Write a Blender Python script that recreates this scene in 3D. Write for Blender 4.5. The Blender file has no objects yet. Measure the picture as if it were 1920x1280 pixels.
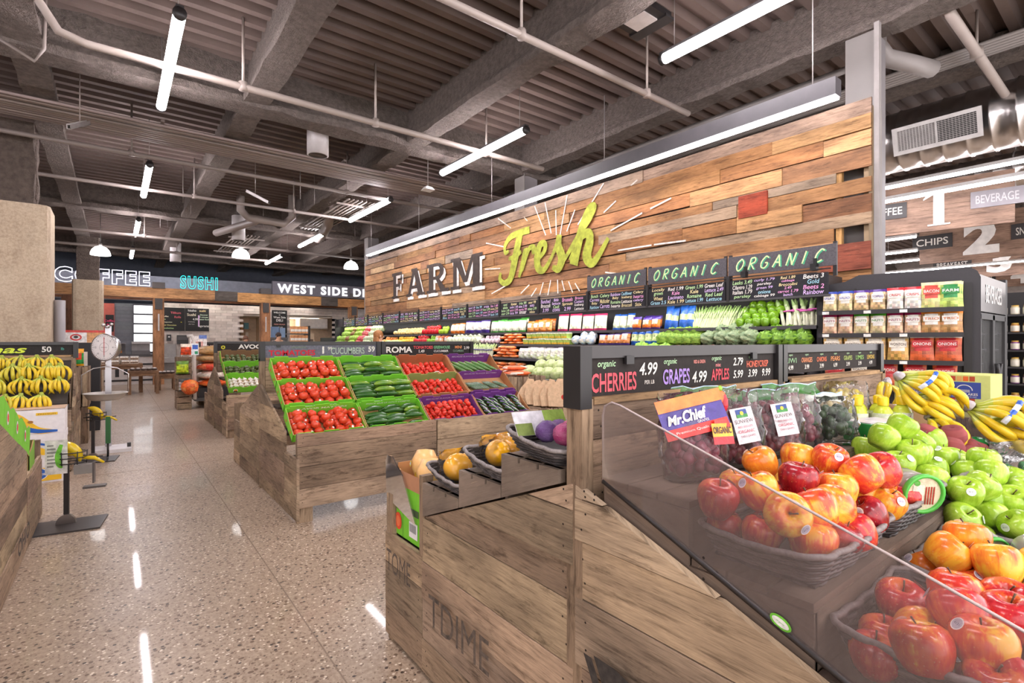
import bpy, bmesh, math, random
from mathutils import Vector, Matrix, Euler
random.seed(11)
SC = bpy.context.scene
COL = SC.collection
PI = math.pi
R = math.radians
# ---------------------------------------------------------------- camera, world, exposure
cam_d = bpy.data.cameras.new('camera')
cam_d.sensor_width = 36; cam_d.lens = 18.02; cam_d.clip_start = .05; cam_d.clip_end = 200
cam = bpy.data.objects.new('camera', cam_d); COL.objects.link(cam)
cam.location = (0, 0, 1.4); cam.rotation_euler = (R(90), 0, R(-37.8))
SC.camera = cam
W = bpy.data.worlds.new('world'); SC.world = W; W.use_nodes = True
W.node_tree.nodes['Background'].inputs[0].default_value = (1.0, .95, .95, 1)
W.node_tree.nodes['Background'].inputs[1].default_value = 1.2
vs = SC.view_settings
vs.view_transform = 'Standard'; vs.look = 'None'; vs.gamma = 1; vs.use_curve_mapping = False
vs.exposure = 1.4
SC.cycles.max_bounces = 8; SC.cycles.transparent_max_bounces = 16
SC.cycles.diffuse_bounces = 4; SC.cycles.glossy_bounces = 3; SC.cycles.transmission_bounces = 4
SC.cycles.use_denoising = True; SC.cycles.sample_clamp_indirect = 6
SC.cycles.caustics_reflective = False; SC.cycles.caustics_refractive = False
TUBE_POWER, STRIP_POWER, DOME_POWER, CASE_POWER = 30, 15, 4, 9
# ---------------------------------------------------------------- colours and materials
def C(h):
    v = [int(h[i:i+2], 16)/255 for i in (0, 2, 4)]
    return tuple(x/12.92 if x <= .04045 else ((x+.055)/1.055)**2.4 for x in v)
def vary(c, a=.12):
    k = 1+random.uniform(-a, a); return tuple(max(0, min(1, x*k*(1+random.uniform(-a, a)*.25))) for x in c)
def mixc(a, b, t): return tuple(x+(y-x)*t for x, y in zip(a, b))
class NT:
    def __init__(s, name):
        s.m = bpy.data.materials.new(name); s.m.use_nodes = True
        s.t = s.m.node_tree; s.b = s.t.nodes['Principled BSDF']; s.o = s.t.nodes['Material Output']
    def n(s, typ, **k):
        x = s.t.nodes.new('ShaderNode'+typ)
        for a, v in k.items():
            if a.startswith('i_'): x.inputs[int(a[2:]) if a[2:].isdigit() else a[2:]].default_value = v
            else: setattr(x, a, v)
        return x
    def l(s, a, b): s.t.links.new(a, b)
    def tex(s, kind='Object', scale=None):
        tc = s.n('TexCoord')
        if scale is None: return tc.outputs[kind]
        mp = s.n('Mapping'); mp.inputs['Scale'].default_value = scale
        s.l(tc.outputs[kind], mp.inputs[0]); return mp.outputs[0]
    def noise(s, vec, scale, detail=3, rough=.55):
        x = s.n('TexNoise'); x.inputs['Scale'].default_value = scale
        x.inputs['Detail'].default_value = detail; x.inputs['Roughness'].default_value = rough
        if vec is not None: s.l(vec, x.inputs['Vector'])
        return x.outputs['Fac']
    def ramp(s, fac, stops):
        x = s.n('ValToRGB'); e = x.color_ramp.elements
        while len(e) < len(stops): e.new(.5)
        for el, (p, c) in zip(e, stops):
            el.position = p; el.color = (*c, 1) if len(c) == 3 else c
        s.l(fac, x.inputs[0]); return x.outputs[0]
    def mix(s, fac, a, b, mode='MIX'):
        x = s.n('MixRGB', blend_type=mode)
        for i, v in ((0, fac), (1, a), (2, b)):
            if isinstance(v, (int, float)): x.inputs[i].default_value = v
            elif isinstance(v, tuple): x.inputs[i].default_value = (*v, 1)
            else: s.l(v, x.inputs[i])
        return x.outputs[0]
    def bump(s, h, strength=.4, dist=.01):
        x = s.n('Bump'); x.inputs['Strength'].default_value = strength; x.inputs['Distance'].default_value = dist
        s.l(h, x.inputs['Height']); s.l(x.outputs[0], s.b.inputs['Normal'])
    def attr(s):
        x = s.n('Attribute', attribute_name='tint'); return x.outputs['Color']
def plain(name, rough=.6, metal=0, nz=(8, .1), bp=None, spec=.5, coat=0, trans=0, kind='Object'):
    k = NT(name); v = k.tex(kind)
    g = k.noise(v, nz[0]); a = nz[1]
    gr = k.ramp(g, [(.3, (1-a,)*3), (.7, (1+a,)*3)])
    k.l(k.mix(1, k.attr(), gr, 'MULTIPLY'), k.b.inputs['Base Color'])
    k.b.inputs['Roughness'].default_value = rough; k.b.inputs['Metallic'].default_value = metal
    k.b.inputs['Specular IOR Level'].default_value = spec; k.b.inputs['Coat Weight'].default_value = coat
    k.b.inputs['Coat Roughness'].default_value = .15
    if bp: k.bump(k.noise(v, bp[0], 4, .7), bp[1], bp[2])
    return k.m
def wood(name, rough=.7, stain=.42, k1=1.0, spec=.3, amt=1.0):
    k = NT(name); uv = k.n('UVMap'); uv.uv_map = 'uv'
    def mp(s):
        x = k.n('Mapping'); x.inputs['Scale'].default_value = s; k.l(uv.outputs[0], x.inputs[0]); return x.outputs[0]
    grain = k.noise(mp((5*k1, 62*k1, 1)), 1, 6, .68)
    fine = k.noise(mp((16*k1, 260*k1, 1)), 1, 3, .6)
    tone = k.noise(mp((1.7, 4.5, 1)), 1, 4, .6)
    blot = k.noise(mp((4.2, 13, 1)), 1, 5, .72)
    scr = k.noise(mp((9, 90, 1)), 1.3, 4, .7)
    c = k.mix(amt, k.attr(), k.ramp(grain, [(.32, (.42, .40, .38)), (.47, (.95,)*3), (.70, (1.15,)*3)]), 'MULTIPLY')
    c = k.mix(amt, c, k.ramp(fine, [(.32, (.78,)*3), (.58, (1.05,)*3)]), 'MULTIPLY')
    c = k.mix(1, c, k.ramp(tone, [(.34, (.62, .60, .58)), (.62, (1.2, 1.18, 1.12))]), 'MULTIPLY')
    c = k.mix(1, c, k.ramp(blot, [(.33, (stain, stain*.96, stain*.92)), (.44, (1, 1, 1))]), 'MULTIPLY')
    c = k.mix(k.ramp(scr, [(.62, (0, 0, 0)), (.72, (.35,)*3)]), c, C('c9ae8c'))
    k.l(c, k.b.inputs['Base Color']); k.b.inputs['Roughness'].default_value = rough
    k.b.inputs['Specular IOR Level'].default_value = spec
    k.bump(grain, .45, .004); return k.m
def glow(name, col, power):
    k = NT(name); e = k.n('Emission'); e.inputs[0].default_value = (*col, 1); e.inputs[1].default_value = power
    k.l(e.outputs[0], k.o.inputs[0]); return k.m
def film(name, col=(1, 1, 1), clear=.8, rough=.08, nz=0, white=(.9, .9, .9)):
    k = NT(name); t = k.n('BsdfTransparent'); t.inputs[0].default_value = (*col, 1)
    g = k.n('BsdfGlossy'); g.inputs['Roughness'].default_value = rough; g.inputs[0].default_value = (1, 1, 1, 1)
    f = k.n('Fresnel'); f.inputs[0].default_value = 1.32 if nz else 1.45
    m = k.n('MixShader'); k.l(f.outputs[0], m.inputs[0]); k.l(t.outputs[0], m.inputs[1]); k.l(g.outputs[0], m.inputs[2])
    d = k.n('BsdfDiffuse'); d.inputs[0].default_value = (*white, 1)
    m2 = k.n('MixShader'); m2.inputs[0].default_value = 1-clear
    k.l(m.outputs[0], m2.inputs[1]); k.l(d.outputs[0], m2.inputs[2]); k.l(m2.outputs[0], k.o.inputs[0])
    if nz:
        b = k.n('Bump'); b.inputs['Strength'].default_value = .3; b.inputs['Distance'].default_value = .01
        k.l(k.noise(k.tex(), nz, 2), b.inputs['Height'])
        for x in (g, f): k.l(b.outputs[0], x.inputs['Normal'])
    return k.m
MATTE = plain('matte_paint', .75); SATIN = plain('satin_paint', .4); GLOSS = plain('glossy_skin', .22, nz=(12, .08))
CHALK = plain('chalk_paint', .9, nz=(60, .22)); CARD = plain('cardboard', .8, nz=(25, .05)); STEEL = plain('brushed_steel', .28, 1, nz=(3, .06))
PLASTIC = plain('plastic', .35); BLACKP = plain('powder_coat', .5, nz=(90, .06), bp=(220, .12, .002))
WICKER = plain('wicker_weave', .55, nz=(120, .25)); LEAF = plain('leafy_green', .55, nz=(14, .28), bp=(26, .6, .02))
VEG = plain('vegetable_skin', .3, nz=(9, .12)); PAPER = plain('printed_bag', .3, nz=(26, .28), bp=(20, .3, .02))
FIRE = plain('sprayed_fireproofing', .95, nz=(18, .22), bp=(38, 1.0, .06), spec=.1)
DECK = plain('painted_deck', .7, nz=(2, .12)); PIPE = plain('painted_pipe', .5, nz=(2, .08))
CLOTH = plain('cloth', .9, nz=(30, .15), bp=(60, .4, .01)); SKIN = plain('skin', .55, nz=(10, .05)); HAIR = plain('hair', .6, nz=(40, .3))
WOOD = wood('weathered_wood', .75, .45); PLANK = wood('reclaimed_plank', .65, .62, .7); BEAMW = wood('timber_beam', .6, .7, .5)
STEPW = wood('stained_step_wood', .75, .86, 1.2, .3, .35)
LAMP = glow('lamp_tube', (1, .93, .97), TUBE_POWER); STRIPL = glow('lamp_strip', (1, .94, .97), STRIP_POWER)
DOMEL = glow('lamp_dome', (1, .97, .96), DOME_POWER); CASEL = glow('case_lamp', (1, .97, .93), CASE_POWER)
DAY = glow('daylight_pane', (.93, .96, 1), 1.0)
NEONW = glow('neon_white', (.85, .82, 1), 1.6); NEONT = glow('neon_teal', (.03, .62, .6), 1.0); LETW = glow('lit_letter', (1, .98, 1), .7)
CLEARP = film('clear_plastic', (.99, .985, .985), .965, .05, 0, (.8, .76, .74))
ACRYL = film('acrylic', (.97, .95, .96), .83, .04, 0, (.26, .21, .20)); BAGF = film('bag_film', (.99, .985, .985), .965, .12, 30, (.7, .66, .66))
GLASS = film('door_glass', (.9, .92, .93), .95, .03)
# ---------------------------------------------------------------- mesh builder
class Fr:                                        # a flat working frame: u to the right, v up, w out of the face
    def __init__(s, o, r=(1, 0, 0), u=(0, 0, 1)):
        s.o = Vector(o); s.r = Vector(r).normalized(); s.u = Vector(u).normalized(); s.n = s.r.cross(s.u)
    def __call__(s, a, b, c=0): return s.o+s.r*a+s.u*b+s.n*c
_txt = {}
def glyphs(s, shear=0, bold=0, spacing=1, bevel=0):
    key = (s, shear, bold, spacing, bevel)
    if key not in _txt:
        cu = bpy.data.curves.new('lettering', 'FONT'); cu.body = s; cu.size = 1; cu.shear = shear; cu.offset = bold
        cu.space_character = spacing; cu.resolution_u = 3; cu.align_x = 'LEFT'
        if bevel: cu.bevel_depth = bevel; cu.bevel_resolution = 1; cu.fill_mode = 'NONE'
        ob = bpy.data.objects.new('lettering', cu); me = bpy.data.meshes.new_from_object(ob)
        v = [tuple(x.co) for x in me.vertices]; f = [tuple(p.vertices) for p in me.polygons]
        bpy.data.objects.remove(ob); bpy.data.curves.remove(cu); bpy.data.meshes.remove(me)
        _txt[key] = (v, f)
    return _txt[key]
class MB:
    def __init__(s): s.v = []; s.f = []; s.c = []; s.uv = []; s.sm = []; s.mi = []; s.cur = 0
    def add(s, vs, fs, c=(.8, .8, .8), sm=False, uv=None):
        o = len(s.v); s.v += [tuple(x) for x in vs]
        for k, f in enumerate(fs):
            s.f.append([i+o for i in f]); s.c.append(c[k] if isinstance(c, list) else c); s.sm.append(sm); s.mi.append(s.cur)
            s.uv.append(uv[k] if uv else None)
    def hexa(s, p, c=(.8, .8, .8)):             # 8 points: bottom ring 0-3, top ring 4-7
        p = [Vector(x) for x in p]
        F = [(0, 3, 2, 1), (4, 5, 6, 7), (0, 1, 5, 4), (1, 2, 6, 5), (2, 3, 7, 6), (3, 0, 4, 7)]
        ax = [(p[1]-p[0]).length+(p[5]-p[4]).length, (p[3]-p[0]).length, (p[4]-p[0]).length]
        d = [(p[1]-p[0]), (p[3]-p[0]), (p[4]-p[0])]; ln = [x.length for x in d]
        L = max(range(3), key=lambda i: ln[i]); ou, ov = random.uniform(0, 50), random.uniform(0, 50)
        dl = d[L].normalized(); oth = [i for i in range(3) if i != L]
        U = []
        for f in F:
            q = []
            for i in f:
                r = p[i]-p[0]
                q.append((ou+r.dot(dl), ov+r.dot(d[oth[0]].normalized())+.73*r.dot(d[oth[1]].normalized())))
            U.append(q)
        s.add(p, F, c, False, U)
    def box(s, a, b, c=(.8, .8, .8)):
        x0, y0, z0 = a; x1, y1, z1 = b
        s.hexa([(x0, y0, z0), (x1, y0, z0), (x1, y1, z0), (x0, y1, z0), (x0, y0, z1), (x1, y0, z1), (x1, y1, z1), (x0, y1, z1)], c)
    def fbox(s, F, a, b, c=(.8, .8, .8)):       # box in a frame (u,v,w)
        (x0, y0, z0), (x1, y1, z1) = a, b
        s.hexa([F(x0, y0, z0), F(x1, y0, z0), F(x1, y1, z0), F(x0, y1, z0), F(x0, y0, z1), F(x1, y0, z1), F(x1, y1, z1), F(x0, y1, z1)], c)
    def prism(s, pts, d, c=(.8, .8, .8)):       # planar polygon pushed along d
        pts = [Vector(p) for p in pts]; d = Vector(d); n = len(pts)
        e = max(((pts[(i+1) % n]-pts[i]) for i in range(n)), key=lambda q: q.length).normalized()
        nn = d.normalized(); g = nn.cross(e); ou, ov = random.uniform(0, 50), random.uniform(0, 50)
        V = pts+[p+d for p in pts]; u = lambda i: (ou+(V[i]-pts[0]).dot(e), ov+(V[i]-pts[0]).dot(g)+.7*(V[i]-pts[0]).dot(nn))
        fs = [tuple(range(n-1, -1, -1)), tuple(range(n, 2*n))]+[(i, (i+1) % n, (i+1) % n+n, i+n) for i in range(n)]
        s.add(V, fs, c, False, [[u(i) for i in f] for f in fs])
    def tube(s, pts, r, c=(.8, .8, .8), n=8, cap=True, sm=True, closed=False):
        pts = [Vector(p) for p in pts]; m = len(pts); rs = r if isinstance(r, (list, tuple)) else [r]*m
        V = []; prev = None
        for i, p in enumerate(pts):
            a = pts[(i-1) % m] if (i or closed) else p; b = pts[(i+1) % m] if (i < m-1 or closed) else p
            t = (b-a); t = t.normalized() if t.length > 1e-9 else Vector((0, 0, 1))
            if prev is None: x = t.orthogonal().normalized()
            else:
                x = prev-t*prev.dot(t); x = x.normalized() if x.length > 1e-6 else t.orthogonal().normalized()
            prev = x; y = t.cross(x)
            V += [p+(x*math.cos(2*PI*k/n)+y*math.sin(2*PI*k/n))*rs[i] for k in range(n)]
        fs = []; cs = []
        for i in range(m if closed else m-1):
            j = (i+1) % m
            for k in range(n):
                fs.append((i*n+k, i*n+(k+1) % n, j*n+(k+1) % n, j*n+k)); cs.append(c[i] if isinstance(c, list) else c)
        if cap and not closed:
            fs += [tuple(range(n-1, -1, -1)), tuple(range((m-1)*n, m*n))]; cs += [c[0], c[-1]] if isinstance(c, list) else [c, c]
        s.add(V, fs, cs, sm)
    def lathe(s, prof, c=(.8, .8, .8), n=16, at=(0, 0, 0), sm=True, wob=None, axis=None):
        V = []; at = Vector(at)
        q = Vector((0, 0, 1)).rotation_difference(Vector(axis)) if axis else None
        for r, z in prof:
            for k in range(n):
                a = 2*PI*k/n; rr = r*(wob(a, z) if wob else 1)
                p = Vector((rr*math.cos(a), rr*math.sin(a), z))
                V.append(at+(q @ p if q else p))
        fs = []; cs = []
        for i in range(len(prof)-1):
            for k in range(n):
                fs.append((i*n+k, i*n+(k+1) % n, (i+1)*n+(k+1) % n, (i+1)*n+k)); cs.append(c[i] if isinstance(c, list) else c)
        s.add(V, fs, cs, sm)
    def ball(s, ctr, r, c=(.8, .8, .8), n=10, m=7, noise=0, sm=True):
        rx, ry, rz = r if isinstance(r, (tuple, list)) else (r, r, r); V = []; fs = []; x, y, z = ctr
        for i in range(m+1):
            t = PI*i/m
            for k in range(n):
                a = 2*PI*k/n; q = 1+(random.uniform(-noise, noise) if noise else 0)
                V.append((x+rx*q*math.sin(t)*math.cos(a), y+ry*q*math.sin(t)*math.sin(a), z+rz*q*math.cos(t)))
        for i in range(m):
            for k in range(n): fs.append((i*n+k, (i+1)*n+k, (i+1)*n+(k+1) % n, i*n+(k+1) % n))
        s.add(V, fs, c, sm)
    def disc(s, F, u, v, r, c, w=.002, n=16, ry=None):
        s.add([F(u+r*math.cos(2*PI*k/n), v+(ry or r)*math.sin(2*PI*k/n), w) for k in range(n)], [tuple(range(n))], c)
    def ring(s, F, u, v, r, t, c, w=.002, n=20, ry=None):
        ry = ry or r; V = []
        for k in range(n):
            a = 2*PI*k/n; V += [F(u+r*math.cos(a), v+ry*math.sin(a), w), F(u+(r-t)*math.cos(a), v+(ry-t)*math.sin(a), w)]
        s.add(V, [(2*k, (2*k+2) % (2*n), (2*k+3) % (2*n), 2*k+1) for k in range(n)], c)
    def rect(s, F, u0, v0, u1, v1, c, w=.002):
        s.add([F(u0, v0, w), F(u1, v0, w), F(u1, v1, w), F(u0, v1, w)], [(0, 1, 2, 3)], c)
    def ribbon(s, F, pts, wd, c, w=.002, smooth=True):
        P = [Vector((a, b, 0)) for a, b in pts]; Wd = wd if isinstance(wd, (list, tuple)) else [wd]*len(P)
        if smooth and len(P) > 2:
            Q = []; Wq = []
            for i in range(len(P)-1):
                p0, p1, p2, p3 = P[max(i-1, 0)], P[i], P[i+1], P[min(i+2, len(P)-1)]
                for k in range(6):
                    t = k/6; Q.append(.5*(2*p1+(p2-p0)*t+(2*p0-5*p1+4*p2-p3)*t*t+(3*p1-p0-3*p2+p3)*t**3)); Wq.append(Wd[i]+(Wd[i+1]-Wd[i])*t)
            Q.append(P[-1]); Wq.append(Wd[-1]); P, Wd = Q, Wq
        V = []
        for i, p in enumerate(P):
            t = P[min(i+1, len(P)-1)]-P[max(i-1, 0)]; t = t.normalized() if t.length else Vector((1, 0, 0))
            nn = Vector((-t.y, t.x, 0))*Wd[i]/2; V += [F(p.x+nn.x, p.y+nn.y, w+4e-5*i), F(p.x-nn.x, p.y-nn.y, w+4e-5*i)]
        s.add(V, [(2*i+1, 2*i+3, 2*i+2, 2*i) for i in range(len(P)-1)], c)
    def text(s, t, F, u, v, h, c, w=.003, align='c', wid=None, shear=0, bold=0, ext=0, spacing=1, bevel=0, rot=0):
        V, f = glyphs(t, shear, bold, spacing, bevel)
        if not V: return
        x0 = min(p[0] for p in V); x1 = max(p[0] for p in V); y0 = min(p[1] for p in V); y1 = max(p[1] for p in V)
        k = h/max(y1-y0, .01); kx = wid/(x1-x0) if wid else k
        off = {'c': -(x1-x0)/2*kx, 'l': 0, 'r': -(x1-x0)*kx}[align]; cr, sr = math.cos(rot), math.sin(rot)
        def P(p, ww):
            a, b = off+(p[0]-x0)*kx, (p[1]-y0)*k-h/2; return F(u+a*cr-b*sr, v+a*sr+b*cr, ww)
        if bevel:
            s.add([P(p, w+p[2]*k) for p in V], f, c, True); return
        s.add([P(p, w+ext) for p in V], f, c)
        if ext:
            ed = {}
            for q in f:
                for i in range(len(q)):
                    a, b = q[i], q[(i+1) % len(q)]; e = (min(a, b), max(a, b)); ed[e] = None if e in ed else (a, b)
            bd = [e for e in ed.values() if e]
            vv = []; ff = []
            for a, b in bd:
                o = len(vv); vv += [P(V[a], w), P(V[b], w), P(V[b], w+ext), P(V[a], w+ext)]; ff.append((o, o+1, o+2, o+3))
            s.add(vv, ff, c)
    def mesh(s, name, mats):
        me = bpy.data.meshes.new(name); me.from_pydata(s.v, [], s.f)
        ca = me.color_attributes.new('tint', 'FLOAT_COLOR', 'CORNER'); buf = []; ub = []
        for f, c, u in zip(s.f, s.c, s.uv):
            for i, k in enumerate(f):
                buf += [c[0], c[1], c[2], 1.0]
                if u: ub += list(u[i])
                else: ub += [s.v[k][0]+s.v[k][1], s.v[k][2]+.3*s.v[k][1]]
        ca.data.foreach_set('color', buf)
        me.uv_layers.new(name='uv').data.foreach_set('uv', ub)
        me.polygons.foreach_set('use_smooth', s.sm); me.polygons.foreach_set('material_index', s.mi)
        for m in (mats if isinstance(mats, (list, tuple)) else [mats]): me.materials.append(m)
        me.update(); return me
# ---------------------------------------------------------------- objects
def tag(o, label=None, cat=None, group=None, kind=None):
    for k, v in (('label', label), ('category', cat), ('group', group), ('kind', kind)):
        if v: o[k] = v
    return o
def obj(name, mb, mat, parent=None, loc=None, rot=None, label=None):
    o = bpy.data.objects.new(name, mb if isinstance(mb, bpy.types.Mesh) else mb.mesh(name, mat)); COL.objects.link(o)
    if loc: o.location = loc
    if rot: o.rotation_euler = rot
    if parent: o.parent = parent
    if label: o['label'] = label
    return o
def thing(name, label, cat, loc=(0, 0, 0), rot=(0, 0, 0), group=None):
    o = bpy.data.objects.new(name, None); o.empty_display_size = .05; COL.objects.link(o); o.location = loc; o.rotation_euler = rot
    return tag(o, label, cat, group)
def struct(name, mb, mat, parent=None, loc=None):
    o = obj(name, mb, mat, parent, loc)
    if not parent: o['kind'] = 'structure'
    return o
KIDS = {}
def adopt(root):
    KIDS[root.name] = [(c, [g for g in bpy.data.objects if g.parent == c]) for c in bpy.data.objects if c.parent == root]; return root
def dup(root, loc, rot=None, label=None, group=None, scale=None):
    r = root.copy(); COL.objects.link(r); r.location = loc
    if rot is not None: r.rotation_euler = rot
    if scale: r.scale = scale if isinstance(scale, (tuple, list)) else (scale,)*3
    tag(r, label, None, group)
    for c, gs in KIDS[root.name]:
        k = c.copy(); COL.objects.link(k); k.parent = r
        for g in gs: q = g.copy(); COL.objects.link(q); q.parent = k
    return r
class Kind:                                       # first use moves the prototype itself, later uses copy it
    def __init__(s, root): s.r = adopt(root); s.used = False; s.lab = root.get('label')
    def put(s, loc, rot=None, label=None, group=None, scale=None):
        if not s.used:
            s.used = True; o = s.r; o.location = loc
            if rot is not None: o.rotation_euler = rot
            if scale: o.scale = scale if isinstance(scale, (tuple, list)) else (scale,)*3
            return tag(o, label, None, group)
        return dup(s.r, loc, rot, label, group, scale)
def clip(poly, v, keep_above):
    out = []
    for i in range(len(poly)):
        a, b = poly[i], poly[(i+1) % len(poly)]
        ia, ib = ((p[1] >= v) == keep_above or p[1] == v for p in (a, b))
        if ia: out.append(a)
        if ia != ib:
            t = (v-a[1])/(b[1]-a[1]); out.append((a[0]+(b[0]-a[0])*t, v))
    return out
GREYW = [C(x) for x in ('a38d79', '957f6c', 'ab957e', '8b7765', 'b39b82', '9c8672')]
def planks(mb, F, poly, h=.14, t=.02, gap=.004, tints=GREYW, nails=True, jitter=.3):
    v0 = min(p[1] for p in poly); v1 = max(p[1] for p in poly); z = v0; fx = []
    while z < v1-.01:
        e = min(v1, z+h*random.uniform(1-jitter, 1+jitter))
        if v1-e < .03: e = v1
        q = clip(clip(poly, z+gap/2, True), e-gap/2, False)
        if len(q) > 2:
            tt = t*random.uniform(.8, 1.15)
            mb.prism([F(a, b, 0) for a, b in q], F.n*tt, vary(random.choice(tints), .12))
            if nails:
                u0, u1 = min(a for a, b in q), max(a for a, b in q)
                for uu in (u0+.035, u1-.035):
                    for vv in (.3, .7):
                        b = z+(e-z)*vv
                        if any(abs(b-y) < .25 for _, y in q): mb.disc(F, uu+random.uniform(-.01, .01), b, .0035, C('2a211c'), tt+.001, 6)
        z = e
# ---------------------------------------------------------------- floor
def floor_mat():
    k = NT('terrazzo_floor'); v = k.tex('Object')
    base = k.ramp(k.noise(v, 1.1, 4, .6), [(.3, C('9c8672')), (.7, C('b29d88'))])
    base = k.mix(.6, base, k.ramp(k.noise(v, 45, 3, .7), [(.35, C('86705c')), (.65, C('c0ac96'))]))
    for sc, th, col in ((30, .24, C('6d5646')), (40, .22, C('dccfbd')), (66, .24, C('77614f')), (26, .17, C('43362e'))):
        x = k.n('TexVoronoi'); x.inputs['Scale'].default_value = sc; k.l(v, x.inputs['Vector'])
        f = k.ramp(x.outputs['Distance'], [(th, (1, 1, 1)), (th+.05, (0, 0, 0))])
        s = k.ramp(x.outputs['Color'], [(.38, (0, 0, 0)), (.42, (1, 1, 1))])
        base = k.mix(k.mix(1, f, s, 'MULTIPLY'), base, col)
    k.l(base, k.b.inputs['Base Color'])
    k.l(k.ramp(k.noise(v, 2.5, 4, .6), [(.3, (.32,)*3), (.75, (.44,)*3)]), k.b.inputs['Roughness'])
    k.b.inputs['Specular IOR Level'].default_value = .55; k.b.inputs['Coat Weight'].default_value = .22; k.b.inputs['Coat Roughness'].default_value = .05
    return k.m
b = MB(); b.box((-9, -3, -.1), (26, 25.4, 0)); struct('floor', b, floor_mat())
b = MB()
for y in (1.2, 6.9, 12.6, 18.4): b.box((-9, y, -.01), (5, y+.006, .0008), C('8a7868'))
for x in (-2.2, .75): b.box((x, -3, -.01), (x+.006, 25, .0008), C('8a7868'))
struct('trim_1', b, MATTE)
# ---------------------------------------------------------------- ceiling deck, girders, beams, columns
CEI = C('6a5b55'); FP = C('7d736d')
b = MB(); V = []; F = []; y = -3.0; prof = []
while y < 25.4:
    prof += [(y, 4.98), (y+.09, 4.98), (y+.115, 4.88), (y+.205, 4.88), (y+.23, 4.98)]; y += .245
prof = [p for i, p in enumerate(prof) if i == 0 or p != prof[i-1]]
for x in (-9, 26): V += [(x, a, z) for a, z in prof]
n = len(prof); b.add(V, [(i, i+1, n+i+1, n+i) for i in range(n-1)], CEI)
b.box((-9, -3, 5.05), (26, 25.4, 5.1), CEI); struct('ceiling', b, DECK)
def rough_bar(mb, a, c, w, z0, z1, axis, flange=.07):       # sprayed I-section with lumpy outline
    n = int(abs(c-a)/.22)+1; prof = [(-w, z0), (w, z0), (w, z0+flange), (w*.62, z0+flange+.09), (w*.55, z1), (-w*.55, z1), (-w*.62, z0+flange+.09), (-w, z0+flange)]
    V = []; m = len(prof)
    for i in range(n+1):
        t = a+(c-a)*i/n
        for p, z in prof:
            p = p*(1+random.uniform(-.05, .05)); z = z+random.uniform(-.018, .018)
            V.append((axis[1]+p, t, z) if axis[0] == 'y' else (t, axis[1]+p, z))
    fs = [(i*m+k, i*m+(k+1) % m, (i+1)*m+(k+1) % m, (i+1)*m+k) for i in range(n) for k in range(m)]
    mb.add(V, fs+[tuple(range(m)), tuple(range(n*m, n*m+m))], FP)
for i, x in enumerate((-.72, 1.42, 3.63, 5.86, 8.1, 10.4, 14, 18)):
    b = MB(); rough_bar(b, -3, 25.3, .15, 4.62 if x == 8.1 else 4.4, 4.95, ('y', x)); struct('beam_%d' % (i+1), b, FIRE)
for i, y in enumerate((-.3, 7.25, 14.8, 22.4)):
    b = MB(); rough_bar(b, -9, 26, .17, 4.36, 4.95, ('x', y), .09); struct('girder_%d' % (i+1), b, FIRE)
def conc():
    k = NT('bare_concrete'); v = k.tex('Object')
    c = k.ramp(k.noise(v, 1.9, 7, .66), [(.32, C('a28a72')), (.48, C('c4ae94')), (.66, C('d2c2aa'))])
    c = k.mix(.55, c, k.ramp(k.noise(k.tex('Object', (1, 1, .55)), 5.5, 6, .72), [(.36, C('937d68')), (.56, C('cdbba2'))]))
    c = k.mix(.4, c, k.ramp(k.noise(v, 30, 4, .7), [(.38, C('a08a74')), (.6, C('d0c0aa'))]))
    k.l(c, k.b.inputs['Base Color']); k.b.inputs['Roughness'].default_value = .85
    k.bump(k.noise(v, 24, 4, .7), .25, .01); return k.m
CONC = conc()
def column(num, x, y, w=.31, zc=2.77):
    def rr(r, q, c=.07):
        return [(x+sx*(r-c)+c*math.cos(a), y+sy*(r-c)+c*math.sin(a), q) for sx, sy, a0 in ((1, 1, 0), (-1, 1, 90), (-1, -1, 180), (1, -1, 270)) for a in (R(a0), R(a0+45), R(a0+90))]
    b = MB(); b.prism(rr(w, 0, .1), (0, 0, zc), C('c0ab90'))
    o = struct('column_%d' % num, b, CONC)
    b = MB(); zs = [zc+.001+i*(4.4-zc)/9 for i in range(10)]; V = []
    for z in zs:
        for px, py in [(-.24, -.26), (.24, -.26), (.24, -.18), (.13, -.1), (.13, .1), (.24, .18), (.24, .26), (-.24, .26), (-.24, .18), (-.13, .1), (-.13, -.1), (-.24, -.18)]:
            V.append((x+px*1.04+random.uniform(-.014, .014), y+py+random.uniform(-.014, .014), z))
    b.add(V, [(i*12+k, i*12+(k+1) % 12, i*12+12+(k+1) % 12, i*12+12+k) for i in range(9) for k in range(12)], C('776b64'))
    obj('sprayed_upper_column', b, FIRE, o)
    return o
column(1, -1.12, 9.85, .42, 3.26); column(2, -.60, 19.3, .35, 3.16)
for i, (x, y) in enumerate(((5.93, 1.86), (5.93, 7.2), (5.93, 14.3))):
    b = MB(); b.box((x-.16, y-.1, 0), (x+.16, y+.1, 4.4), C('7f7a7c')); b.box((x-.175, y-.14, 0), (x-.165, y+.14, 4.39), C('77726f'))
    struct('column_%d' % (i+3), b, PIPE)
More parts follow.
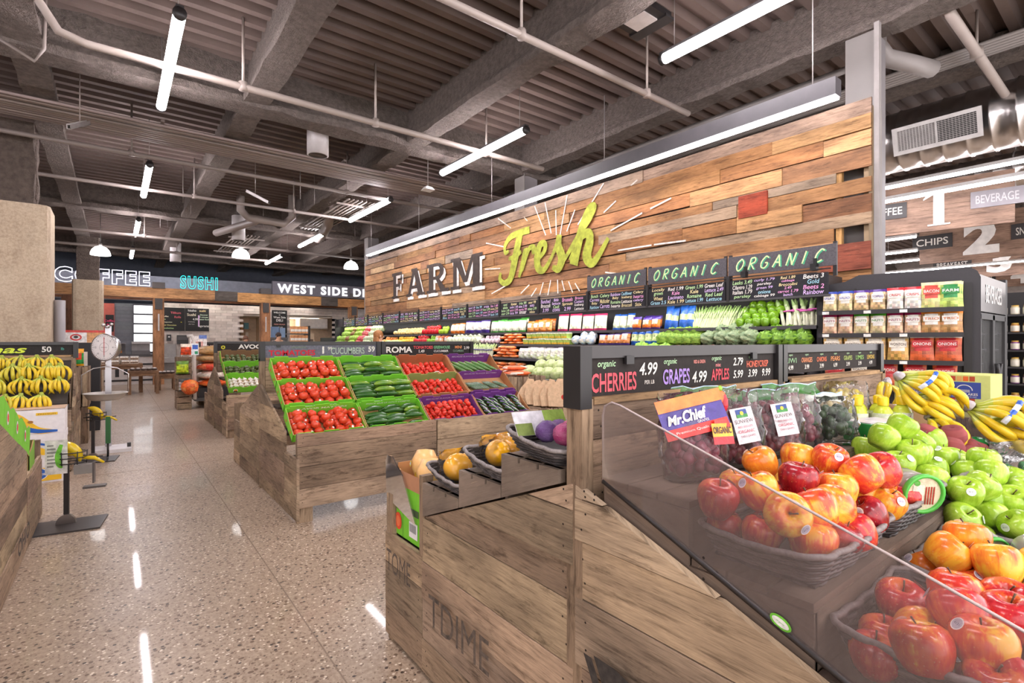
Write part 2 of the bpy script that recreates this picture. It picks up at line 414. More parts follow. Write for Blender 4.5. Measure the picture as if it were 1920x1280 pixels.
# ---------------------------------------------------------------- the reclaimed plank wall
WX = 5.6; FW = Fr((WX, 0, 0), (0, -1, 0), (0, 0, 1))          # u = -Y, so text runs toward the camera end
WT = [C(x) for x in ('a07048', 'a87a50', '956844', 'b08258', '8c6446', 'a47248', '9c7852', '9f7550', 'b48a60', '886044')]
b = MB(); z = 1.9; row = 0; rows = []
while z < 3.68:
    h = random.choice((.11, .14, .16, .18)); e = min(3.69, z+h)
    if 3.69-e < .07: e = 3.69
    rows.append((z, e)); z = e
for row, (z0, z1) in enumerate(rows):
    y = 13.93; top = row == len(rows)-1
    end = 1.72
    if len(rows)-5 <= row <= len(rows)-5: end = 2.02
    if row == 2 or row == 3: end = 2.04
    y -= 0
    while y > end+.01:
        L = random.choice((.4, .7, 1.1, 1.5, 2.1, 2.7, 3.3)) if not top else 3.2
        y2 = max(end, y-L)
        if y2-end < .35: y2 = end
        c = vary(random.choice(WT), .09)
        if top: c = vary(C('9c8474'), .08)
        elif random.random() < .12: c = vary(random.choice([C('a88f78'), C('c8a67e'), C('94806f')]), .08)
        d = random.uniform(.016, .04); s = random.uniform(-.007, .009); s2 = random.uniform(-.009, .007); e1 = random.uniform(-.006, .006)
        ua, ub = -y+.002, -y2-.002
        b.hexa([FW(ua, z0+.003+s, 0), FW(ub, z0+.003+s+e1, 0), FW(ub, z1-.003+s2+e1, 0), FW(ua, z1-.003+s2, 0), FW(ua, z0+.003+s, d), FW(ub, z0+.003+s+e1, d), FW(ub, z1-.003+s2+e1, d), FW(ua, z1-.003+s2, d)], c); y = y2
b.fbox(FW, (-3.0, 2.78, 0), (-2.68, 3.03, .046), C('a4472f'))
b.fbox(FW, (-2.15, 2.08, .03), (-1.72, 2.34, .047), C('8a4a38'))
b.box((WX+.002, 2.09, 1.85), (WX+.03, 13.9, 3.66), C('2a2320')); b.box((WX+.002, 1.98, 1.85), (WX+.06, 2.03, 3.6), C('b98f5c'))
wall = struct('wall_right', b, PLANK)
b = MB()
for y in [1.78+i*.61 for i in range(20)]: b.box((WX+.03, y-.02, 0), (WX+.16, y+.02, 3.66), C('9a8468'))
b.box((WX-.03, 1.66, 0), (WX+.03, 1.70, 4.36), C('8c8684')); b.box((WX+.16, 1.7, 0), (WX+.18, 13.9, 3.6), C('8d8580'))
struct('trim_2', b, MATTE)
# painted lettering FARM (dark slab letters, white drop shadow), on the boards
def slab(ch):
    if ch == 'F': return [[(.1, 0), (.32, 0), (.32, 1), (.1, 1)], [(0, .88), (.74, .88), (.74, 1), (0, 1)], [(0, 0), (.44, 0), (.44, .1), (0, .1)], [(.3, .44), (.58, .44), (.58, .56), (.3, .56)], [(.62, .66), (.74, .66), (.74, .9), (.68, .9)], [(.52, .36), (.6, .36), (.6, .64), (.52, .64)]]
    if ch == 'A': return [[(.06, .02), (.2, .02), (.5, 1), (.36, 1)], [(.36, 1), (.58, 1), (.9, .02), (.64, .02)], [(.24, .26), (.72, .26), (.72, .38), (.24, .38)], [(-.02, 0), (.3, 0), (.3, .09), (-.02, .09)], [(.56, 0), (1, 0), (1, .09), (.56, .09)], [(.26, .9), (.58, .9), (.58, 1), (.26, 1)]]
    if ch == 'M': return [[(.1, 0), (.24, 0), (.24, 1), (.1, 1)], [(.84, 0), (1.08, 0), (1.08, 1), (.84, 1)], [(.1, 1), (.36, 1), (.64, .18), (.5, .18)], [(.5, .18), (.64, .18), (.9, 1), (.8, 1)], [(0, 0), (.34, 0), (.34, .1), (0, .1)], [(.74, 0), (1.18, 0), (1.18, .1), (.74, .1)], [(0, .9), (.3, .9), (.3, 1), (0, 1)], [(.88, .9), (1.18, .9), (1.18, 1), (.88, 1)]]
    p = [[(.1, 0), (.32, 0), (.32, 1), (.1, 1)], [(0, .89), (.5, .89), (.5, 1), (0, 1)], [(0, 0), (.44, 0), (.44, .1), (0, .1)], [(.3, .44), (.5, .44), (.5, .55), (.3, .55)], [(.4, .5), (.56, .5), (.86, .08), (.66, .02)], [(.62, 0), (1, 0), (1, .1), (.62, .1)]]
    for i in range(6):
        a, c = R(-90+30*i), R(-60+30*i)
        p.append([(.5+.12*math.cos(a), .72+.17*math.sin(a)), (.5+.3*math.cos(a), .72+.28*math.sin(a)), (.5+.3*math.cos(c), .72+.28*math.sin(c)), (.5+.12*math.cos(c), .72+.17*math.sin(c))])
    return p
def letters(col, dy, dz, w):
    b = MB(); u = -12.1
    for ch, wd in (('F', .84), ('A', 1.02), ('R', 1.06), ('M', 1.1)):
        for k, q in enumerate(slab(ch)):
            b.add([FW(u+a*.86*wd/.95+dy, 2.47+c*.64+dz, w+.0004*k) for a, c in q], [tuple(range(len(q)))], col)
        u += wd*.98
    return b
PAINT = plain('worn_wall_paint', .8, nz=(14, .3))
def painted(name, label, mb):
    tag(obj(name, mb, PAINT), label, 'wall lettering')
bb = letters(C('e9e2da'), .075, -.075, .050); dk = letters(C('3c302a'), 0, 0, .054)
o = obj('painted_word', dk, PAINT); obj('drop_shadow', bb, PAINT, o, label='white drop shadow of the letters')
tag(o, 'dark slab lettering FARM with white shadow painted on the plank wall', 'wall lettering')
G = C('a0a63a'); b = MB(); FS = Fr((WX, 7.55, 2.45), (0, -1, 0), (0, 0, 1)); wd = .085; FQ = 1.22
S = lambda pts, w: (nxt.append(0), b.ribbon(FS, pts, [x*FQ for x in w], G, .050+.0012*len(nxt)))
nxt = []
S([(.06, .2), (.04, .08), (.18, .0), (.36, .08), (.48, .4), (.62, .8)], [.05, .08, .09, .12, .15, .13])       # F stem
S([(.3, .56), (.2, .54), (.2, .68), (.36, .80), (.6, .83), (.88, .84)], [.05, .06, .07, .09, .1, .1])
S([(.3, .42), (.48, .44), (.66, .5)], [.05, .08, .05])
S([(.6, .06), (.7, .3), (.78, .5), (.8, .42)], [.05, .09, .1, .08]); S([(.68, .16), (.86, .5), (.98, .52), (1.02, .42)], [.05, .06, .1, .11])  # r
S([(1.06, .28), (1.26, .42), (1.28, .54), (1.16, .54), (1.08, .34), (1.12, .16), (1.26, .12), (1.44, .3)], [.05, .07, .08, .1, .13, .12, .08, .05])  # e
S([(1.44, .3), (1.58, .52), (1.62, .62), (1.6, .46), (1.68, .26), (1.6, .1), (1.46, .14)], [.05, .07, .09, .12, .14, .11, .06])  # s
S([(1.72, .2), (1.96, .46), (2.26, .76), (2.36, .92), (2.26, .9), (2.1, .6), (1.94, .12)], [.05, .07, .09, .09, .1, .13, .15])
S([(1.86, .2), (2.06, .48), (2.24, .56), (2.28, .44), (2.22, .22), (2.32, .1), (2.46, .2), (2.64, .42)], [.05, .08, .11, .13, .15, .11, .08, .05])
tag(obj('painted_script', b, PAINT), 'lime green script word Fresh brushed across the plank wall', 'wall lettering')
b = MB()
for q in [(-0.02, 1.2, 0.36, 0.96), (0.73, 1.08, 0.82, 1.0), (1.01, 1.21, 1.29, 0.68), (1.27, 1.22, 1.42, 0.69), (1.53, 1.04, 1.54, 0.64), (1.79, 1.22, 1.62, 0.6), (1.96, 0.96, 1.78, 0.66), (2.54, 1.22, 2.02, 0.72), (2.77, 0.92, 2.54, 0.8), (3.22, 0.66, 2.67, 0.52), (3.67, 0.76, 3.35, 0.69), (3.88, 0.19, 3.41, 0.21), (3.37, 0.21, 2.8, 0.22), (3.14, 1.12, 3.03, 1.07), (-0.41, 0.81, 0.15, 0.66), (-0.45, 0.32, 0.04, 0.28), (0.24, -0.04, -0.23, -0.16), (0.87, -0.09, 0.64, -0.22), (1.06, -0.16, 0.92, -0.29), (1.23, -0.08, 1.14, -0.28), (1.41, -0.06, 1.34, -0.3), (1.57, -0.07, 1.58, -0.29), (1.67, -0.09, 1.73, -0.26), (1.82, -0.12, 1.91, -0.3), (1.96, -0.16, 2.06, -0.29), (2.57, -0.06, 2.77, -0.1)]: b.ribbon(FS, [q[:2], q[2:]], .021, C('ddd4ca'), .0485, False)
tag(obj('painted_rays', b, PAINT), 'thin white ray strokes painted around the green script word', 'wall lettering')
# ---------------------------------------------------------------- far end of the hall
Y0 = 23.2; b = MB()
TL = [C(x) for x in ('cdbfb6', 'd6c9c0', 'c4b5ac', 'dccfc6')]; x = 1.15
z = 0
while z < 2.82:
    x = 1.15+(.0 if int(z/.11) % 2 else .2); b.box((1.15, Y0, z+.003), (x, Y0+.05, z+.107), random.choice(TL))
    while x < 8.7:
        x2 = min(8.7, x+.4)
        if not (4.05 < x+.2 < 4.9 and z < 2.45) and not (5.95 < x+.2 < 7.95 and z < 2.5): b.box((x+.002, Y0, z+.003), (x2-.002, Y0+.05, z+.107), vary(random.choice(TL), .04))
        x = x2
    z += .11
b.box((8.7, Y0-.5, 0), (10.2, Y0+.05, 2.9), C('e3e0de')); b.box((1.15, Y0+.05, 0), (4.05, Y0+.1, 2.8), C('b5a8a0'))
b.box((4.9, Y0+.05, 0), (5.95, Y0+.1, 2.8), C('b5a8a0'))
struct('wall_back', b, SATIN)
b = MB(); b.box((-9, 25.3, 0), (26, 25.4, 5.0), C('565a66')); struct('wall_far', b, MATTE)
b = MB(); b.box((3.9, 24.6, 0), (8.2, 24.66, 2.6), C('e2cdb4')); b.box((4.05, Y0+.1, 2.45), (8, 24.6, 2.5), C('efe6da'))
b.box((4.02, Y0+.05, 0), (4.05, 24.6, 2.5), C('dcc6ac')); b.box((4.9, Y0+.1, 0), (4.95, 24.6, 2.5), C('dcc6ac')); struct('wall_kitchen', b, MATTE)
b = MB(); b.box((-9, -3, 0), (-8.9, 25.4, 5), C('a9a19c')); struct('wall_left', b, MATTE)
b = MB(); b.box((25.9, -3, 0), (26, 25.4, 5), C('a39a95')); struct('wall_end', b, MATTE)
b = MB()                                                      # dark tile strip with the window beside the post
for i in range(14): b.box((-.0, Y0+.05, .9+i*.135), (.52, Y0+.1, 1.03+i*.135), vary(C('6b6d74'), .12))
b.box((-.05, Y0+.04, 0), (1.15, Y0+.1, .9), C('57555a')); b.box((-.36, Y0, 1.0), (0, Y0+.08, 2.76), C('b4574a')); b.box((-9, Y0, 2.9), (1.15, Y0+.1, 3.05), C('6c6f78'))
b.box((-9, Y0+.02, 0), (-1.7, Y0+.1, 1.1), C('5d5f68')); struct('wall_cafe', b, SATIN)
for i, (x0, x1, z0, z1, nb) in enumerate(((.54, 1.14, 1.0, 2.75, 5), (-1.7, -1.05, 1.2, 2.42, 3), (-2.9, -1.9, 1.2, 2.42, 3))):
    b = MB()
    for k in range(nb+1): b.box((x0, Y0+.02, z0+(z1-z0)*k/nb-.03), (x1, Y0+.07, z0+(z1-z0)*k/nb+.03), C('4a4a52'))
    for x in (x0, x1): b.box((x-.02, Y0+.02, z0), (x+.02, Y0+.08, z1), C('5a5a62'))
    w = struct('window_%d' % (i+1), b, SATIN); b = MB(); b.box((x0, Y0+.05, z0), (x1, Y0+.06, z1)); obj('pane', b, DAY, w)
b = MB(); b.box((-9, 22.2, 3.3), (10.2, 23.1, 3.34), C('cfd3da')); b.box((-9, 22.16, 3.3), (10.2, 22.2, 3.72), C('a3a9b8')); b.box((-9, 23.1, 3.05), (10.2, 23.15, 3.7), C('9aa1b0'))
struct('soffit', b, MATTE)
DL = glow('downlight_lens', (1, .96, .9), 16)
for i in range(6):
    t = thing('downlight', 'recessed square downlight in the soffit over the counters', 'ceiling light', (-.6+1.75*i, 22.6, 3.28), (0, 0, 0), 'soffit downlights'); b = MB(); b.box((-.2, -.2, 0), (.2, .2, .02), C('dcdcdc')); obj('trim_ring', b, MATTE, t); b = MB(); b.box((-.16, -.16, -.004), (.16, .16, 0)); obj('lens', b, DL, t)
t = thing('kitchen_light', 'flat ceiling light inside the deli kitchen', 'ceiling light', (6.2, 24.1, 2.415)); b = MB(); b.box((-1.2, -.15, 0), (1.2, .15, .03), (1, 1, 1)); obj('lens', b, glow('kitchen_lens', (1, .86, .68), 5), t)
b = MB(); b.box((3.2, 21.2, 4.05), (3.26, 23, 4.11), C('ded9d6'))
# timber frame carrying the signs
TB = C('b98a62')
t = thing('timber_pergola', 'rough brown timber post and beam frame in front of the coffee and sushi counters', 'timber frame', (1.14, 20.4, 0))
b = MB(); b.box((-4.5, -.14, 2.82), (1.6, .14, 3.15), vary(TB, .06)); b.box((1.6, -.14, 2.82), (2.3, .14, 3.15), C('5c5550')); b.box((2.3, -.14, 2.80), (5.2, .14, 3.13), C('c8955f')); b.box((5.2, -.14, 2.80), (5.85, .14, 3.13), C('57504c')); b.box((5.85, -.14, 2.78), (9.5, .14, 3.1), C('c28a55'))
obj('beam', b, BEAMW, t)
for x in (0, 3.22, 6.5):
    b = MB(); b.box((x-.15, -.15, 0), (x+.15, .15, 2.82), vary(C('b3805a'), .08)); obj('post', b, BEAMW, t)
    b = MB(); b.box((x-.1, -.19, 2.45), (x+.1, -.15, 2.8), C('3d3836')); b.box((x-.17, -.17, 3.13), (x+.17, .17, 3.33), C('4a4340')); b.box((x-.02, -.17, 1.75), (x+.02, -.15, 2.3), C('c9c4c0')); obj('bracket', b, SATIN, t)
b = MB(); b.box((-3.4, 1.55, 2.84), (7.8, 1.7, 3.0), C('8a5b40')); obj('rail', b, BEAMW, t, label='darker rail behind the front beam')
b = MB(); b.box((-1.35, 21.85, 0), (-1.05, 22.1, 2.9), C('6e4a36')); tag(obj('timber_post', b, BEAMW), 'dark timber post at the far left beside the concrete column', 'timber')
# signs on the frame
def sign_letters(name, label, text, x0, x1, z0, z1, y, mat, bevel=0, col=(1, 1, 1), ext=.03, bold=0, spacing=1, glowmat=None):
    F = Fr((x0, y, z0), (1, 0, 0), (0, 0, 1)); b = MB()
    b.text(text, F, (x1-x0)/2, (z1-z0)/2, z1-z0, col, .01, 'c', x1-x0, bold=bold, ext=0 if bevel else ext, spacing=spacing, bevel=bevel)
    return tag(obj(name, b, mat), label, 'sign')
sign_letters('neon_sign', 'white neon outline letters COFFEE standing on the timber beam', 'COFFEE', -1.42, .92, 3.19, 3.66, 20.38, NEONW, .017, spacing=1.25, bold=.05)
sign_letters('neon_sign', 'teal neon letters SUSHI standing on the timber beam', 'SUSHI', 1.74, 2.84, 3.17, 3.62, 20.38, NEONT, .02, spacing=1.25, bold=.03)
b = MB(); b.box((4.58, 20.25, 3.14), (9.5, 20.38, 3.62), C('5d5a63')); o = obj('deli_sign', b, SATIN)
F = Fr((4.7, 20.25, 3.17), (1, 0, 0), (0, 0, 1)); b = MB(); b.text('WEST SIDE DELI', F, 1.98, .2, .33, (1, 1, 1), .01, 'c', 3.86, bold=.03, ext=.04, spacing=1.25); obj('letters', b, LETW, o)
tag(o, 'grey fascia with white lit letters WEST SIDE DELI on the timber frame', 'sign')
# ---------------------------------------------------------------- linear tube lights
def tube_light():
    t = thing('tube_light', 'x', 'ceiling light')
    b = MB(); b.tube([(0, -1.1, 0), (0, -1.06, 0)], .052, C('2f2c2d'), 12); b.tube([(0, 1.06, 0), (0, 1.1, 0)], .052, C('2f2c2d'), 12); b.box((-.03, -1.1, .04), (.03, 1.1, .065), C('3b3839')); obj('housing', b, SATIN, t)
    b = MB(); b.tube([(0, -1.06, 0), (0, 1.06, 0)], .047, (1, 1, 1), 14); obj('diffuser', b, LAMP, t)
    for y in (-.95, .95):
        b = MB(); b.tube([(0, y, .06), (0, y, .75)], .004, C('8c8684'), 5); obj('cable', b, SATIN, t)
    return Kind(t)
TLK = tube_light()
NTH = ('nearest', 'second', 'third', 'fourth', 'fifth', 'sixth', 'seventh')
for x, nm, ys in ((4.2, 'row in front of the plank wall', (1.95, 6.2, 10.3, 14.3, 18.4)), (.43, 'row over the left aisle', (6.15, 10.75, 15.3, 19.7))):
    for i, y in enumerate(ys):
        TLK.put((x, y, 4.13), None, 'glowing tube light hanging in the %s, %s along it' % (nm, NTH[i]))
for x, y in ((.43, 1.5), (-3.4, 1.5), (-3.4, 6.15), (-3.4, 10.75), (4.2, -2.2), (.43, -2)):
    TLK.put((x, y, 4.13), None, 'glowing tube light hanging beyond the edge of the picture', 'tube lights out of view')
t = thing('strip_light', 'long dark channel with a glowing strip hung along the top of the plank wall', 'ceiling light', (4.8, 1.72, 3.45))
b = MB(); b.hexa([(-.06, 0, .012), (.06, 0, .012), (.06, 10.1, .012), (-.06, 10.1, .012), (-.06, 0, .16), (.06, 0, .16), (.06, 10.1, .16), (-.06, 10.1, .16)], C('4b484b')); obj('housing', b, SATIN, t)
b = MB(); b.box((-.045, .01, -.004), (.045, 10.09, .012)); obj('diffuser', b, STRIPL, t)
for y in (.2, 2.6, 5, 7.5, 9.9):
    b = MB(); b.tube([(0, y, .16), (0, y, 1.0)], .005, C('9a9492'), 5); obj('cable', b, SATIN, t)
for i, (x, z, ya, yb) in enumerate(((9.75, 3.62, .2, 6), (10.6, 4.05, .2, 6), (13.5, 3.62, 3.35, 9), (15.6, 3.62, 3.85, 9), (17.4, 3.62, 3.5, 11), (20, 3.62, 2, 11))):
    t = thing('aisle_light', ['bright continuous light strip hanging before the aisle one sign', 'higher light strip running above the aisle one sign', 'light strip left of the chips sign, upper of the short ones', 'light strip left of the chips sign, below the upper one', 'light strip just above the black cooler panel', 'farthest light strip over the grocery aisles'][i], 'ceiling light', (x, ya, z))
    b = MB(); b.box((-.06, 0, .03), (.06, yb-ya, .08), C('d8d4d2')); obj('housing', b, SATIN, t)
    b = MB(); b.box((-.05, .01, 0), (.05, yb-ya-.01, .03)); obj('diffuser', b, STRIPL, t)
    b = MB(); [b.tube([(0, y, .08), (0, y, 4.88-z)], .006, C('a9a3a1'), 5) for y in (.6, (yb-ya)/2, yb-ya-.6)]; obj('cable', b, SATIN, t)
# dome pendants
def dome():
    t = thing('dome_pendant', 'x', 'pendant lamp')
    b = MB(); b.lathe([(.225, 0), (.22, .06), (.19, .14), (.13, .21), (.05, .245), (.001, .25)], (1, 1, 1), 18); obj('shade', b, DOMEL, t)
    b = MB(); b.tube([(0, 0, .25), (0, 0, .32)], .04, C('8a8583'), 8); b.tube([(0, 0, .3), (0, 0, 1.13)], .008, C('6f6a69'), 5); obj('stem', b, SATIN, t)
    return Kind(t)
DK = dome()
for p, l in (((2.8, 16.0, 3.75), 'white glowing dome pendant right of the avocado aisle, under the small speaker'), ((6.05, 16.3, 3.75), 'white glowing dome pendant at the far end of the plank wall'), ((-.3, 17.9, 3.75), 'white glowing dome pendant partly behind the second concrete column')): DK.put(p, None, l)
# cylinder speakers
def speaker():
    t = thing('cylinder_speaker', 'x', 'speaker')
    b = MB(); b.lathe([(.13, 0), (.152, .005), (.152, .6), (.14, .61), (.001, .61)], C('b9b4b4'), 24); obj('body', b, SATIN, t)
    b = MB(); b.lathe([(.001, .012), (.13, .012)], C('4d403a'), 24); [b.box((-.13*abs(math.cos(a))-.004, -.004, .004), (.13, .004, .011), C('6f625c')) for a in (0,)]; obj('grille', b, SATIN, t)
    b = MB()
    for a in (0, 120, 240): b.tube([(.12*math.cos(R(a)), .12*math.sin(R(a)), .6), (.12*math.cos(R(a)), .12*math.sin(R(a)), .9)], .003, C('8b8583'), 4)
    b.tube([(.02, 0, .61), (.0, .02, .75), (.02, 0, .92)], .006, C('232021'), 5); obj('hanger', b, SATIN, t)
    return Kind(t)
SK = speaker()
for p, l in (((2.38, 7.76, 4.15), 'grey cylinder speaker hanging high, nearest of the three'), ((2.45, 14.3, 3.92), 'grey cylinder speaker above the dome pendant'), ((1.55, 19.6, 3.95), 'small far grey cylinder speaker near the sushi sign')): SK.put(p, None, l)
# pipes and conduits
PC = C('857a75'); PL = C('a2968f')
def pipe(label, runs, r=.03, c=PC, drops=(), name='sprinkler_pipe', cat='pipe'):
    t = thing(name, label, cat, runs[0][0])
    o = Vector(runs[0][0]); b = MB()
    for k in runs: b.tube([Vector(p)-o for p in k], r, c, 10)
    obj('run', b, PIPE, t)
    for p in drops:
        b = MB(); q = Vector(p)-o; b.tube([q, q+Vector((0, 0, 4.9-p[2]))], .014, c, 6); b.tube([q-Vector((0, 0, r)), q+Vector((0, 0, .05))], r*1.25, c, 8); obj('hanger', b, PIPE, t)
    return t
pipe('long pale sprinkler pipe crossing above the left aisle, nearest', [[(-.55, 6.16, 4.9), (-.55, 6.16, 4.45), (-.4, 6.16, 4.2), (-.2, 6.16, 4.15), (4.5, 6.16, 4.15), (5.4, 6.16, 4.15)], [(-.55, 6.16, 4.45), (-.75, 5.9, 4.7), (-.9, 5.6, 4.9)]], .038, PL, [(1.1, 6.16, 4.15), (2.6, 6.16, 4.15), (4.3, 6.16, 4.15)])
pipe('pale pipe crossing the ceiling above the tomato display', [[(-3, 3.6, 4.16), (5.5, 3.6, 4.16)]], .034, PL, [(1.1, 3.6, 4.16), (2.9, 3.6, 4.16), (4.7, 3.6, 4.16)])
pipe('thin grey pipe crossing behind the bundled conduits', [[(-6, 9.35, 4.15), (6, 9.35, 4.15)]], .032, PC, [(.2, 9.35, 4.15), (3.4, 9.35, 4.15)])
pipe('thin grey pipe crossing the ceiling in front of the second tube light', [[(-6, 11.4, 4.15), (6, 11.4, 4.15)]], .032, PC, [(1.2, 11.4, 4.15), (3, 11.4, 4.15)])
pipe('far grey pipe crossing above the coffee sign', [[(-6, 15.9, 4.05), (7, 15.9, 4.05)]], .04, PC, [(.6, 15.9, 4.05), (4, 15.9, 4.05)])
pipe('farthest grey pipe crossing above the sushi sign', [[(-6, 18.6, 4.1), (7, 18.6, 4.1)]], .04, PC, [(1.5, 18.6, 4.1)])
pipe('light pipe slanting across the upper right corner to the round duct', [[(6.05, 1.27, 4.45), (25, 1.27, 4.45)]], .045, PL, [(7.2, 1.27, 4.45)])
t = thing('conduit_bundle', 'flat bundle of many parallel conduits crossing the ceiling', 'conduits', (-6, 8.85, 4.35))
for i in range(10):
    b = MB(); b.tube([(0, -.38+i*.082, random.uniform(-.01, .01)), (14.5, -.38+i*.082, random.uniform(-.01, .01))], .021, vary(C('8a7d77'), .1), 6); obj('conduit', b, PIPE, t)
for x in (4, 6.5, 9, 11.5): b = MB(); b.box((x, -.45, .03), (x+.04, .45, .06), C('7d726d')); obj('trapeze', b, PIPE, t)
for k, (x, ya, yb, lab) in enumerate(((3.75, 10.2, 13.6, 'steep bundle of bright conduits left of the plank wall'), (2.6, 15.4, 18.8, 'farther small bundle of bright conduits'))):
    t = thing('conduit_bundle', lab, 'conduits', (x, ya, 4.28))
    for i in range(7):
        b = MB(); b.tube([(i*.09, 0, 0), (i*.09, yb-ya, 0), (i*.09+.3, yb-ya+.3, .2)], .019, C('8f857f'), 6); obj('conduit', b, PIPE, t)
    for y in (.3, 1.6, 3): b = MB(); b.box((-.15, y, -.05), (.75, y+.04, -.02), C('8b807a')); obj('trapeze', b, PIPE, t)
pipe('insulated pipe with two bends near the middle of the ceiling', [[(2.2, 12.6, 4.6), (2.2, 12.6, 4.3), (2.35, 12.6, 4.15), (3.1, 12.6, 4.12), (3.28, 12.6, 4.3), (3.28, 12.6, 4.8)], [(2.0, 14.6, 4.1), (2.3, 13.6, 4.12), (2.55, 12.9, 4.15), (2.55, 12.6, 4.15)]], .085, C('8d827d'))
pipe('thick insulated pipe dropping from the deck beside the conduits', [[(3.95, 11.8, 4.85), (3.95, 12.0, 4.4), (4.05, 12.4, 4.22), (4.3, 13.6, 4.2), (4.4, 14.3, 4.2)]], .12, C('80756f'))
pipe('grey vertical pipe beside the left concrete column', [[(-.63, 9.95, 0), (-.63, 9.95, 2.0)]], .065, C('9a9698'))
pipe('thin conduit curling around the left column head', [[(-.9, 6.85, 4.3), (-.62, 6.85, 4.15), (-.55, 6.86, 4.3), (-.54, 6.86, 4.9)]], .016, PC)
for i, (p, a) in enumerate((((-.33, 7.9, 3.95), -14), ((2.0, 9.9, 3.95), 22), ((1.3, 8.4, 4.1), 5))):
    if i == 2: continue
    t = thing('strut_channel', ['slotted metal strut hanging on the left below the deck', 'slotted metal strut hanging near the tall speaker'][i], 'bracket', p)
    b = MB(); b.box((-.02, -.35, -.02), (.02, .35, -.014), C('8f8885')); b.box((-.02, -.35, -.02), (-.014, .35, .03), C('a39b98')); b.box((.014, -.35, -.02), (.02, .35, .03), C('5c5654')); obj('channel', b, SATIN, t, rot=(R(25), 0, R(a)))
    b = MB(); b.tube([(0, .2, .1), (0, .2, .94)], .006, PC, 5); obj('rod', b, SATIN, t)
t = thing('emergency_fixture', 'square black ceiling fixture with a white pane near the top', 'ceiling fixture', (4.4, 3.46, 4.78))
b = MB(); b.box((-.24, -.22, .02), (.24, .22, .09), C('2c2a2b')); b.box((-.26, -.24, 0), (-.12, .24, .03), C('3a3839')); b.box((.12, -.24, 0), (.26, .24, .03), C('3a3839')); obj('frame', b, SATIN, t)
b = MB(); b.box((-.12, -.13, .005), (.12, .13, .02), C('d6d0ce')); obj('pane', b, SATIN, t)
t = thing('ceiling_sensor', 'small white square sensor hanging below the middle tube light', 'sensor', (4.15, 7.65, 3.93))
b = MB(); b.hexa([(-.09, -.09, 0), (.09, -.09, 0), (.09, .09, 0), (-.09, .09, 0), (-.05, -.05, .06), (.05, -.05, .06), (.05, .05, .06), (-.05, .05, .06)], C('e4dfdd')); obj('housing', b, SATIN, t)
b = MB(); b.tube([(0, 0, .06), (0, 0, .95)], .008, C('a9a3a1'), 5); obj('rod', b, SATIN, t)
# spiral ducts on the right
def duct(label, x, z, r, ya, yb):
    t = thing('spiral_duct', label, 'duct', (x, ya, z)); prof = []; y = 0
    while y < yb-ya: prof += [(r, y), (r, y+.21), (r+.012, y+.22), (r+.012, y+.24)]; y += .245
    b = MB(); b.lathe(prof, C('d0ccca'), 32, axis=(0, 1, 0)); obj('shell', b, STEEL, t)
    for y in (1.2, (yb-ya)*.6):
        b = MB(); b.tube([((r+.015)*math.cos(a), y, (r+.015)*math.sin(a)) for a in [i*2*PI/24 for i in range(24)]], .012, C('9c9694'), 5, closed=True); b.tube([(0, y, r), (0, y, r+.35)], .008, C('9c9694'), 5); obj('strap', b, SATIN, t)
    return t
t = duct('large silver spiral duct with an air grille in the upper right', 9.1, 4.32, .42, -2, 11)
GW, GH = .84, .27; F = Fr((8.70, 2.36, 4.06), (0, -1, 0), (-.30, 0, .954)); b = MB()
for q in (((-.05, -.05, 0), (.0, GH+.05, .03)), ((GW, -.05, 0), (GW+.05, GH+.05, .03)), ((0, -.05, 0), (GW, 0, .03)), ((0, GH, 0), (GW, GH+.05, .03)), ((GW/2, 0, 0), (GW/2+.02, GH, .03))): b.fbox(F, q[0], q[1], C('dcd8d6'))
for i in range(24): b.fbox(F, (i*GW/24, .001, .012), (i*GW/24+.007, GH-.001, .02), C('cfcbc9') if i < 12 else C('8a8684'))
for i in range(12): b.fbox(F, (.001, i*GH/12, .014), (GW-.001, i*GH/12+.006, .022), C('c6c2c0'))
b.fbox(F, (.001, .001, -.03), (GW/2, GH-.001, 0), C('a9a5a3')); b.fbox(F, (GW/2, .001, -.03), (GW-.001, GH-.001, 0), C('3c3a3a'))
b.v = [tuple(Vector(p)-Vector((9.1, -2, 4.32))) for p in b.v]
obj('air_grille', b, SATIN, t, label='white framed grille, half dark')
duct('smaller silver duct below the round duct on the right', 12.6, 4.45, .3, .5, 9)
pipe('grey pipe running along behind the plank wall on the right', [[(6.6, 2, 4.5), (6.6, 13, 4.5)]], .04, C('8f8886'))
pipe('thick grey pipe with a bend beside the column top', [[(6.3, 1.9, 4.85), (6.3, 1.9, 4.5), (6.4, 1.85, 4.38), (6.7, 1.7, 4.35), (7.0, 1.6, 4.35)]], .09, C('8f8886'))
t = thing('conduit_bundle', 'parallel conduits running back along the ceiling beside the column top', 'conduits', (7.6, -.5, 4.7))
for i in range(6):
    b = MB(); b.tube([(i*.07, 0, 0), (i*.07, 12, 0)], .02, C('968e8b'), 6); obj('conduit', b, PIPE, t)
for i in range(12):                                           # thin rods and wires far off
    x = random.uniform(.6, 6); y = random.uniform(10, 20)
    hh = random.uniform(.4, .8); b = MB(); b.tube([(0, 0, 0), (0, 0, hh)], .007, C('7d7470'), 5); o = obj('hanger_rod', b, PIPE, loc=(x, y, 4.885-hh)); tag(o, 'thin metal hanger rod dangling from the far ceiling', 'rod', 'thin hanger rods under the far deck')
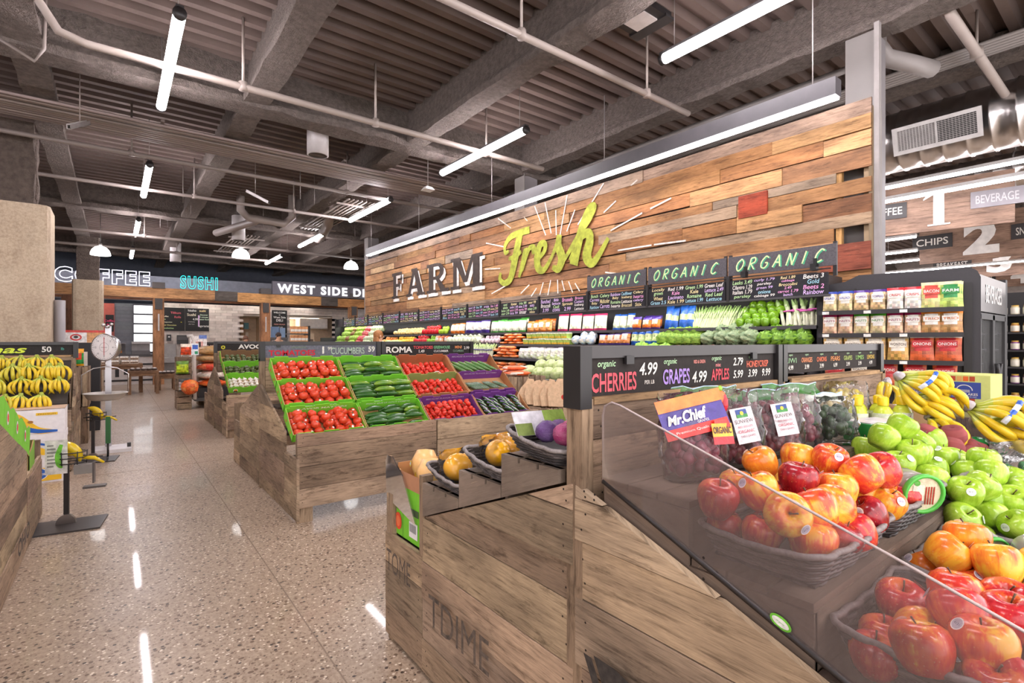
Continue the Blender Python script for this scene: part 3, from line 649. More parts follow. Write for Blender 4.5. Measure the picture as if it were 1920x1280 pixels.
# ---------------------------------------------------------------- long refrigerated produce case under the plank wall
BK = C('262425'); DG = C('3a383a')
CY0, CY1 = 1.99, 14.4
t = thing('produce_case', 'long black open refrigerated produce case under the plank wall', 'produce case', (4.45, CY0, 0))
def cb(name, boxes, mat=BLACKP, col=BK, par=None):
    b = MB()
    for a, c in boxes: b.box((a[0]-4.45, a[1]-CY0, a[2]), (c[0]-4.45, c[1]-CY0, c[2]), col)
    return obj(name, b, mat, par or t)
cb('back_panel', [((5.5, CY0, .2), (5.56, CY1, 2.0))], BLACKP, C('3d3a3c'))
cb('base', [((4.6, CY0, .0), (5.5, CY1, .1)), ((4.5, CY0, .1), (5.5, CY1, .5)), ((4.55, CY0, .5), (5.5, CY1, .84))])
cb('bumper_rail', [((4.42, CY0, .5), (4.5, CY1, .6)), ((4.44, CY0, .84), (4.58, CY1, .9))], SATIN, C('5a5759'))
cb('front_panel', [((4.46, CY0, .6), (4.55, CY1, .84))])
cb('canopy', [((4.97, CY0, 1.84), (5.56, CY1, 2.02)), ((4.95, CY0, 1.81), (4.99, CY1, 1.84))], BLACKP, DG)
cb('canopy_light', [((5.02, CY0+.1, 1.828), (5.06, CY1-.1, 1.838))], CASEL)
cb('end_panel', [((4.5, CY1, 0), (5.56, CY1+.05, 1.5)), ((4.9, CY1, 1.5), (5.56, CY1+.05, 2.02))])
cb('end_panel', [((4.6, CY0-.03, 0), (5.56, CY0, .88)), ((4.86, CY0-.03, .88), (5.56, CY0, 1.16)), ((5.12, CY0-.03, 1.16), (5.56, CY0, 1.84)), ((4.97, CY0-.03, 1.84), (5.56, CY0, 2.02))], BLACKP, DG)
for z, x in ((1.545, 5.06), (1.355, 4.94), (1.145, 4.8)):
    s = cb('shelf', [((x, CY0, z-.018), (5.5, CY1, z))], SATIN, C('343233'))
    cb('price_rail', [((x-.012, CY0, z-.03), (x, CY1, z+.004))], SATIN, C('57545a'), None)
def bag(w, h, d, c1, c2, name='bag', band=(.0, .78), mat=PAPER, seed=1, c3=None, rows=8):
    b = MB(); N = 6; V = []; random.seed(seed)
    for s in (-1, 1):
        for j in range(rows+1):
            for i in range(N+1):
                u = i/N*2-1; v = j/rows; e = (1-abs(u)**2.5)*(1-abs(v*2-1)**4)
                V.append((u*w/2*(1-.06*math.sin(v*PI)), s*(d/2*e+.002)*(1+random.uniform(-.18, .18)), v*h))
    f = []; c = []; m = (N+1)*(rows+1)
    for s in (0, 1):
        for j in range(rows):
            for i in range(N):
                q = (s*m+j*(N+1)+i, s*m+j*(N+1)+i+1, s*m+(j+1)*(N+1)+i+1, s*m+(j+1)*(N+1)+i)
                v = (j+.5)/rows; f.append(q if s == 0 else q[::-1])
                if v < band[0]*1.0 or v > band[1]: c.append(c2)
                elif c3 and .42 < v < band[1] and 0 < i < N-1: c.append(c3)
                else: c.append(vary(c1, .38))
    b.add(V, f, c, True); random.seed(seed*7+3); return obj(name, b, mat)
def head(r, c1, c2, name, n=14, m=10, noise=.14, seed=2, squash=.9):
    random.seed(seed); b = MB(); b.ball((0, 0, r*squash), (r, r, r*squash), [mixc(c1, c2, random.random()**1.5) for _ in range(n*m)], n, m, noise); return obj(name, b, LEAF)
def stalks(name, n, L, r, c0, c1, seed=3, spread=.06, tie=None, bulb=0):
    random.seed(seed); b = MB()
    for i in range(n):
        x = (i-(n-1)/2)*r*1.5+random.uniform(-r, r)*.4; y = random.uniform(-r, r); k = random.uniform(.85, 1.05); s = spread*(i-(n-1)/2)/n*2
        P = [(x, y, 0), (x, y, .05*L), (x+s*.3, y, .45*L*k), (x+s*.7, y, .75*L*k), (x+s, y, L*k)]
        b.tube(P, [r*(1.1+bulb), r*(1+bulb), r*.85, r*1.2, r*.5], [mixc(c0, c1, t) for t in (0, .1, .45, .8, 1)], 6)
    if tie: b.tube([(-n*r*.8, -r*1.3, L*.5), (0, -r*2.1, L*.5), (n*r*.8, -r*1.3, L*.5)], .008, tie, 5)
    return obj(name, b, LEAF)
def pepper(name, c, r=.045):
    b = MB(); b.lathe([(.001, 0), (.6*r, .05*r), (.9*r, .5*r), (r, 1.2*r), (.95*r, 1.7*r), (.6*r, 2.05*r), (.2*r, 1.9*r), (.001, 1.85*r)], c, 16, wob=lambda a, z: 1+.1*math.cos(4*a))
    o = obj(name, b, GLOSS); b = MB(); b.tube([(0, 0, 1.85*r), (.15*r, 0, 2.4*r)], .16*r, C('6f8a3c'), 6); obj('stem', b, VEG, o); return o
def tub(name, w, h, c1, c2, c3):
    b = MB(); b.hexa([(-w/2*.85, -w/2*.85, 0), (w/2*.85, -w/2*.85, 0), (w/2*.85, w/2*.85, 0), (-w/2*.85, w/2*.85, 0), (-w/2, -w/2, h*.8), (w/2, -w/2, h*.8), (w/2, w/2, h*.8), (-w/2, w/2, h*.8)], c1)
    b.box((-w/2*1.03, -w/2*1.03, h*.8), (w/2*1.03, w/2*1.03, h), c2); b.box((-w/2*.95, -w/2*.97, h*.08), (w/2*.95, -w/2*.9, h*.34), c3); return obj(name, b, PAPER)
def flatbag(name, w, d, h, c1, c2, seed=5):
    random.seed(seed); b = MB(); cs = [vary(c1 if random.random() < .75 else c2, .15) for _ in range(12*6)]
    b.ball((0, 0, h/2), (w/2, d/2, h/2), cs, 12, 6, .09); return obj(name, b, PAPER)
RZ = R(-90)
def fill(root, y0, y1, x, z, pitch, label, group, levels=1, dz=.1, dx=0, tilt=0, jit=.01, spin=.15, back=0):
    k = Kind(root); q = 0
    for L in range(levels):
        n = max(1, int(round((y1-y0)/pitch)))
        for i in range(n):
            y = y0+(i+.5)*(y1-y0)/n+(pitch*.4 if L % 2 else 0)
            if y > y1-.2*pitch: continue
            k.put((x+dx*L+random.uniform(-jit, jit), y+random.uniform(-jit, jit), z+dz*L), (R(-tilt), 0, RZ+random.uniform(-spin, spin)), label, group, random.uniform(.93, 1.07)); q += 1
    tag(k.r, label, None, group)
def item(o, cat): o['category'] = cat; o['label'] = 'x'; return o
random.seed(5)
Gn = [C(x) for x in ('8ebc38', '6fa034', '4b7a28', 'b0ca62', 'd2dfa6', 'a2c44e')]
Wt, Bl, Or, Pk, Pu = C('e2ded6'), C('2a62c0'), C('e57a28'), C('d83a70'), C('4f3590')
T1, T2, T3, T4 = (5.2, 1.547), (5.1, 1.357), (4.95, 1.147), (4.75, .845)
# top shelf, near end first
fill(item(stalks('leek_bunch', 4, .29, .019, C('dcd8c2'), C('6f963c'), 31, .12, C('c65aa8')), 'leeks'), 2.03, 2.33, 5.2, T1[1], .07, 'bunch of tall white and green leeks at the near end of the top shelf', 'leeks on the top shelf', 1, 0, 0, 14)
fill(item(pepper('green_pepper', C('6f9a1f')), 'pepper'), 2.35, 2.8, 5.12, T1[1], .092, 'glossy green pepper piled on the top shelf beside the leeks', 'green peppers on the top shelf', 4, .058, .06, 8)
fill(item(stalks('green_onion_bunch', 8, .25, .009, C('dfe6b8'), C('6f9a3a'), 33, .1, None), 'green onions'), 2.8, 3.3, 5.14, T1[1], .075, 'bunch of slim green onions beside the green peppers', 'green onion bunches', 1, 0, 0, 18)
fill(item(bag(.1, .26, .06, C('cfe09a'), Bl, 'celery_bag', (.34, .66), seed=4), 'celery'), 3.32, 3.7, 5.16, T1[1], .088, 'tall blue and clear celery bag beside the green onions', 'blue celery bags', 2, .01, .07, 12)
fill(item(bag(.15, .16, .08, Or, Pu, 'carrot_bag', (.1, .8), seed=6, c3=C('f7dcc0')), 'carrots'), 3.74, 4.16, 5.14, T1[1], .12, 'orange and purple carrot bag beside the blue celery', 'orange and purple carrot bags', 2, .02, .1, 10)
fill(item(bag(.11, .22, .07, C('e3ecc4'), Bl, 'celery_pack', (.1, .9), seed=7), 'celery'), 4.18, 4.52, 5.16, T1[1], .11, 'white and blue celery pack on the top shelf below the first board', 'white and blue celery packs', 1, 0, 0, 14)
fill(item(bag(.22, .25, .08, C('eef0cf'), Pk, 'romaine_bag', (.14, .86), seed=8, c3=Wt), 'lettuce'), 4.6, 5.6, 5.18, T1[1], .24, 'large pink and white romaine bag on the top shelf', 'pink and white romaine bags', 1, 0, 0, 8)
fill(item(bag(.16, .18, .09, C('f0a060'), Or, 'carrot_chip_bag', (.1, .8), seed=9, c3=Wt), 'carrots'), 5.65, 6.25, 5.14, T1[1], .14, 'small orange carrot bag right of the green topped bags', 'small orange carrot bags', 2, .02, .1, 8)
fill(item(bag(.2, .22, .1, C('e2e8cf'), C('57b04a'), 'salad_bag', (.1, .85), seed=10, c3=Wt), 'salad'), 6.3, 7.25, 5.16, T1[1], .18, 'white salad bag with a green top on the top shelf', 'green topped salad bags', 2, .02, .1, 8)
fill(item(bag(.24, .22, .1, Wt, Pu, 'vegetable_bag', (.3, .92), seed=11, c3=C('f3dfe4')), 'salad'), 7.3, 8.05, 5.16, T1[1], .22, 'white bag with a purple foot on the top shelf', 'purple and white bags', 1, 0, 0, 8)
fill(item(bag(.16, .2, .1, C('f4e0cc'), Or, 'snack_carrot_bag', (.2, .9), seed=12, c3=Wt), 'carrots'), 8.1, 8.6, 5.16, T1[1], .16, 'pale orange bag beside the far red peppers', 'pale orange bags', 1, 0, 0, 8)
fill(item(pepper('lime_pepper', C('a5c53a')), 'pepper'), 8.62, 8.95, 5.1, T1[1], .1, 'lime coloured pepper on the far top shelf', 'lime peppers', 2, .06, .06, 8)
fill(item(pepper('red_pepper', C('d3202a'), .05), 'pepper'), 8.95, 9.6, 5.1, T1[1], .105, 'glossy red pepper on the far top shelf', 'red peppers on the top shelf', 2, .07, .07, 8)
fill(item(head(.05, C('e9c27a'), C('f4dba0'), 'squash', 10, 7, .05, 13), 'squash'), 9.65, 11.0, 5.1, T1[1], .12, 'pale yellow squash on the far top shelf', 'pale squash on the top shelf', 2, .06, .08, 0)
# second shelf
fill(item(head(.075, Gn[0], Gn[2], 'parsley_bunch', 16, 12, .24, 14), 'parsley'), 2.03, 2.5, 5.02, T2[1], .12, 'frilly bright green parsley bunch below the leeks', 'parsley bunches', 2, .06, .09, 0)
fill(item(head(.085, C('9fae84'), C('6f8a63'), 'kale_bunch', 18, 14, .26, 15), 'kale'), 2.52, 3.1, 5.02, T2[1], .13, 'frosty grey green kale bunch below the green peppers', 'kale bunches', 2, .06, .09, 0)
fill(item(head(.075, Gn[5], Gn[1], 'lettuce_bunch', 16, 12, .24, 16), 'lettuce'), 3.12, 3.66, 5.02, T2[1], .12, 'leafy light green lettuce bunch below the green onions', 'leaf lettuce bunches', 2, .06, .09, 0)
fill(item(bag(.1, .17, .08, C('d6e6a8'), Bl, 'celery_heart_bag', (.3, .7), seed=17), 'celery'), 3.68, 4.1, 5.03, T2[1], .1, 'short blue celery heart bag on the second shelf', 'blue celery heart bags', 2, .01, .09, 10)
fill(item(bag(.15, .15, .08, C('f0954f'), Pu, 'baby_carrot_bag', (.1, .82), seed=18, c3=C('f6e2d0')), 'carrots'), 4.12, 4.62, 5.03, T2[1], .13, 'orange and purple baby carrot bag on the second shelf', 'baby carrot bags', 2, .03, .09, 10)
fill(item(head(.07, Wt, C('8fb4d8'), 'cauliflower', 14, 9, .06, 19), 'cauliflower'), 4.65, 5.05, 4.98, T2[1], .135, 'round white wrapped head with blue bands on the second shelf', 'wrapped white heads', 2, .05, .09, 0)
fill(item(tub('salad_tub', .12, .085, C('b5cf6a'), C('e8ecd8'), C('e5b63c')), 'salad'), 5.08, 6.1, 5.0, T2[1], .135, 'stacked green salad tub with a yellow label', 'salad tubs stacked in two layers', 2, .088, .0, 0, 0, 0)
fill(item(flatbag('carrot_sack', .2, .14, .045, C('ef7f36'), C('f7b98a')), 'carrots'), 6.12, 6.75, 5.0, T2[1], .2, 'flat orange carrot sack stacked beside the salad tubs', 'flat carrot sacks on the second shelf', 4, .042, .0, 0)
fill(item(head(.055, C('ecd9e0'), C('b98aa8'), 'radish_bunch', 12, 8, .12, 20), 'radish'), 6.78, 7.3, 5.0, T2[1], .1, 'pale pink wrapped bundle on the second shelf', 'pink bundles', 2, .05, .08, 0)
fill(item(head(.07, C('eef0dc'), C('b9c79a'), 'fennel_pack', 14, 9, .1, 21), 'greens'), 7.32, 8.4, 5.0, T2[1], .13, 'white and green wrapped head on the second shelf', 'white green heads', 2, .05, .08, 0)
fill(item(bag(.15, .15, .08, C('f3b285'), C('e06a35'), 'pepper_bag', (.1, .8), seed=22, c3=Wt), 'peppers'), 8.42, 8.9, 5.0, T2[1], .14, 'orange and white bag on the far second shelf', 'orange and white bags', 2, .02, .08, 8)
fill(item(pepper('green_pepper', C('8dbb3a')), 'pepper'), 8.92, 9.25, 5.0, T2[1], .1, 'green pepper on the far second shelf', 'far green peppers', 2, .06, .07, 8)
fill(item(pepper('red_pepper', C('d8323a'), .05), 'pepper'), 9.25, 9.8, 5.0, T2[1], .105, 'red pepper on the far second shelf', 'red peppers on the second shelf', 2, .07, .07, 8)
fill(item(head(.05, C('f2b92e'), C('f6d25e'), 'yellow_pepper', 10, 7, .08, 23), 'pepper'), 9.82, 10.7, 5.0, T2[1], .11, 'yellow pepper on the far second shelf', 'yellow peppers', 2, .06, .07, 0)
fill(item(head(.05, C('ee8a3a'), C('f3ad6a'), 'orange_pepper', 10, 7, .08, 24), 'pepper'), 10.72, 11.4, 5.0, T2[1], .11, 'orange pepper on the far second shelf', 'orange peppers', 2, .06, .07, 0)
# third shelf and the bottom deck
fill(item(head(.05, C('9a4a3a'), C('6f2f35'), 'beet_bunch', 10, 8, .15, 25), 'beets'), 2.45, 3.4, 4.9, 1.27, .1, 'reddish brown root bunch below the kale', 'root bunches below the kale', 1, .05, .08, 0)
fill(item(head(.09, Gn[0], Gn[1], 'iceberg_lettuce', 16, 12, .22, 26), 'lettuce'), 3.42, 3.9, 4.92, 1.22, .15, 'low bright lettuce head under the leaf lettuce', 'low lettuce heads', 1, 0, 0, 0)
fill(item(bag(.14, .16, .1, C('e6ead2'), C('d6c8d8'), 'mushroom_pack', (.05, .9), seed=27, c3=Wt), 'mushrooms'), 5.1, 6.1, 4.86, T3[1], .15, 'white pack on the third shelf behind the cherries sign', 'white packs on the third shelf', 2, .02, .1, 8)
fill(item(flatbag('carrot_sack', .22, .15, .05, C('ee7a33'), C('f6b183'), 28), 'carrots'), 6.12, 6.75, 4.88, T3[1], .2, 'flat orange carrot sack stacked on the third shelf', 'flat carrot sacks on the third shelf', 4, .045, 0, 0)
fill(item(stalks('celery_stand', 6, .22, .013, C('eef0d8'), C('9fbe5c'), 29, .1, Pu), 'celery'), 6.8, 7.35, 4.86, T3[1], .1, 'upright celery bunch with a purple tie on the third shelf', 'purple tied celery', 1, 0, 0, 10)
fill(item(head(.065, C('f0ecd8'), C('a9bd84'), 'cauliflower', 14, 9, .14, 30), 'cauliflower'), 7.4, 9.1, 4.88, T3[1], .135, 'white and green cauliflower head on the third shelf', 'cauliflower on the third shelf', 2, .06, .09, 0)
fill(item(head(.11, C('a9ba74'), C('cbd3a2'), 'cabbage', 16, 11, .035, 41), 'cabbage'), 4.5, 5.7, 4.66, .86, .2, 'pale green cabbage heaped in the bottom of the case', 'cabbages in the bottom deck', 3, .09, .13, 0)
fill(item(flatbag('blue_bag', .2, .16, .08, C('3a4fb0'), C('8fa2dc'), 42), 'bag'), 5.75, 6.05, 4.64, .9, .16, 'crumpled blue bag beside the cabbages', 'blue bags beside the cabbages', 2, .06, .08, 0)
fill(item(flatbag('carrot_sack', .22, .16, .055, C('ef8a48'), C('f7c49c'), 43), 'carrots'), 5.9, 6.8, 4.82, .93, .2, 'pale orange carrot sack at the bottom of the case', 'bottom carrot sacks', 3, .05, 0.02, 0)
fill(item(head(.06, C('d9dfb6'), C('93ab72'), 'artichoke', 12, 8, .14, 44), 'greens'), 6.85, 8.6, 4.7, .9, .14, 'pale green head at the bottom of the case behind the crates', 'pale heads at the bottom', 2, .07, .12, 0)
# far end: a sloping bank of greens
for i, (y0, y1, a, c, nm) in enumerate(((9.95, 10.9, 'a7bd5c', 'd2dd96', 'light green lettuce beyond the woman'), (10.95, 11.7, 'b9c98a', 'e4ead0', 'white green lettuce in the far bank'), (11.72, 12.3, 'd9dfc0', '9fb27a', 'creamy cauliflower in the far bank'), (12.32, 12.7, 'c94a52', 'e58a86', 'pink red radish strip in the far bank'), (12.72, 13.3, '8fb636', 'b7d45c', 'bright green lettuce near the end of the case'), (13.3, 13.55, '93303a', '6f8a35', 'dark red lettuce strip near the end of the case'), (13.56, 14.2, '86ad34', 'accb5c', 'bright green lettuce at the very end of the case'))):
    if i < 2:
        fill(item(head(.085, C(a), C(c), 'lettuce', 12, 9, .22, 50+i), 'lettuce'), y0, y1, 4.74, 1.16, .15, nm, nm, 2, .1, .09, 0)
    else:
        fill(item(head(.085, C(a), C(c), 'lettuce', 12, 9, .2, 50+i), 'lettuce'), y0, y1, 4.74, 1.14, .14, nm, nm, 5, .125, .1, 0)
# price boards on the canopy front
CK = [C(x) for x in ('f0a8da', 'c6ecae', 'aee0f2', 'f7f4ee', 'f0e0aa', 'dcc0f2')]
FB = lambda y0, z, x=4.945: Fr((x, y0, z), (0, -1, 0), (0, 0, 1))
BOARDS = {0: [['Leeks 3.49', 'Cilantro 1.29', 'Italian 1.79', 'parsley'], ['curly 1.79', 'parsley', 'green 99', 'onions', 'cabbage 99'], ['Red 1.89', 'cabbage', 'Broccolini', '2.49', 'carrot 1.79', 'bunch'], ['Beets 3', 'Gold', 'Beets 2', 'Rainbow']],
          1: [['Locally', 'grown', 'Wheat', 'Grass 2.5'], ['Red 1.99', 'Kale', 'Lacinato', 'Kale 1.99'], ['Green 1.99', 'Kale', 'Romaine', 'Lettuce 1.99'], ['Green Leaf', 'Lettuce 2.49', 'Red Leaf', 'Lettuce']],
          2: [['Bunch', 'Carrots', 'Baby', 'Rainbow'], ['Celery', 'Multicolor', 'Carrots'], ['Rainbow', 'Baby', 'Romaine', 'hearts'], ['Cauliflower', 'Iceberg', 'Lettuce', 'Broccoli'], ['Celery', 'hearts', 'celery', 'Stix']],
          3: [['Bunched', 'Broccoli', '3.99'], ['Bibb', 'lettuce', 'Cauli', 'crowns'], ['Brussels', 'Sprouts', '2.99'], ['Brocco', 'Cutters', 'Iceberg', 'Lettuce']]}
for i in range(13):
    y0 = 13.875-.002-(12-i)*0 if i == 12 else 1.828+(i+1)*.965-.08*(i > 9)*(i-9)*0
    y0 = [2.783, 3.784, 4.746, 5.727, 6.693, 7.664, 8.584, 9.498, 10.396, 11.272, 12.162, 13.012, 13.875][i]; y1 = [1.828, 2.783, 3.784, 4.746, 5.727, 6.693, 7.664, 8.584, 9.498, 10.396, 11.272, 12.162, 13.012][i]
    F = FB(y0, 1.81); L = y0-y1; b = MB(); b.fbox(F, (.03, .0, .0), (L-.02, .2, .012), C('2b2a2f')); o = obj('price_board', b, CHALK)
    b = MB(); b.fbox(F, (0, -.01, .0), (.03, .25, .03), BK); b.fbox(F, (0, -.012, 0), (L, .006, .024), C('4e4c50')); b.fbox(F, (0, .225, .004), (L, .235, .014), BK); obj('frame', b, SATIN, o)
    b = MB(); cols = BOARDS.get(i)
    random.seed(100+i)
    if not cols: cols = [[''.join(random.choice('aeioulnrst') for _ in range(random.randint(4, 7)))+random.choice(('', ' 2.99', ' 1.49', ' 99')) for _ in range(4)] for _ in range(4)]
    for cx, col in enumerate(cols):
        n = len(col)
        for r, s in enumerate(col):
            w = (L-.08)/len(cols); b.text(s, F, .05+w*(cx+.5), .2-(r+.5)*.19/n, .16/n, random.choice(CK), .0135, 'c', min(w*.92, .16/n*.62*len(s)), shear=.15, bold=.012)
    obj('lettering', b, CHALK, o)
    tag(o, 'black chalk price board on the case canopy, %s from the near end' % ('first', 'second', 'third', 'fourth', 'fifth', 'sixth', 'seventh', 'eighth', 'ninth', 'tenth', 'eleventh', 'twelfth', 'thirteenth')[i], 'price board')
HAND = dict(O=[[(.5, 1), (.12, .75), (.02, .35), (.3, .0), (.7, .2), (.85, .65), (.6, .98), (.42, 1)]], R=[[(.1, 0), (.2, 1)], [(.2, 1), (.7, 1), (.75, .65), (.2, .48)], [(.3, .48), (.8, 0)]], G=[[(.85, .85), (.5, 1), (.1, .6), (.12, .15), (.5, 0), (.8, .2), (.82, .45)], [(.82, .45), (.5, .45)]], A=[[(0, 0), (.5, 1)], [(.5, 1), (.85, 0)], [(.2, .38), (.72, .36)]], N=[[(.05, 0), (.2, 1)], [(.2, 1), (.7, 0)], [(.7, 0), (.9, 1)]], I=[[(.3, 0), (.45, 1)]], C=[[(.85, .85), (.55, 1), (.15, .65), (.1, .2), (.4, 0), (.8, .15)]])
def organic(b, F, u, v, wid, h, c, w):
    for i, ch in enumerate('ORGANIC'):
        for st in HAND[ch]: b.ribbon(F, [(u+wid*(i+.08+p*.66+.22*q)/7, v+h*q) for p, q in st], .0125, c, w+.0002*i, len(st) > 2)
for i, (y0, y1) in enumerate(((4.755, 3.81), (3.775, 2.803), (2.78, 1.79))):
    F = FB(y0, 2.065, 4.96); L = y0-y1; b = MB(); b.fbox(F, (0, 0, 0), (L, .19, .012), C('58555a')); o = obj('organic_sign', b, CHALK)  # board grey lifted to put the glare into its colour
    b = MB(); b.fbox(F, (0, -.09, -.02), (.03, .21, 0), BK); b.fbox(F, (L-.03, -.09, -.02), (L, .21, 0), BK); obj('bracket', b, SATIN, o)
    b = MB(); organic(b, F, L*.07+.012, .036, L*.86, .11, C('4fae86'), .0135); organic(b, F, L*.07, .043, L*.86, .11, C('d6f2b0'), .015); obj('lettering', b, CHALK, o)
    tag(o, 'dark chalk sign reading ORGANIC above the case, %s' % ('farthest of the three', 'middle one', 'nearest and largest')[i], 'sign')
for i, y in enumerate((2.62, 1.98)):
    F = FB(y, 2.03, 4.95); b = MB(); b.fbox(F, (0, 0, .005), (.05, .06, .06), C('151415')); b.fbox(F, (.015, .05, .01), (.04, .11, .03), C('151415')); tag(obj('clip_lamp', b, SATIN), 'small black clip below the nearest organic sign, %s' % ('the far one', 'the near one')[i], 'clip')
# black end panel with shelves of crouton bags, and the glass door cooler round the corner
FE = Fr((5.09, 1.98, 0), (.195, -.98, 0), (0, 0, 1)); EL = 1.09
t = thing('end_display', 'black end panel with four hung shelves of small food bags', 'display rack', tuple(FE(0, 0, 0)))
o = Vector(FE(0, 0, 0))
def eb(name, q, mat=BLACKP, col=DG):
    b = MB()
    for a, c in q: b.fbox(FE, a, c, col)
    b.v = [tuple(Vector(p)-o) for p in b.v]; return obj(name, b, mat, t)
b = MB(); pr = [(-.02, 0), (EL, 0), (EL, 1.9), (EL-.02, 1.95), (EL-.06, 1.98), (.3, 1.98), (.2, 1.93), (-.02, 1.9)]
b.prism([Vector(FE(u, v, -.06))-o for u, v in pr], FE.n*.06, C('343236')); obj('panel', b, BLACKP, t)
eb('upright', [((EL-.1, .4, .003), (EL-.05, 1.86, .04)), ((0.0, .4, .003), (.03, 1.8, .03))], SATIN, BK)
for z in (1.66, 1.465, 1.245, 1.03):
    eb('shelf', [((.03, z-.012, .0), (EL-.1, z, .2)), ((.03, z-.03, .2), (EL-.1, z+.006, .21))], SATIN, C('2f2d30'))
    eb('price_tag', [((u, z-.026, .21), (u+.05, z-.002, .213)) for u in (.06, .36, .6)], PAPER, C('e8e5e0'))
for u in (.27, .55): eb('bolt', [((u, 1.845, 0), (u+.02, 1.865, .012))], SATIN, BK)
def snack(c1, c2, c3, word, wc, w=.095, h=.16):
    random.seed(len(word)*9+int(c1[0]*90)); o = bag(w, h, .035, c1, c2, 'snack_bag', (.06, .84), seed=int(c1[0]*97)+len(word)+3, c3=c3, rows=8)
    b = MB(); F = Fr((0, -.022, 0)); b.rect(F, -w*.4, h*.52, w*.4, h*.76, c3, .002)
    b.text(word, F, 0, h*.64, h*.11, wc, .003, 'c', w*.72, bold=.01); obj('label_print', b, PAPER, o); o['category'] = 'snack bag'; return Kind(o)
SN = dict(blue=snack(C('cdb98a'), C('2b45a8'), Wt, 'SALAD', C('2b45a8')), purple=snack(C('c7a878'), C('4f2a86'), Wt, 'TOPPERS', C('4f2a86')), red=snack(C('e9dfd6'), C('d42a35'), Wt, 'CRISPS', C('c3222c'), .1, .165),
          bacon=snack(C('d9d58a'), C('d8c9a0'), C('c9483a'), 'BACON', Wt, .115, .19), farm=snack(C('b9cf6a'), C('ded6a8'), C('2c8a45'), 'FARM', Wt, .12, .19), berry=snack(C('cfa98a'), C('9c1c4f'), Wt, 'NUTS', C('8c1c4a'), .098, .155),
          green=snack(C('cfb98e'), C('4fa52e'), Wt, 'NUTS', C('3f8a2a'), .098, .155), orange=snack(C('b98a55'), C('e8862a'), Wt, 'TRIO', C('c96a1c'), .115, .16), wonton=snack(C('d2a35a'), C('c9b8a0'), C('efe6d6'), 'WONTON', C('4a3224'), .13, .185), onion=snack(C('c4582f'), C('e2d8cc'), C('c0262c'), 'ONIONS', Wt, .14, .19))
for row, (z, lst) in enumerate(((1.66, ['blue', 'blue', 'purple', 'purple', 'red', 'red', 'bacon', 'farm']), (1.465, ['berry', 'berry', 'green', 'green', 'berry', 'berry', 'orange', 'orange']), (1.245, ['wonton', 'wonton', 'wonton', 'wonton', 'onion', 'onion']), (1.03, ['onion', 'wonton', 'onion', 'onion', 'onion']))):
    u = .045; n = len(lst); tot = EL-.17
    for i, k in enumerate(lst):
        uu = .05+tot*(i+.5)/n
        for d in ((.165, .11) if row < 3 else (.15,)):
            p = FE(uu+(.012 if d < .15 else 0), z, d)
            SN[k].put(p, (R(-7), 0, math.atan2(FE.r.y, FE.r.x)+random.uniform(-.08, .08)), '%s snack bag on the %s of the end panel, %s' % ({'farm': 'green', 'bacon': 'bacon', 'wonton': 'wonton', 'onion': 'red onion'}.get(k, k), ('top shelf', 'second shelf', 'third shelf', 'lowest shelf')[row], 'front row' if d > .14 else 'back row'), '%s bags on shelf %s' % (k, 'abcd'[row]), 1.1)
t = thing('door_cooler', 'black glass door cooler behind the end panel at the right', 'cooler', (5.37, .93, 0))
def db(name, q, mat=BLACKP, col=BK):
    b = MB()
    for a, c in q: b.box(a, c, col)
    return obj(name, b, mat, t)
db('cabinet', [((0, .12, 0), (1.1, .9, .12)), ((0, .8, .12), (1.1, .86, 1.9)), ((0.0, .06, 1.62), (1.1, .86, 1.95)), ((0, .06, .1), (.03, .8, 1.62)), ((1.02, 0, 0), (1.1, .86, 1.96))])
db('header', [((.01, .0, 1.64), (1.02, .06, 1.93))], STEEL, C('8e8a8a'))
b = MB(); b.text('BEVERAGES', Fr((.0, 0, 1.64)), .52, .15, .15, C('d9d5d2'), .003, 'c', .62, bold=.01); obj('lettering', b, SATIN, t)
for i in range(2):
    x = .03+i*.5; d = db('door_frame', [((x, .0, .12), (x+.035, .05, 1.62)), ((x+.46, .0, .12), (x+.49, .05, 1.62)), ((x, 0, .1), (x+.49, .05, .16)), ((x, 0, 1.58), (x+.49, .05, 1.63))])
    b = MB(); b.box((x+.035, .02, .16), (x+.46, .03, 1.58)); obj('door_glass', b, GLASS, t)
    b = MB(); b.tube([(x+(.43 if i == 0 else .06)+.05*math.sin(a*PI/8)*(1 if i == 0 else -1), -.03, .85+.045*a) for a in range(9)], .016, BK, 8); obj('door_handle', b, SATIN, t)
db('shelf', [((.03, .1, z), (1.02, .78, z+.012)) for z in (.5, .85, 1.15, 1.4)], SATIN, C('5a585a'))
b = MB(); b.box((.05, .75, 1.56), (1.0, .78, 1.6)); obj('inside_light', b, CASEL, t)
bt = MB(); bt.lathe([(.001, 0), (.034, 0), (.036, .01), (.036, .13), (.016, .18), (.014, .2), (.001, .2)], (1, 1, 1), 12)
for i, (z, c) in enumerate(((.512, '2b3fae'), (.862, '3150c0'), (1.162, 'c9b6a2'), (1.412, 'e0d8d0'))):
    b = MB(); b.lathe([(.001, 0), (.034, 0), (.036, .01), (.036, .12), (.016, .165), (.014, .19), (.001, .19)], [C(c)]*3+[Wt]*3, 12); k = Kind(item(obj('bottle', b, PLASTIC), 'bottle'))
    for j in range(11): k.put((5.37+.08+j*.088, .93+.17, z), None, ('dark blue', 'blue', 'tan', 'white')[i]+' bottle standing inside the door cooler', 'bottles on cooler shelf '+'abcd'[i])
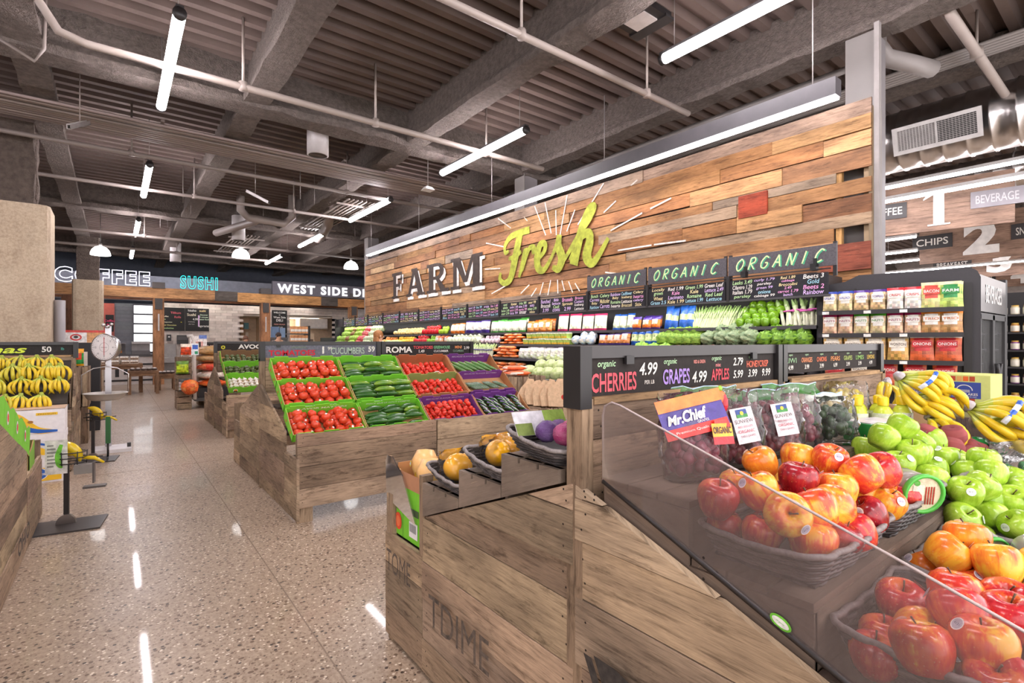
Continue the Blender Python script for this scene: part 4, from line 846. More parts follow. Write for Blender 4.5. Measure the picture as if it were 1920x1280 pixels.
# grocery side: gondola of jars and the hanging aisle signs
t = thing('gondola_shelf', 'dark gondola shelving with jars at the right edge', 'shelving', (7.6, .3, 0)); b = MB()
b.box((.4, 0, 0), (.45, 3, 1.95), C('2a2829')); b.box((0, 2.97, 0), (.45, 3, 1.95), BK); b.box((0, 0, 0), (.45, 3, .12), BK); obj('back_panel', b, BLACKP, t)
for z in (.75, .95, 1.13, 1.31, 1.5, 1.69):
    b = MB(); b.box((0, 0, z-.02), (.4, 2.97, z), C('3f3d3e')); obj('shelf', b, SATIN, t)
    i = int(z*100) % 3; b = MB(); c = C(('b97f3a', 'd8cfae', '8a4a8a')[i]); b.lathe([(.001, 0), (.035, 0), (.037, .01), (.037, .07), (.03, .085), (.03, .1), (.001, .1)], [c, c, C('e9e2d2'), c, C('c9a24a'), C('c9a24a')], 10)
    k = Kind(item(obj('jar', b, PLASTIC), 'jar'))
    for j in range(16): k.put((7.66, .85+j*.095, z), None, 'small jar on the %s shelf of the gondola at the right edge' % ('fifth', 'fourth', 'third', 'second', 'top', 'very top')[[75, 95, 113, 131, 150, 169].index(round(z*100))], 'jars on the gondola shelf at height %d' % int(z*100))
LAM = wood('laminate_plank', .5, .75, .35)
def aisle(x, y0, y1, z0, z1, num, l, r, lab):
    F = Fr((x, y0, z0), (.18 if num == '1' else 0, -1, 0), (0, 0, 1)); L = y0-y1; t = thing('aisle_sign', lab, 'sign', (x, y0, z0)); o = Vector((x, y0, z0))
    b = MB(); b.fbox(F, (0, 0, -.05), (L, z1-z0, 0), C('9b7f70')); b.v = [tuple(Vector(p)-o) for p in b.v]; obj('panel', b, LAM, t)
    def part(name, fn, mat): 
        b = MB(); fn(b); b.v = [tuple(Vector(p)-o) for p in b.v]; obj(name, b, mat, t)
    H = z1-z0
    part('numeral', lambda b: (b.fbox(F, (L*.5-.06, H*.12, .002), (L*.5+.09, H*.85, .02), C('f4f0ec')), b.fbox(F, (L*.5-.14, H*.1, .002), (L*.5+.17, H*.13, .02), C('f4f0ec')), b.prism([F(L*.5-.06, H*.85, .002), F(L*.5-.2, H*.66, .002), F(L*.5-.2, H*.63, .002), F(L*.5-.06, H*.72, .002)], F.n*.018, C('f4f0ec'))) if num == '1' else b.text(num, F, L*.5, H*.48, H*.74, C('f4f0ec'), .002, ext=.018, bold=.05, wid=H*.6), SATIN)
    for s, cu, cc, tc in ((l, .11, C('332f30'), Wt), (r, .89, C('8f8a90') if num == '1' else C('403c3e'), C('c9c5c9') if num == '1' else Wt)):
        part('word_plate', lambda b: b.fbox(F, (L*cu-.32*L/1.9, H*.34, .002), (L*cu+.32*L/1.9, H*.66, .02), cc), SATIN)
        part('word', lambda b: b.text(s, F, L*cu, H*.5, H*.16, tc, .023, 'c', L*.27, bold=.01), CHALK)
aisle(11.36, 3.52, 1.56, 3.37, 4.25, '1', 'COFFEE', 'BEVERAGE', 'wood look aisle sign numbered 1 with COFFEE and BEVERAGE plates')
aisle(16.3, 3.98, 1.62, 3.37, 4.45, '2', 'CHIPS', 'SNACKING', 'wood look aisle sign numbered 2 with CHIPS and SNACKING plates')
aisle(21, 4.6, 1.8, 3.37, 4.3, '3', 'BREAKFAST', 'CONDIMENTS', 'wood look aisle sign numbered 3 with a BREAKFAST plate')
aisle(24.5, 4.6, 1.8, 3.3, 4.1, '4', 'CANNED GOODS', 'SOUP', 'farthest wood look aisle sign numbered 4 with a GOODS plate')
# ---------------------------------------------------------------- double sided crate-wood produce stands
SB = C('9c8570')
def rel(b, o):
    o = Vector(o); b.v = [tuple(Vector(p)-o) for p in b.v]; return b
def stand(label, x0, x1, yr, yn, yf, zf=.685, zr=1.0, low=.5, mods=2, sides=('l', 'r'), front=('n', 'f'), lowlen=.37, h=.135):
    """ridge at yr, near edge yn, far edge yf; planked side panels with sloping tops"""
    o = (x0, yr, 0); t = thing('produce_stand', label, 'produce stand', o)
    for s in sides:
        x = x0 if s == 'l' else x1
        for ye in (yn, yf):
            d = 1 if ye > yr else -1; ym = ye-d*lowlen
            F = Fr((x, 0, 0), (0, -1, 0), (0, 0, 1)) if s == 'l' else Fr((x, 0, 0), (0, 1, 0), (0, 0, 1))
            q = -1 if s == 'l' else 1
            zm = zr-(zr-.66)*abs(ym-yr)/max(abs(ye-lowlen*d-yr), .01)
            b = MB(); planks(b, F, [(q*(yr+d*.005), .02), (q*ym, .02), (q*ym, zm), (q*(yr+d*.005), zr)][::1 if q*d > 0 else -1], h)
            b.v = [tuple(Vector(p)-F.n*.02) for p in b.v]; rel(b, o); obj('side_panel', b, WOOD, t)
            b = MB(); planks(b, F, [(q*(ym+d*.004), .02), (q*ye, .02), (q*ye, low), (q*(ym+d*.004), low)][::1 if q*d > 0 else -1], h)
            b.v = [tuple(Vector(p)-F.n*.02) for p in b.v]; rel(b, o); obj('low_side_panel', b, WOOD, t)
    for s in front:
        y = yn if s == 'n' else yf; F = Fr((0, y, 0), (1, 0, 0), (0, 0, 1)) if s == 'n' else Fr((0, y, 0), (-1, 0, 0), (0, 0, 1)); q = 1 if s == 'n' else -1
        for m in range(mods):
            a = x0+(x1-x0)*m/mods+.006; c = x0+(x1-x0)*(m+1)/mods-.006
            b = MB(); planks(b, F, [(q*a, .115), (q*c, .115), (q*c, zf), (q*a, zf)] if q > 0 else [(q*c, .115), (q*a, .115), (q*a, zf), (q*c, zf)], h*1.1)
            b.v = [tuple(Vector(p)-F.n*.022) for p in b.v]; b.fbox(F, (min(q*a, q*c)+.002, 0, -.06), (min(q*a, q*c)+.12, zf, -.022), vary(SB, .1)); b.fbox(F, (max(q*a, q*c)-.12, 0, -.06), (max(q*a, q*c)-.002, zf, -.022), vary(SB, .1))
            rel(b, o); obj('front_panel', b, WOOD, t)
    for x in (x0, x1-.045): b = MB(); b.box((x, yr-.03, 0), (x+.045, yr+.03, 1.238), vary(C('9c866f'), .08)); rel(b, o); obj('corner_post', b, WOOD, t)
    b = MB(); nb = mods
    for m in range(nb):
        a = x0+(x1-x0)*m/nb+.05; c = x0+(x1-x0)*(m+1)/nb-.01
        planks(b, Fr((0, yr+.0, 0), (1, 0, 0), (0, 0, 1)), [(a, .9), (c, .9), (c, 1.238), (a, 1.238)], .2)
        b.box((a, yr-.03, 1.222), (c, yr+.03, 1.242), vary(C('ad8d6a'), .06))
    rel(b, o); obj('back_board', b, WOOD, t)
    return t
def price_sign(label, x0, x1, y, z0, z1, texts, plate=C('2b2726'), clips=()):
    o = (x0, y, z0); t = thing('price_sign', label, 'price sign', o); F = Fr((0, -.012, 0), (1, 0, 0), (0, 0, 1)); L = x1-x0; H = z1-z0
    b = MB(); b.box((.03, -.012, 0), (L-.03, .012, H-.03), plate); obj('board', b, CHALK, t)
    b = MB(); b.box((0, -.034, -.03), (.046, .034, H), BK); b.box((L-.046, -.034, -.03), (L, .034, H), BK); b.box((.045, -.022, H-.035), (L-.045, .022, H), C('3b3839'))
    for u in clips: b.box((u, -.03, H-.055), (u+.035, -.02, H-.03), BK)
    obj('frame', b, SATIN, t)
    b = MB()
    for s, u, v, h, c, k in texts: b.text(s, F, u, v, h, c, .002+.0006*k.get('z', 0), k.get('al', 'c'), k.get('w'), shear=k.get('sh', 0), bold=k.get('b', .015))
    obj('lettering', b, CHALK, t); return t
def carton(label, w, d, h, loc, tilt, col, inner=None, front=.74, printed=None, pc=C('e9f2d8'), backtxt=None, logo=True, side=None, cat='produce box'):
    """open tray: local x = width, y = depth (front edge at 0), z up"""
    t = thing('produce_carton', label, cat, loc, (R(tilt), 0, 0)); inner = inner or col; K = C('b98d5f'); b = MB(); th = .006; hf = h*front
    b.box((0, 0, 0), (w, d, th), K)
    b.hexa([(0, d-th, 0), (w, d-th, 0), (w, d, 0), (0, d, 0), (0, d-th, h), (w, d-th, h), (w, d, h), (0, d, h)], inner)
    for x in (0, w-th):
        b.prism([(x, 0, 0), (x, d, 0), (x, d, h), (x, d*.8, h), (x, d*.5, h*.82), (x, d*.2, hf), (x, 0, hf)], (th, 0, 0), side or col)
        b.prism([(x, 0, hf), (x, d*.2, hf), (x, d*.5, h*.82), (x, d*.8, h), (x, d*.8, h+.003), (x, d*.5, h*.82+.003), (x, d*.2, hf+.003), (x, 0, hf+.003)], (th, 0, 0), K)
    b.box((0, 0, 0), (w, th, hf), col)
    for u in (.06, .4, .74):
        b.box((w*u, 0, hf), (w*(u+.2), th, hf+.014), col); b.box((w*u, d-th, h), (w*(u+.2), d, h+.016), inner)
    obj('tray', b, CARD, t)
    b = MB(); F = Fr((0, 0, 0)); FBk = Fr((0, d-th, 0)); FL = Fr((0, 0, 0), (0, -1, 0), (0, 0, 1))
    if logo:
        b.disc(F, w*.14, hf*.42, hf*.36, C('f4f4ee'), .0015, 16); b.disc(F, w*.14, hf*.45, hf*.26, C('f0962c'), .002, 16); b.rect(F, w*.14-hf*.3, hf*.12, w*.14+hf*.3, hf*.36, C('44403a'), .0025)
        for y in (-d*.25, -d*.72): b.disc(FL, y, h*.4, h*.13, C('e0482a'), .0015, 12)
    if printed: b.text(printed, F, w*.56, hf*.5, hf*.5, pc, .0015, 'c', w*.34, bold=.01); b.disc(F, w*.8, hf*.62, hf*.22, C('c33a2a'), .002, 10); b.rect(F, w*.26, hf*.3, w*.38, hf*.7, C('dfe6d6'), .0015)
    if backtxt: b.text(backtxt, FBk, w*.5, h*.8, h*.16, pc, .0015, 'c', w*.72, bold=.01, shear=.1)
    if b.v: obj('printing', b, CARD, t)
    return t
LIME, PURP, KRAFT, OLIVE = C('7ccc32'), C('74388a'), C('b3794d'), C('8a9a52')
RDC, GRC = C('e2463a'), C('8fb08a')
# ---- the tomato stand
random.seed(21)
X0, X1 = 1.1, 3.54
stand('weathered crate wood stand holding the tomato and cucumber boxes', X0, X1, 5.38, 4.1, 6.72)
price_sign('grey and black chalk sign for tomatoes and cucumbers', X0, 2.32, 5.38, 1.242, 1.40, [
    ('TOMATOES', .3, .045, .055, C('c7283a'), dict(w=.44, b=.03)), ('greenhouse', .36, .1, .028, C('6f7f6a'), dict(sh=.3)), ('1', .6, .07, .075, Wt, dict(b=.05)), ('99', .67, .085, .035, Wt, {}), ('CUCUMBERS', .86, .06, .07, C('aebfae'), dict(w=.36)), ('59', 1.12, .075, .06, Wt, dict(b=.03))], C('6b6a76'), (.15,))
price_sign('black chalk sign starting with ROMA above the small tomatoes', 2.33, X1, 5.38, 1.242, 1.40, [
    ('ROMA', .22, .065, .07, Wt, dict(w=.32, b=.03)), ('TOMATOES', .52, .09, .035, C('e0555a'), {}), ('1.49', .5, .045, .035, Wt, {}), ('GREENHOUSE', .77, .09, .035, C('7fc08a'), dict(w=.22)), ('CUCUMBER', .76, .045, .025, Wt, dict(w=.2)), ('MINI', 1.0, .09, .035, C('e0925a'), {}), ('CUCUMBERS', 1.0, .045, .025, C('7f9a86'), dict(w=.15)), ('2.99', 1.12, .08, .035, Wt, {})])
b = MB()                                                       # dark sloped shelf under the boxes, part of the stand
st = [o for o in bpy.data.objects if o.name == 'produce_stand'][0]
for k in range(3): b.box((.03, -1.12+.267*k, .425+.19*k), (X1-X0-.03, -.84+.267*k, .445+.19*k), C('4b4038'))
b.box((.03, -1.24, .42), (X1-X0-.03, -1.1, .44), C('4b4038')); obj('step', b, STEPW, st)
CW = (X1-X0)/4-.008; TILT = 33
def boxat(r, c): return (X0+.01+c*(CW+.008), 4.275+.266*r, (.600, .812, .985)[r])
CART = {}
for r in range(3):
    w = ('bottom', 'middle', 'top')[r]
    CART[r, 0] = carton('lime green %s box of large tomatoes' % w, CW, .31, (.1, .1, .115)[r], boxat(r, 0), TILT, LIME, printed='TOMATO', backtxt='FLAVOR MATTERS' if r == 0 else None)
    CART[r, 1] = carton('lime green %s box of cucumbers' % w, CW, .31, (.1, .1, .115)[r], boxat(r, 1), TILT, LIME, printed='TOMATOES', backtxt='PARCE QUE LE GOUT COMPTE' if r == 0 else None)
    CART[r, 2] = carton(['purple bottom box of small roma tomatoes', 'olive green middle box of roma tomatoes', 'brown top box of roma tomatoes'][r], CW, .31, (.1, .1, .115)[r], boxat(r, 2), TILT, (PURP, KRAFT, KRAFT)[r], (PURP, OLIVE, C('a8603a'))[r], backtxt='BECAUSE FLAVOR MATTERS' if r == 0 else None, pc=C('cbb3d3'), side=KRAFT if r else PURP)
    CART[r, 3] = carton(['purple bottom box of mini cucumber packs', 'purple middle box of dark long cucumbers', 'purple top box of wrapped green cucumbers'][r], CW, .31, (.1, .1, .115)[r], boxat(r, 3), TILT, PURP, PURP, backtxt='BECAUSE FLAVOR MATTERS' if r else None, pc=C('cbb3d3'), side=KRAFT)
F = Fr((X0+.01+2*(CW+.008)+CW*.62, 4.28+.266+.24, .575+.19+.26)); b = MB(); b.disc(F, 0, 0, .062, C('f2ede4'), .003, 20); b.disc(F, 0, .004, .052, C('2e2a2a'), .004, 20); b.disc(F, 0, .012, .042, C('d8432f'), .005, 20); b.rect(F, -.05, -.03, .05, -.008, C('2e2a2a'), .0055); b.text('SUNSET', F, 0, -.019, .016, Wt, .006, 'c', .085, bold=.02)
tag(obj('round_card', b, CARD), 'round red and black brand card standing in the olive tomato box', 'card')
def produce(name, cat, mb, mat, kids=()):
    o = obj(name, mb, mat); o['category'] = cat; o['label'] = 'x'
    for n, m, mt in kids: obj(n, m, mt, o)
    return Kind(o)
def tomato_mesh(r=.039, c=C('d8482a')):
    b = MB(); b.lathe([(.001, -.8*r), (.55*r, -.76*r), (.92*r, -.35*r), (r, .05*r), (.88*r, .5*r), (.5*r, .76*r), (.18*r, .74*r), (.001, .64*r)], [C('dc5a30'), c, c, c, c, c, C('c95a2a')], 14, wob=lambda a, z: 1+.035*math.cos(5*a)); return b
b = MB()
for k in range(5): a = 2*PI*k/5; b.add([(.003*math.cos(a+1.5), .003*math.sin(a+1.5), .031), (.003*math.cos(a-1.5), .003*math.sin(a-1.5), .031), (.017*math.cos(a), .017*math.sin(a), .032)], [(1, 0, 2)], C('4f6a28'))
b.tube([(0, 0, .028), (.001, 0, .036)], .002, C('4a5a2a'), 5)
s2 = MB(); s2.lathe([(.0095, .0), (.001, .001)], C('e9e6e2'), 8, at=(.022, -.012, .0275), axis=(.45, -.3, .84))
TOM = produce('tomato', 'tomato', tomato_mesh(), GLOSS, [('stem', b, VEG), ('sticker', s2, PAPER)])
def inbox(ct, u, v, z, spin=None, lie=None):
    M = Matrix.Translation(ct.location) @ Euler(ct.rotation_euler).to_matrix().to_4x4(); return M @ Vector((u, v, z))
for r in range(3):
    ct = CART[r, 0]; lab = 'large ripe tomato in the %s green tomato box' % ('bottom', 'middle', 'top')[r]
    for L, (nu, nv) in enumerate(((7, 4), (6, 3)) if r else ((7, 4), (5, 3))):
        for i in range(nu):
            for j in range(nv):
                if L and random.random() < (.3 if r == 0 else .1): continue
                u = .045+L*.035+(CW-.09-L*.07)*i/(nu-1)+random.uniform(-.008, .008); v = .05+L*.04+.21*j/3+random.uniform(-.008, .008)
                TOM.put(inbox(ct, u, v, .038+.052*L+random.uniform(0, .01)), (R(TILT*.55+random.uniform(-25, 25)), R(random.uniform(-25, 25)), random.uniform(0, 6.28)), lab, 'tomatoes in the %s box' % ('bottom', 'middle', 'top')[r], random.uniform(.9, 1.1))
def cuke(L, r, c0, c1):
    b = MB(); n = 9; b.tube([(L*(i/(n-1)-.5), .012*math.sin(PI*i/(n-1)), 0) for i in range(n)], [r*x for x in (.3, .75, .95, 1, 1.02, 1, .95, .75, .25)], [mixc(c0, c1, abs(i/(n-1)-.35)) for i in range(n)], 10); return b
CUK = [produce('cucumber', 'cucumber', cuke(.21, .023, C('2f5a26'), C('4d7a30')), GLOSS), produce('cucumber', 'cucumber', cuke(.2, .024, C('5a8a2c'), C('a5b83c')), GLOSS)]
for r in range(3):
    ct = CART[r, 1]
    for L in range(2 if r == 0 else 3):
        for i in range(3):
            for j in range(6-L):
                if (L == 2 and (i == 0 or j % 2)) or random.random() < .1: continue
                u = .12+(CW-.24)*i/2+random.uniform(-.02, .02); v = .04+L*.02+.044*j
                k = CUK[random.random() < (.12 if r == 0 else .3)]
                k.put(inbox(ct, u, min(v, .28), .03+.042*L), (R(TILT), 0, R((10 if r == 0 else 0)+random.uniform(-16, 16))), 'green cucumber in the %s green cucumber box%s' % (('bottom', 'middle', 'top')[r], ', paler than the others' if k is CUK[1] else ''), 'cucumbers in the %s box %s' % (('bottom', 'middle', 'top')[r], 'pale' if k is CUK[1] else 'dark'), random.uniform(.92, 1.06))
b = MB(); b.ball((0, 0, 0), (.031, .022, .022), C('d83a28'), 10, 7); ROM = produce('roma_tomato', 'tomato', b, GLOSS)
for r in range(3):
    ct = CART[r, 2]; lab = 'small oval roma tomato in the %s box' % ('purple bottom', 'olive middle', 'brown top')[r]
    for L in range(2 if r else 3):
        nu, nv = 9-L, 6-L
        for i in range(nu):
            for j in range(nv):
                if (L and random.random() < .3) or random.random() < .06: continue
                ROM.put(inbox(ct, .05+L*.03+(CW-.1-.06*L)*i/(nu-1)+random.uniform(-.008, .008), .04+L*.03+.038*j+.01*(r == 1), .026+.034*L), (R(random.uniform(0, 60)), R(random.uniform(-40, 40)), random.uniform(0, 6.28)), lab, lab, random.uniform(.88, 1.1))
b = cuke(.25, .019, C('4d7a3a'), C('86a867')); CZ1 = produce('wrapped_cucumber', 'cucumber', b, GLOSS)
b = cuke(.17, .015, C('3a5a3a'), C('a7b3a0')); CZ2 = produce('long_cucumber', 'cucumber', b, GLOSS)
for i in range(11):
    p = inbox(CART[2, 3], .09+i*.043, .15, .05+.02*(i % 2)); CZ1.put(p, (0, R(-22), R(128+random.uniform(-6, 6))), 'wrapped green cucumber standing aslant in the top purple box', 'wrapped cucumbers in the top purple box')
for i, u in enumerate((.09, .12, .15, .19, .22, .25, .33, .36, .39, .47, .5)):
    CZ2.put(inbox(CART[1, 3], u, .14, .04), (0, R(-22), R(128)), 'dark shiny cucumber pack lying aslant in the middle purple box', 'dark cucumber packs in the middle purple box')
b = MB()
for i in range(5): b.tube([(-.06, (i-2)*.017, .016), (0, (i-2)*.017, .022), (.06, (i-2)*.017, .016)], [.006, .009, .006], C('4a7040'), 6)
m2 = MB(); m2.box((-.022, -.045, .024), (.022, .045, .033), C('8d6bb0')); m2.disc(Fr((0, 0, .033), (1, 0, 0), (0, 1, 0)), 0, 0, .014, C('e6dff0'), .001, 10); m2.box((-.05, -.03, .022), (-.03, .03, .03), C('dce2da'))
MC = produce('mini_cucumber_pack', 'cucumber pack', b, GLOSS, [('wrapper_label', m2, PAPER)])
for i in range(6):
    for j in range(5): MC.put(inbox(CART[0, 3], .07+i*.087, .045+j*.05, .03+.02*(i % 2)), (R(TILT), 0, R(90+random.uniform(-20, 20))), 'mini cucumber pack with a purple label in the bottom purple box', 'mini cucumber packs in the bottom purple box')
# ---- crates and totes at the right end of the tomato stand
def crate(label, x0, x1, y0, y1, z0, z1, slats='h'):
    t = thing('wooden_crate', label, 'crate', (x0, y0, z0)); w, d, h = x1-x0, y1-y0, z1-z0; b = MB()
    for x in (0, w-.03):
        for y in (0, d-.03): b = MB(); b.box((x, y, 0), (x+.03, y+.03, h), vary(SB, .1)); obj('corner_post', b, WOOD, t)
    b = MB(); n = max(3, int(h/.1))
    if slats == 'h':
        for i in range(n):
            za, zb = h*i/n+.012, h*(i+1)/n-.006
            for q in (((-.012, 0, za), (0, d, zb)), ((w, 0, za), (w+.012, d, zb)), ((0, -.012, za), (w, 0, zb)), ((0, d, za), (w, d+.012, zb))): b.box(q[0], q[1], vary(random.choice(GREYW), .1))
    else:
        for i in range(5):
            xa, xb = w*i/5+.006, w*(i+1)/5-.012; b.box((xa, -.012, 0), (xb, 0, h), vary(random.choice(GREYW), .1)); b.box((xa, d, 0), (xb, d+.012, h), vary(random.choice(GREYW), .1))
        for i in range(4):
            ya, yb = d*i/4+.006, d*(i+1)/4-.012; b.box((-.012, ya, 0), (0, yb, h), vary(random.choice(GREYW), .1)); b.box((w, ya, 0), (w+.012, yb, h), vary(random.choice(GREYW), .1))
    b.box((0, 0, h*.6), (w, d, h*.6+.012), vary(SB, .1)); obj('slats', b, WOOD, t); return t
crate('lower wooden crate beside the tomato stand under the carrot crate', 3.56, 3.98, 4.5, 5.1, 0, .55, 'v')
crate('upper slatted wooden crate topped with red carrot bags', 3.56, 3.98, 4.5, 5.1, .56, 1.0, 'v')
crate('front slatted wooden crate beside the tomato stand with tan totes on it', 3.56, 3.9, 3.98, 4.4, 0, .7, 'v')
for i, (x, y, z) in enumerate(((3.72, 4.68, 1.0), (3.82, 4.9, 1.0), (3.76, 4.8, 1.055))):
    o = flatbag('carrot_bag', .36, .22, .06, C('ea6a35'), C('f3ddcb'), 60+i); o.location = (x, y, z); tag(o, 'red and white carrot bag on the upper crate, %s' % ('front one', 'back one', 'top one')[i], 'carrots')
for i, (x, y, z) in enumerate(((3.3, 5.55, 1.2), (3.62, 5.6, 1.0), (3.5, 5.9, 1.02), (3.75, 5.5, .88))):
    o = flatbag('potato_bag', .4, .3, .12, C('c99a6a'), C('ddb98e'), 70+i); o.location = (x+.3, y, z-.1); tag(o, 'tan mesh potato bag piled behind the purple boxes, %s' % ('highest', 'second', 'third', 'lowest')[i], 'potatoes')
b = MB(); b.box((3.58, 5.2, 0), (4.15, 6.1, .78), SB); tag(obj('potato_bin', b, WOOD), 'plain wooden bin under the potato bags', 'bin')
for i in range(5):                                             # tan cloth totes
    random.seed(80+i); b = MB(); V = []; w, h = .2, .28
    prof = [(-.12, 0), (-.14, .12), (-.12, .2), (-.05, .25), (-.03, .29), (.03, .29), (.05, .25), (.12, .2), (.14, .12), (.12, 0)]
    prof = [(a+random.uniform(-.012, .012), c+random.uniform(-.015, .015)) for a, c in prof]
    b.prism([(a, 0, c) for a, c in prof], (0, .045, 0), C('cfae8c'))
    if i == 0: b.disc(Fr((0, 0, 0)), .04, .1, .028, C('c33a2f'), .002, 12); b.disc(Fr((0, 0, 0)), .045, .1, .014, C('2c2526'), .003, 12)
    o = obj('cloth_tote', b, CLOTH, loc=(3.80-.045*i, 4.05+.07*i, .70), rot=(R(-14), 0, R(-38)))
    tag(o, 'tan cloth tote on the front crate, %s' % ('nearest, with a red badge', 'second', 'third', 'fourth', 'fifth and leftmost')[i], 'tote bag')
# ---- avocado stand behind it
random.seed(31)
stand('narrow weathered wood stand behind the tomato display holding avocados', 1.27, 3.5, 9.5, 8.35, 10.6, sides=('l',), front=('n',), zf=.62)
price_sign('black chalk sign reading AVOCADO', 1.27, 2.6, 9.5, 1.245, 1.40, [('AVOCADO', .66, .07, .075, Wt, dict(w=.62, b=.04)), ('o', .13, .06, .06, C('c9c23a'), dict(b=.03))])
b = MB(); b.ball((0, 0, 0), (.036, .03, .03), C('56603a'), 10, 7, .02); AV = produce('avocado', 'avocado', b, GLOSS)
b = MB(); b.lathe([(.001, -.02), (.024, -.012), (.028, .004), (.018, .018), (.005, .026), (.002, .04)], C('efe6dc'), 10, wob=lambda a, z: 1+.08*math.cos(6*a)); GA = produce('garlic_bulb', 'garlic', b, SATIN)
for r in range(3):
    ct = carton(['lime green lower box of white garlic', 'lime green middle box of avocados', 'upper box of avocados below the sign'][r], .62, .34, .12, (1.33, 8.52+.29*r, .64+.17*r), 30, LIME, C('8a6a4c') if r == 2 else LIME, printed=None)
    for L in range(2):
        for i in range(8-L):
            for j in range(4-L):
                if random.random() < .12: continue
                p = inbox(ct, .05+.04*L+.075*i, .05+.03*L+.075*j, .034+.045*L)
                if p.x > 1.93: continue
                if r == 0: GA.put(p, (random.uniform(-.4, .4), random.uniform(-.4, .4), random.uniform(0, 6)), 'white garlic bulb in the lower green box', 'garlic bulbs')
                else: AV.put(p, (0, 0, random.uniform(0, 6.28)), 'dark green avocado in the %s box' % ('middle green', 'upper')[r-1], 'avocados in the %s box' % ('middle', 'upper')[r-1], random.uniform(.9, 1.1))
    cs = carton(['second garlic carton beside the first', 'second avocado carton beside the first', 'second upper avocado carton'][r], .62, .34, .12, (1.97, 8.52+.29*r, .64+.17*r), 30, LIME)
b = MB(); b.box((.05, -1.0, .5), (2.2, -.5, .53), C('5b4a3d')); b.box((.05, -.6, .8), (2.2, -.05, .83), C('5b4a3d'))
obj('step', b, STEPW, [o for o in bpy.data.objects if o.name.startswith('produce_stand')][1])
# ---- sacks on a platform cart
t = thing('platform_cart', 'platform cart with a tall pale handle and black crate, left of the avocado stand', 'cart', (1.32, 12.6, 0)); b = MB()
b.box((0, -.2, .16), (.55, .5, .22), C('4a4745')); obj('deck', b, SATIN, t)
for y in (-.12, .42):
    b = MB(); b.tube([(.42, y, .09), (.48, y, .09)], .09, C('3a3836'), 14); b.tube([(.415, y, .09), (.485, y, .09)], .04, C('b9b4b0'), 10); obj('wheel', b, PLASTIC, t)
b = MB(); b.tube([(.0, -.18, .2), (-.02, -.18, 1.42), (-.06, -.17, 1.52), (-.14, -.16, 1.5)], .035, C('d6cfc8'), 10); b.tube([(.0, .42, .2), (-.04, .42, 1.1)], .03, C('cfc8c2'), 10); b.tube([(0, -.18, .75), (0, .42, .75)], .022, C('cfc8c2'), 8); obj('handle', b, SATIN, t)
b = MB(); b.box((-.07, -.225, 1.12), (.06, -.215, 1.36), C('e8eef2')); b.box((-.05, -.228, 1.24), (.045, -.224, 1.33), C('2f5fc0')); b.box((-.01, -.228, 1.14), (.045, -.224, 1.2), C('2a9a6a')); obj('label', b, PAPER, t)
b = MB(); b.box((1.4, 12.5, .22), (1.95, 13.1, .42), C('2a282a')); tag(obj('plastic_crate', b, PLASTIC), 'black plastic crate at the bottom of the sack stack', 'crate')
for i, (nm, c1, c2, z, h, w, lb) in enumerate((('onion_sack', 'e8622a', 'f08a4a', .42, .17, .6, 'orange net onion sack low in the stack'), ('white_sack', 'e3d8ca', 'cfc2b2', .585, .19, .62, 'white net sack in the middle of the stack'), ('red_sack', 'd8452f', 'ee7f55', .77, .18, .66, 'red net sack above the white one'), ('burlap_sack', 'b08a5c', 'c59c6c', .945, .17, .7, 'brown paper sack under the top one'), ('burlap_sack', 'b8925f', 'cba477', 1.11, .2, .66, 'crumpled brown paper sack on top of the stack'))):
    o = flatbag(nm, w, .55, h, C(c1), C(c2), 90+i); o.location = (1.68, 12.75, z); tag(o, lb, 'sack')
o = flatbag('onion_bag', .34, .3, .3, C('ee6a2a'), C('f59a55'), 97); o.location = (1.22, 12.35, .32); tag(o, 'orange net bag of onions hanging at the left of the stack', 'onions')
crate('wooden crate tower left of the cart', 1.02, 1.26, 12.5, 12.95, 0, .38); crate('second crate of the tower left of the cart', 1.02, 1.26, 12.52, 12.95, .39, .72); crate('upper crate of the tower left of the cart', 1.02, 1.26, 12.5, 12.95, .73, 1.08)
for i, (p, c1, c2, l) in enumerate((((1.14, 12.4, .38), 'b9b2ad', '3c3836', 'small dark bag at the foot of the crate tower'), ((1.1, 12.42, .74), 'b6cf2f', '5f8a2a', 'lime green bag on the crate tower'), ((1.2, 12.7, 1.09), 'e8552f', 'f3e3cf', 'red topped bag at the top of the crate tower'))):
    o = bag(.22, .26, .12, C(c1), C(c2), 'produce_bag', (.1, .7), seed=98+i); o.location = p; tag(o, l, 'bag')
price_sign('small chalk sign reading RUSSET behind the sacks', 1.46, 2.3, 13.17, 1.2, 1.39, [('RUSSET', .3, .08, .08, C('e9b9b4'), dict(w=.4, b=.03))])
b = MB(); b.box((1.46, 13.15, 0), (2.3, 13.5, 1.2), SB); tag(obj('potato_bin', b, WOOD), 'wooden bin behind the sack stack carrying the russet sign', 'bin')
b = MB(); b.box((0, 0, 0), (.32, .01, .32), C('ece6e2')); b.box((.17, -.002, .26), (.32, 0, .34), C('5f7ac0')); b.box((.03, -.003, .05), (.25, 0, .2), C('d9a59c')); tag(obj('paper_notice', b, PAPER, loc=(1.3, 13.14, 1.2)), 'white paper notice propped above the sacks', 'notice')
